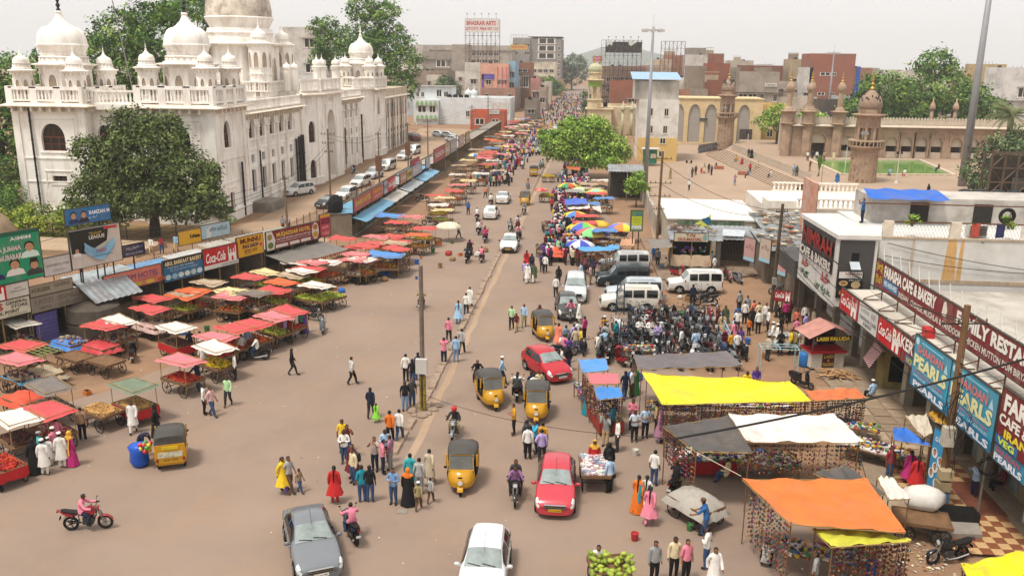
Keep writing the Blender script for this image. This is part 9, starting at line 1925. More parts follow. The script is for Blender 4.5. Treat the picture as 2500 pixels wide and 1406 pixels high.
for x,y,cs,lb,R_ in((-3.27,117.61,('b84a3a','c8b03a','3a8a5a'),'red yellow and green striped umbrella farthest up the crowd',1.5),(-1.51,113.78,('a8c88a','b8d0a0'),'pale green umbrella tilted beside striped one',1.5),(0.59,112.75,('9ac88a','c8b060','8ac0a0'),'mint green umbrella near the tin shelter',1.5),(-1.77,94.55,('b85a3a','c8b83a','4a7ab8'),'rainbow umbrella before white canvas stall',1.4),(-0.85,87.72,('5ab04a','c8b03a','4a5ab0'),'blue green and yellow umbrella in the bazaar, left of a pair',1.75),(0.18,85.09,('b8605a','7ac07a','c8a85a','6a6ab0'),'pink green and orange umbrella in the bazaar, right of a pair',1.8),(3.28,88.07,('c8b83a','6a6ac0','c87a3a'),'yellow and violet umbrella behind notice stand',1.6),(-0.94,78.68,('3a4aa8','c8c8cc'),'blue and white umbrella beside sky blue canopy',1.4),(-6.68,112.22,('b83a3a','c87a6a'),'small red umbrella out in the road',.9),(-14.59,85.88,('cac4ae','c0b89e'),'cream umbrella over left fruit carts',1.35),(-21.34,153.72,('3a7ab8','c8b84a','c8c0b0'),'blue and yellow umbrella far along left carts',1.2),(0.85,89.03,('c8a83a','c89a2a'),'plain yellow umbrella tilted behind the pair',1.1)):umbrella(x,y,lb,cs,R_,2.0)
k_=thing('lassi_kiosk','red and white lassi kiosk with faded pink gabled roof','kiosk',(13.6,50.7,.14),rad(12));mb=MB();mb.X(0,2.1,0,1.3,0,.95);mb.B('counter',mat('c4bcb0',.6,.15,1.5,tint='7a6a5a',tsc=1,tamt=.4),k_);mb=MB();mb.X(-.1,2.2,-.12,1.4,.95,1.08);mb.B('counter_top',mat('a81c22',.5,.1,2),k_)
mb=MB();mb.X(.7,1.45,-.04,0,.05,.92);mb.B('panel',mat('4a1a1a',.6,.1,2),k_);letter(k_,[('LASSI',.1,.9,.68,.92,'c8a84a',.02),('&',.42,.58,.42,.6,'c8a84a',.02),('FALUDA',.06,.94,.1,.34,'c8a84a',.02)],(.7,-.04,.05),(1,0,0),(0,0,1),.75,.87)
for x in(.05,2.05):
 for y in(.05,1.25):mb=MB();mb.T([(x,y,1.08),(x,y,2.1)],.035,5);mb.B('post',STEEL,k_)
mb=MB();mb.X(.1,2.0,1.2,1.26,1.08,2.1);mb.B('back_panel',mat('3a1516',.6,.2,2),k_);mb=MB();mb.quad((-.5,-.5,2.05),(1.05,-.5,2.75),(1.05,1.6,2.75),(-.5,1.6,2.05));mb.quad((1.05,-.5,2.75),(2.7,-.5,2.05),(2.7,1.6,2.05),(1.05,1.6,2.75));mb.B('roof',mat('a8786c',.8,.2,2),k_)
mb=MB();mb.X(-.1,2.2,-.42,-.38,1.85,2.15);mb.B('valance',mat('3a1812',.7,.2,3),k_);letter(k_,[('LASSI FALUDA',.04,.96,.1,.9,'c8b02a',.04)],(-.1,-.43,1.85),(1,0,0),(0,0,1),2.3,.3)
tag((lambda q:q.B('barrel',mat('2a6aa8',.5,.1,2),loc=(13.43,51.47,0),smooth=True))((lambda q:(q.L([(.3,0),(.36,.1),(.36,.8),(.32,.9)],12),q)[1])(MB())),'blue plastic barrel beside lassi kiosk','barrel')
kb=thing('betel_booth','small booth with striped cloth and rubbish on its roof','booth',(17.98,48.6,.14),rad(-5));mb=MB();mb.X(-1,1,-.8,.8,0,2.3);mb.B('wall',mat('8a7a4a',.8,.25,2),kb);mb=MB();mb.X(-1.3,1.2,-1.2,1,2.3,2.4);mb.B('roof',mat('8a7068',.9,.3,2),kb);mb=MB();mb.quad((-1.3,-1.2,2.3),(-1.3,.6,2.3),(-1.9,.4,1.3),(-1.9,-1.3,1.3));mb.B('striped_cloth',pattern('8a2a34','c8b8b0','d',2.2),kb);mb=MB();mb.X(-.7,.2,-.83,-.8,.4,1.9);mb.B('opening',DARK,kb);mb=MB();mb.X(.3,.9,-.84,-.8,.5,1.7);mb.B('poster',mat('6a4a5a',.6,.4,8,tint='c0b0a8',tsc=6,tamt=.6),kb)
for k in range(34):
 a=r.u(0,6.3);l=r.u(.3,.6);mb=MB();mb.T([(-l*cos(a),-l*sin(a),0),(l*cos(a),l*sin(a),r.u(-.05,.2))],[.05,.04],5)
 tag(mb.B('firewood_log',mat(r.choice(['a88058','8f6a44','b8946a']),.9,.2,3),loc=(14.79,49.27,0)),'split log in firewood heap on flagstones by lassi kiosk','log','firewood heap')
for i,o in enumerate(o_ for o_ in list(COL.objects)if o_.name.startswith('firewood_log')):o.location.x+=r.u(-.7,.9);o.location.y+=r.u(-.4,.5);o.location.z=.2+r.u(0,.25)
fr_t=thing('pipe_frame','empty pale blue pipe frame with folded chair on top','frame',(11.59,50.51,0));mb=MB()
for x in(-1.1,1.1):
 for y in(-.5,.5):mb.T([(x,y,0),(x,y,1.5)],.03,5)
for y in(-.5,0,.5):mb.T([(-1.1,y,1.5),(1.1,y,1.5)],.025,5)
for x in(-1.1,0,1.1):mb.T([(x,-.5,1.5),(x,.5,1.5)],.025,5)
mb.B('pipes',mat('8fb0b4',.5,.15,3),fr_t)
table('snack counter with steel pots among white-capped men',12.85,54.92,2.2,1.0,85,('a8a8a4','c8c4b8','6a6a68'),None,.9,'ball',.1,26,.1)
table('low snack bench with three steel drums',12.66,53.67,2.0,.7,88,('8a8a86','5a5a58'),None,.6,'ball',.18,8,.05)
t=board('portrait_board','turquoise board with round portraits standing by wooden pole',(14.76,35.04),(14.94,33.97),.6,3.3,'2f86b0',[('దర్గా',.2,.8,.8,.92,'d8dce0',.02)],[x for u,v in((.25,.6),(.65,.52),(.4,.38),(.2,.25),(.6,.14))for x in[('d0d4d4',disc(u,v,.19,.085)),('2a2a2a',disc(u,v+.02,.1,.05)),('a8785a',disc(u,v,.08,.05))]],depth=.05)
mb=MB();mb.L([(.5,0),(.62,.25),(.55,.55),(.35,.75),(.1,.8)],10,sx=1.4,lobes=5,amp=.08);tag(mb.B('sack',mat('c4c0b8',.8,.1,3),loc=(13.68,32.58,.9),smooth=True),'large white sack bundle on loaded cart by the pavement','sack')
cart(13.35,31.65,80,'loaded hand cart with crates under the white sack bundle',None,roof=0)
mb=MB();mb.X(-.75,.75,-.35,.35,0,.55);tag(mb.B('black_chest',mat('1a1918',.4,.2,4),loc=(15.15,32.75,.15)),'black plastic wrapped chest lying on the pavement edge','chest')
mb=MB();mb.P([(-1,-.5),(.9,-.4),(1.1,.5),(-.9,.6)],0,.35);tag(mb.B('concrete_slab',CONC,loc=(14.75,31.91,0)),'broken concrete slab under the black chest','slab')
mb=MB();mb.L([(.3,0),(.42,.25),(.38,.7),(.46,1.0),(.22,1.1)],12,lobes=7,amp=.06);tag(mb.B('sack',mat('1b4fae',.35,.1,3),loc=(-20.1,33.99,0),smooth=True),'bulging shiny blue plastic sack on the open road','sack')
ball_=MB();
for k in range(16):ball(ball_,r.u(-.3,.3),r.u(-.2,.2),r.u(-.2,.25),.11,k%3,7)
tag(ball_.B('toy_bundle',[mat(c,.4,.1,3)for c in('c8b02a','b82a2a','3a8a3a')],loc=(-19.64,33.8,1.0)),'bundle of yellow, red and green toys held by bending man','toys')
# ---------- hand carts of fruit and trinkets
CC={'r':('c4484a','red'),'p':('cc7076','pink'),'w':('cbc5bb','white'),'o':('d05c30','orange'),'b':('4a80bc','blue'),'g':('66735f','grey green'),'t':('a8957e','tan'),'y':('c8b888','cream'),'k':('6b645e','grey')}
GD={'t':(('a82a1c','8a1f1c','b84a24'),.055,170,'ball','red fruit'),'a':(('c8641c','b8401c'),.055,170,'ball','oranges'),'b':(('c8a818','b89414','8a8a1c'),.1,120,'banana','bananas'),'l':(('8a9a34','b0a83a','6a7a2a'),.06,140,'ball','green fruit'),'n':(('b08850','9a7440','c09a60'),.035,300,'ball','peanuts'),'d':(('4a2a20','6a3a2a','3a2a28'),.05,150,'ball','dark dates'),'x':(('8a7a64','3a3a4a','7a3a3a','a89a88'),.08,60,'box','boxes and trinkets'),'s':(('9a2a2a','b84040','b8a8a0'),.05,200,'rows','rows of red fruit'),'m':(('a83a2a','c8a02a','6a8a2a','b8602a'),.06,160,'ball','mixed fruit'),'c':(('c8c4c0','b08a98','d0c8b8','8a9ab0'),.07,130,'box','packets of cups'),'-':None}
for row in '''-35.27,47.99;60;w;x;under ragged sheet at left edge
-32.44,44.07;65;r;x;with basket on its roof at left edge
-31.17,41.8;65;p;x;holding cartons at left edge
-27,38.22;62;k;x;hung with dolls beside tomato cart
-25.16,35.4;62;r;s;stacked with red fruit, customers around
-26.08,34.3;60;w;d;beside white-robed men at left edge
-22.91,38.85;66;g;n;with red skirt and white cloth
-29.94,48.22;65;r;x;behind draped red cart
-29.59,49.26;62;w;x;with hanging blue cloth
-28.97,52.12;64;r;x;under the salmon hotel board
-29.97,54.44;64;r;x;with yellow box on roof
-25.41,48.5;62;w;d;with bright red front board
-22.25,42.74;62;p;t;nearest the open road
-21.38,45.11;63;w;b;heaped high with bananas
-22.14,46.95;63;p;t;behind the banana cart
-21.61,48.64;62;r;t;above seated boy
-20.97,49.81;62;r;a;beside the motorcyclist
-20.23,51.46;62;p;l;with limes on side tray
-19.72,52.83;62;r;t;beside white-robed man
-28.17,59.31;65;t;x;under patched beige roof of booth
-23.68,56.67;66;k;x;with printed sheet roof and yellow wheel shop
-25.55,57.2;66;y;x;with brown cartons and orange buckets
-25.84,61.3;65;r;x;behind wheel shop
-22.75,62.32;70;t;x;before the grey awning
-22.24,64.57;72;r;l;with lime green cloth
-23.77,66.34;70;w;x;close under the grey awning
-21.62,66.99;74;w;a;right of grey awning
-20,59.53;72;w;l;with pale pink canopy behind mango cart
-17.53,70.45;80;b;m;under broad blue sheet
-17.72,75.88;82;r;m;behind broad blue sheet
-19.45,74.78;82;r;m;left behind broad blue sheet
-19.5,68.08;78;r;m;left of broad blue sheet
-20.52,72.99;80;r;b;near orange cloth bundle
-23.02,76.61;82;r;x;near bamboo frames
-20.07,77.94;82;p;m;beside blue bundle
-16.48,79.16;84;o;m;under long orange sheet
-16.55,82.74;85;r;b;behind long orange sheet
-19.78,85.35;84;r;x;by bare bamboo racks
-21.39,89.28;86;b;x;in front of the faded red snack board
-19.2,89.04;86;p;x;pink covered beside cream umbrella
-16.53,93.37;87;y;l;with blue tray of greens
-17.73,97.08;87;w;b;with bananas far left
-17.77,102.41;87;y;m;in the long left row
-17.7,108.33;87;r;a;in the long left row
-19.34,104.05;87;r;x;red tarpaulin heap
-17.91,113.52;88;p;m;beyond parking sign
-17.35,118.34;88;y;x;beyond parking sign
-19.79,124.64;88;w;x;beyond second motorcycle
-16.56,126.32;88;w;m;close to the road
-17.29,137.66;88;r;x;close to the road
-21.23,135.62;88;t;x;tan sheet over motorcycles
-16.79,138.63;90;r;m;beside the carriageway
-16.74,143.75;90;w;x;beside the carriageway
-16.36,154.36;90;p;m;beside the carriageway
-16.02,163.59;90;p;x;beside the carriageway
-14.35,129.82;90;t;x;loaded high beside carriageway'''.split('\n'):
 p,d,c,g,hint=row.split(';');x,y=map(float,p.split(','));G=GD[g];d=float(d)+rnd.u(-7,7)
 cart(x,y,d,uniq('%s canopy hand cart'%CC[c][1],x,y,hint),CC[c][0],roof=2.0,skirt='a81e22' if g in 'n' or 'front board' in hint else None,L=2.1 if c!='b' else 3,W=1.3 if c!='b' else 2)
 if G:heap(x,y,.86,d,1.9,1.1,.28 if g!='s' else.1,G[0],uniq('heap of '+G[4]+' on cart',x,y),G[1],G[2]if y<80 else 60,G[3],seed=N_CART)
for row in '''-24.21,37.91;64;n;heaped with peanuts, no canopy
-31.06,41.79;64;-;with flat sky blue tray top at left edge
-30.37,42.69;64;-;covered with dusty beige sacking
-29.03,38.96;64;-;draped in orange red sheet
-30.18,45.43;66;-;empty weathered, left of two together
-28.04,44.95;66;-;empty weathered, right of two beside scooter
-29.79,47.46;65;-;draped with crimson cloth
-32.12,47.9;65;x;under folded blue tarpaulin
-28.81,51.91;62;-;wrapped in pinkish dusty sheet
-20.81,59.68;66;l;spread with green mangoes
-19.26,60.42;66;l;spread with small melons
0.53,34.64;5;c;of plastic cups, woman behind
-3.18,78.59;2;-;covered with bright orange tarpaulin in road
-3.4,82.51;4;c;heaped with pink and white cloth
-4.68,92.54;10;x;of brown wares in crowd
-6.84,132.31;90;b;of bananas far up the crowd
-5.98,112.86;90;b;of yellow fruit amid crowd
4.63,31.98;40;-;heaped under grey sacking, pushed by man
1.13,26.57;15;-;carrying big green mangoes at bottom edge
-4.54,80.46;5;x;with pink fringe beside orange covered cart
-25.19,31.82;60;t;with red skirt at left edge'''.split('\n'):
 p,d,g,hint=row.split(';');x,y=map(float,p.split(','));d=float(d);G=GD[g]
 cart(x,y,d,uniq('hand cart',x,y,hint),None,roof=0,skirt='a81e22' if 'skirt' in hint else None,wood='4f9ac4' if 'sky blue' in hint else None)
 cl=next((c for k,c in(('orange red','c4482c'),('crimson','b83a3e'),('sacking','a8997e' if 'beige' in hint else '9a948a'),('blue tarp','3a74bc'),('pinkish','b89a90'),('bright orange','d04a24'))if k in hint),None)
 if cl:
  mb=tarp_mesh([(-.75,-1.15,.87),(.75,-1.15,.87),(.75,1.15,.87),(-.75,1.15,.87)],9,9,-.75 if 'pushed' in hint or 'bright' in hint else-.3,N_CART,wr=.06);n0=len(mb.v);ed=[i*10+j for i in range(10)for j in range(10)if i in(0,9)or j in(0,9)]
  mb.v=[(a*1.06,b*1.04,c-.32)if k in ed else(a,b,c)for k,(a,b,c)in enumerate(mb.v)]
  tag(mb.B('cover_cloth',tarpm(cl),loc=(x,y,.04),rz=rad(d),smooth=True),uniq('cover sheet over hand cart',x,y,hint),'cover')
 if G:heap(x,y,.87,d,1.9,1.15,.3,G[0],uniq('heap of '+G[4]+' on open cart',x,y,hint[:40]if len(hint.split())<7 else ''),G[1],G[2],G[3],seed=N_CART)
cart(-30.83,43.43,65,'bare cart with green lattice roof at left edge',None,style='bare',roof=1.9)
mg=MB();mg.L([(.03,-.12),(.075,-.07),(.085,0),(.06,.08),(.02,.12)],8);mg.v=[(z,x,y)for x,y,z in mg.v];r=Rn(4);mx_,my_=1.13,26.57
mgm=[mg.mesh('mango',mat(c,.45,.2,6),True)for c in('8a9a34','9aa83e','74862c')]
for k in range(70):o=link('mango',mgm[k%3],None,(mx_+r.u(-.75,.75),my_+r.u(-.7,.7),.95+.16*(k//30)),r.u(0,6.3));tag(o,'plump green mango heaped on the hand cart at bottom edge','mango','green mangoes on the cart at bottom edge')
for k in range(18):
 x,y=at_row(0,r.u(9,36),-r.u(2.2,7));c=r.choice('rrpwtyo');d=65+r.u(-12,12);cart(x,y,d,uniq('%s canopy fruit cart'%CC[c][1],x,y),CC[c][0],roof=r.u(1.8,2.2));g=GD[r.choice('talmx')];heap(x,y,.87,d,1.9,1.1,.26,g[0],uniq('stock of '+g[4],x,y),g[1],90,g[3],k)
for k in range(70):
 x,y=at_row(0,r.u(-2,44),-r.u(1,10))if k<46 else(r.u(2,13),r.u(30,72));s=r.u(.18,.4);c=r.randrange(6);q=MB();n_=r.choice(('crate','bundle','bucket'))
 if n_=='crate':q.X(-s,s,-s*.7,s*.7,0,s*1.1);q.X(-s*.85,s*.85,-s*.55,s*.55,s*1.1,s*1.12,1)
 elif n_=='bundle':q.L([(s*.7,0),(s,s*.4),(s*.8,s),(s*.2,s*1.3)],9,lobes=5,amp=.1)
 else:q.L([(s*.5,0),(s*.65,s*1.3),(s*.6,s*1.3),(s*.5,s)],10)
 cn,cc=(('brown','8a6a44'),('orange','c06a28'),('blue','2a62a8'),('white','b8b4aa'),('red','a02a2a'),('green','3f6a3a'))[c]
 tag(q.B(n_,[mat(cc,.7,.2,3),DARK],loc=(x,y,0),rz=r.u(0,3)),uniq('%s %s on the ground'%(cn,n_),x,y),n_,'crates and bundles among the stalls')
for k in range(34):
 x,y=r.u(-23,-16.5),140+k*3.6;c=r.choice('rrpwtybok');cart(x,y,90,uniq('%s canopy cart'%CC[c][1],x,y),CC[c][0],L=2.6,W=1.8)
for k in range(10):
 x,y=r.u(-2.5,.5),84+k*4.2;c=r.choice('rwtbk');cart(x+1,y,90,uniq('%s canopy clothes cart'%CC[c][1],x,y),CC[c][0],L=2.2,W=1.4);heap(x+1,y,.87,90,2,1.2,.3,MX,uniq('clothes heaped on cart',x,y),.09,60,'box',k)
# ---------- people on foot
def col_(s):return s if '+' not in s else(lambda q:(q[0],q[1],{'c':'check','h':'h','v':'v','d':'dots'}[q[2]],9))(s.split('+'))
PT='''-12.74,32.26 255 wk w yellow purple;-12.51,32.35 250 wk m darkgrey+white+h brown;-12.06,32.33 255 wk ml brown+tan+c denim .68;-10.31,31.69 5 st w red red;-11.35,36.41 190 st m yellow black;-10.96,35.86 200 ph m maroon denim;-10.93,35.28 185 fr ml white denim;-10.15,33.85 160 st w maroon magenta;-9.99,33.41 140 st ml cream denim bp;-9.19,31.88 25 st m teal denim;-8.86,31.9 3 st m black denim;-7.84,31.83 170 fr ml blue+sky+c denim;-7.22,31.82 355 st b black black hs:orange;-6.7,31.44 0 wk ml khaki brown .76 hc:white;-6.32,32.08 350 wk ml black+white+h brown .7;-7.42,33.2 0 st k turquoise white;-6.94,32.82 355 st ml white+navy+c grey;-6.67,33.7 350 wk k beige beige;-9.09,35.57 200 fr ml lightblue black;-9.36,34.69 170 cam m maroon+white+h navy;-8.94,34.47 290 fr m pink navy;-8.7,34.91 80 st ml mauve grey;-9.37,37.66 0 wk ml orange black;-8.95,37.87 355 wk ml white denim;-11.06,40.5 3 wk ml navy charcoal;-10.64,40 350 wk w lime lime .62
-17.19,46.02 300 wk ml black charcoal;-13.32,44.99 320 wk ml grey+white+c black;-19.76,39.9 290 ph ml white black;-19.26,39.67 260 wk m white+red+h denim;-19.02,41.19 185 wk ml mint charcoal;-10.37,45.86 5 st ml white black;-9.82,45.08 350 st m black denim;-9.72,46.23 30 st m navy denim;-9.49,41.64 190 st m black paledenim;-9.21,42.09 200 st m darkgrey denim;-8.71,49.11 5 cam ml pink navy;-8.02,49.53 0 st ml sky paledenim;-7.9,51.05 350 wk ml navy+white+c black;-9.12,53.32 0 wk ml pink charcoal;-9.13,57.54 5 wk w sky blue;-8.88,59.58 0 wk ml white navy;-8.86,61.35 355 wk k white charcoal
-24.24,36.26 20 st m tan+maroon+v black;-22.24,37.33 200 wk k white white;-20.88,37.01 300 wk b black black hs:black;-23.81,32.65 10 st k white white hc:white;-24.15,33.55 5 st k white white .8 hc:white;-23.47,33.4 20 st k white white hc:white;-24.1,33.9 60 st ml pink white hc:white;-23.16,33.63 340 st sa magenta golden hs:golden;-24.29,32.67 30 st b black black hs:black;-24.61,34.92 60 st ml pink black;-24.42,33.35 300 st ml turquoise white hc:grey;-20.51,34.86 250 bend m navy black;-24.97,31.39 200 sit m blue navy
-24.6,49.81 250 sit ml white charcoal;-21.13,48.22 60 st m grey+white+h brown;-21.25,49.45 30 st ml lightblue paledenim;-19.83,52.19 90 st ml lilac charcoal;-19.4,53.12 100 st k white white hc:white;-19.14,54.05 80 st sa purple orange;-19.28,53.8 60 st m green black;-20.18,44.85 120 st ml white black;-21.55,43.09 60 push ml navy denim;-24.67,48.72 200 st m navy brown;-23.59,52.31 40 sit m white grey;-22.57,45.96 200 st m white white
-39.61,77.13 190 wk ml sky tan;-41.26,75.53 190 wk ml white tan;-40.5,76.09 200 st2 ml red+navy+c denim;-33.17,88.48 180 st ml grey brown;-32.73,88.84 190 st m white+mauve+h brown;-29.23,65.68 80 st ml white grey;-28.56,57.74 200 st m grey+brown+c navy
-3.47,39.28 100 fr m mustard black;-2.58,36.69 0 st ml white black;-2.67,37.35 20 st m darkgrey charcoal;-2.23,37.34 100 ph ml cyan navy;-1.92,37.19 350 st m mustard black;-1.91,36.37 10 st2 ml lilac charcoal;-2.83,38.42 250 st m charcoal denim .72 bg:white;-2.95,43.86 20 st ml navy denim;-2.8,43.54 10 st ml white+grey+d denim;-2.55,44.16 200 st m cream brown;-2.3,42.68 10 st m brown black;-1.08,48.61 30 st2 ml black denim;-4.8,46.06 280 wk ml sky navy hc:white;0.51,35.53 180 st w red maroon hs:golden;1.13,35.21 90 st b black black hs:black;1.17,33.86 30 st ml lightblue black;0.67,27.63 190 sit ml white black
3.14,34.77 330 st m white denim;2.32,32.31 340 wk sa orange teal;2.65,32.33 345 wk sa white navy;2.74,31.39 345 wk w pink pink;6.39,35.23 60 sit ml cream denim;4.89,30.58 70 push m blue denim hc:brown;1.06,38.5 160 cam ml grey tan;1.39,39.73 60 st m navy+teal+h charcoal;1.61,38.01 100 st ml white charcoal;2.43,40.65 170 fr ml pink navy;2.47,39.2 180 fr m sky+white+c black;3.02,39.71 190 ca m lightblue black;3.59,40.23 270 st m tan black;3.72,39.28 250 st w mauve lilac hs:mauve;2.18,44.59 10 wk m navy denim;2.55,45.02 250 ph ml white brown;2.74,45.46 190 st sa green teal;0.16,42.31 340 st sa teal green;9.1,46.67 180 sit k yellow white;9.76,47.43 185 sit sa purple blue;1.16,35.3 200 st b black black hs:black;15.81,45.96 20 sit ml lightblue black hc:white;14.41,36.07 5 st w magenta black;14.49,35.49 350 st w red black;13.68,36.43 200 st m red+navy+c denim;16.8,35.14 100 cam ml lightblue navy;18.28,35.86 90 sit m maroon black;10.14,27.41 190 st m blue denim;8.21,27.24 60 st m grey brown;2.68,27.38 200 st ml grey black;3.4,27.73 190 st ml cream black;3.82,27.61 210 st m pink black;4.65,28.49 60 ca ml white denim;4.74,27.18 200 wk k white white;6.87,28.86 340 squat ml white+navy+c black
-5.26,56.74 180 wk m mint black;-4.88,56.09 190 wk m maroon tan .8;-4.44,57.27 180 wk ml lightblue khaki;-2.53,69.12 5 wk ml black charcoal;-2.59,65.49 10 st ml white charcoal;-3.35,57.18 185 st w green pink hs:maroon;-2.71,56.1 185 st w purple magenta hs:purple;-0.7,70.54 250 st ml lightblue denim;-0.63,58.55 90 st k white white;-0.18,54.82 60 st ml magenta black;1.16,56.45 175 sit m mustard red hc:white;-1.85,53.07 140 st w salmon salmon bg:white;-1.35,52.62 20 st ml navy+sky+c denim;-0.85,52.99 30 st ml lilac charcoal;-0.74,52.2 10 st m beige grey;-0.42,52.24 100 st m yellow denim;-1.1,50.23 40 st m purple black;-1.49,49.36 270 sit ml white black hc:navy;-1.11,48.79 20 st2 ml black denim;-0.63,53.7 30 st m white grey;1.16,53.39 340 st m navy+white+h navy;0.7,51.12 60 st ml white grey;0.86,52.71 40 ride m white black .8;1.89,54.03 60 fr m teal black;2.26,55.3 20 bend m white white;3.44,54.8 190 fr ml white black;4.11,54.78 200 fr ml white black;4.58,53.96 170 fr ml lilac navy;4.14,51.17 60 squat k white white hc:red;0.09,69.82 250 st m red+white+c khaki;-0.39,73.48 320 st ml pink black;0.02,73.35 350 st m navy+sky+c denim;0.33,72.76 10 st ml blue black;-5.16,69.57 185 wk k white white hs:white;-4.62,69.74 190 wk k olive white;-3.88,73.21 0 wk ml white black;-4.2,73.69 5 wk m purple charcoal bp;-5.09,73.49 0 wk m navy denim bp;-5.65,74.77 3 wk w red red;-5.48,70.67 185 wk ml lilac grey
6.08,57.71 5 sit m grey maroon hh:darkgrey;6,52.94 60 st ml white black;6.86,52.62 10 st m lightblue black;7.88,54.74 80 st ml navy charcoal;9.08,58.55 120 st m maroon black;9.6,58.74 180 st w olive brown;10.46,58.86 10 st m blue black;11.17,60.01 0 st ml white black;11.83,60.37 20 st m salmon charcoal;12.1,59.87 0 st ml cream charcoal;12.58,59.8 180 st ml white grey;11.4,58.47 170 st ml black black;11.73,57.8 5 st ml white black;12.46,58.23 90 st ml white black;13.81,62.07 100 st k charcoal charcoal hc:white;14.07,61.77 200 st m cream black;14.1,60.53 10 st m magenta black;14.46,60.72 40 st m maroon black;13.27,57.83 200 bend m black black;14.43,58.49 190 st ml salmon charcoal;13.93,56.22 5 st m pink black;15.3,59.76 180 st ml white black;15.63,58.77 100 st ml beige black;14.8,57.42 30 st m lilac black;10.28,57.76 180 st ml white black;9.74,55.8 60 st ml lightblue black;9.65,54.97 30 st w pink mauve;9.83,53.65 190 st m purple denim;11.02,57.3 20 st m orange navy .72;12.14,55 60 st k white white hc:white;12.34,54.64 80 st k white white hc:white;12.31,53.32 190 ca ml black black;12.98,53.62 90 st m yellow black;13.29,53.77 100 st k khaki khaki;11.3,52.14 300 st ml beige charcoal;9.1,52.59 20 st m mustard black;9.46,52.59 10 st m white black;11.25,62.97 20 st m grey charcoal;11.6,61.72 180 st m grey black;8.93,57.38 40 st w maroon red bp;9.11,56.72 350 st w tan olive;7.97,64.43 0 st ml navy black;5.97,79 20 st ml blue denim;6.2,77.4 350 st ml grey black;7.29,79.2 90 st m mustard tan;6.84,75.72 60 sit ml cream paledenim;10.99,76.97 30 st ml sky denim;10.94,74.79 40 st m white grey;14.01,52.09 180 st m lilac black
26.02,160.3 10 sit m mustard charcoal;26.41,156.34 10 sit sa red maroon;28.22,160.8 180 st m navy charcoal;28.57,159.78 180 st b black black hs:black;26.42,148.14 200 wk m red black;27.81,148.49 60 sit ml beige tan;28.13,138.94 60 sit m white charcoal;25.23,142.78 60 sit m blue navy;16.18,142.08 30 st m brown brown;17.05,144.96 20 st m darkgrey navy;18.28,147.44 10 st w red red .62;18.8,147.94 10 st w beige red;19.62,148.43 20 st m charcoal maroon;19.71,145.45 40 st m navy+blue+c navy;21.71,154.82 200 st m navy navy .7;12.43,139.83 60 st sa khaki golden;14.07,126.9 180 wk ml white black;21.64,133.25 340 cam m mauve paledenim;30.76,135.4 20 st m sky grey;30.99,134.48 10 st m olive charcoal;34.49,141.1 300 cam m maroon khaki;34.87,126.3 180 wk w blue blue;37.88,157.2 180 st m white charcoal;38.94,158.18 180 st m navy navy;39.74,158.34 180 st ml white black;40.87,157.8 180 st m tan brown;42.86,158.97 180 st k cream cream;45.76,137.46 0 sit m sky navy;47.74,136.9 0 sit m white red;55.89,145.27 100 sit m charcoal navy;43.6,115.75 30 st b black black hs:black;18.23,59.14 90 cam m blue navy'''
for row in PT.replace('\n',';').split(';'):
 f=row.split();x,y=map(float,f[0].split(','));s=1.0;k={};ex=[]
 for e in f[6:]:
  if e[0]=='.':s=float(e)
  elif e=='bp':ex.append(('backpack','charcoal'))
  elif e[:2]=='bg':ex.append(('bag',e[3:]))
  else:k['head']=({'hs':'scarf','hc':'cap','hh':'helmet'}[e[:2]],e[3:])
 z=0
 if x>30 and y>112:z=TZ
 elif 22.5<x<32 and y>118 and f[2]!='cam':z=max(0,min(TZ,(x-(28.25-(y-125)*.1))/3.0*TZ))
 elif x>17 and 52<y<60:z=7.7
 pp_(x,y,float(f[1]),f[2],f[3],col_(f[4]),col_(f[5]),'',s,z,extra=ex,**k)
r=Rn(77);tops=['white','white','lightblue','navy','pink','magenta','teal','maroon','yellow','grey','purple','cream','salmon','blue','red','mint','beige','black'];got=[tuple(o.location[:2])for o in COL.objects if o.name.startswith('person')]
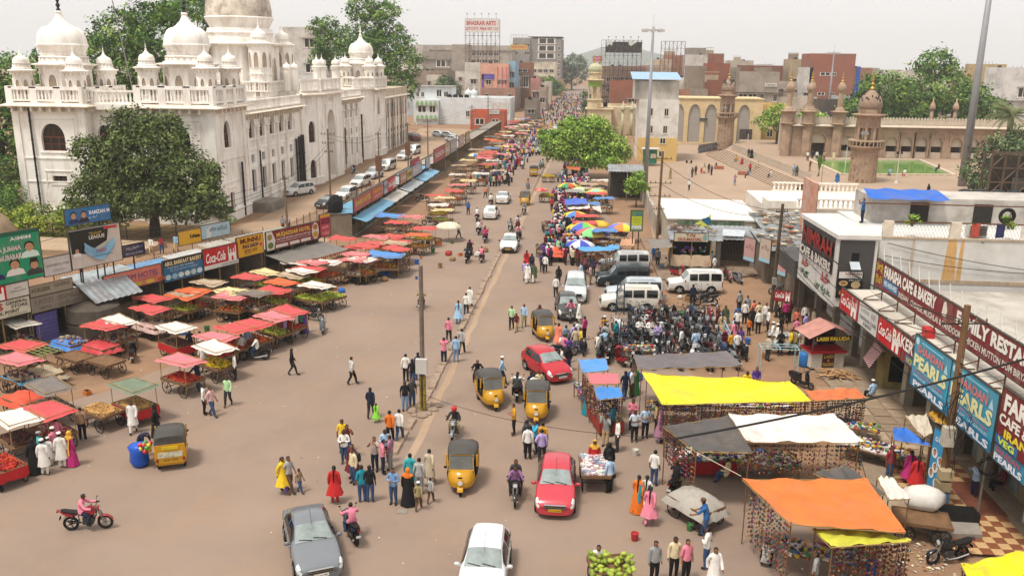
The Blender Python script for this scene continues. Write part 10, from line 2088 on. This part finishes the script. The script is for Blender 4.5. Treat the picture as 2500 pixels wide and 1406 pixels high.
def crowd(n,fx,fy,sp=.55):
 c=0;tries=0
 while c<n and tries<n*30:
  tries+=1;y=fy();x=fx(y)
  if any(abs(x-a)<sp and abs(y-b)<sp for a,b in got):continue
  got.append((x,y));c+=1;q=r.random();d=r.choice((0,180,180,90,270))+r.u(-30,30);ps=r.choice(('st','wk','wk2','st2','fr'))
  if q<.12:pp_(x,y,d,ps,'b','black','black',head=('scarf','black'))
  elif q<.36:pp_(x,y,d,ps,'w',r.choice(tops),r.choice(tops),head=('scarf',r.choice(tops))if q<.22 else None)
  elif q<.46:pp_(x,y,d,ps,'k','white','white',head=('cap','white'))
  else:pp_(x,y,d,ps,r.choice(('m','ml')),r.choice(tops),r.choice(('black','denim','charcoal','brown','navy','khaki')))
room=318-N_PEOPLE
crowd(int(room*.66),lambda y:r.u(-5.2+max(0,(88-y))*.03,-1.2),lambda:r.u(76,128))
crowd(room-int(room*.66),lambda y:r.u(-17.5,-12.8),lambda:r.u(84,170))
cm=MB();cms=[mat(CNAME[c],.9,0)for c in tops[:12]]+[SKINS[1],mat('1c1a1c',.9,0)]
def tiny(x,y):
 t=r.randrange(12);a=r.u(0,3);b=r.u(.9,1.08)
 for s in(-1,1):cm.L([(.07,0),(.09,.8)],4,(x+s*.09*cos(a),y+s*.09*sin(a)+.1*r.random(),0),13)
 cm.L([(.15,.78*b),(.2,1.2*b),(.22,1.35*b),(.07,1.45*b)],6,(x,y,0),t,sy=.7);cm.L([(.07,1.45*b),(.1,1.55*b),(.06,1.68*b)],5,(x,y,0),12 if r.random()<.3 else 13)
for k in range(300):tiny(r.u(-4.4,-.4),r.u(76,130))
for k in range(260):tiny(r.choice((r.u(-5.5,-.8),r.u(-18,-12))),r.u(125,190))
for k in range(900):tiny(r.u(-19,1.5),170+r.random()**1.4*330)
tag(cm.B('crowd',cms),'mass of people packed along the street into the distance','crowd',kind='stuff')
# ---------- air
mb=MB();mb.X(-1900,1900,-320,3600,-4,120)
hm=bpy.data.materials.new('mat_haze');hm.use_nodes=True;hm.node_tree.nodes.remove(hm.node_tree.nodes['Principled BSDF'])
hv=hm.node_tree.nodes.new('ShaderNodeVolumePrincipled');hv.inputs['Density'].default_value=.00028;hv.inputs['Color'].default_value=(.98,.97,.96,1);hm.node_tree.links.new(hv.outputs[0],hm.node_tree.nodes['Material Output'].inputs['Volume'])
tag(mb.B('haze',hm),'pale dusty haze hanging over the whole town','haze',kind='stuff')
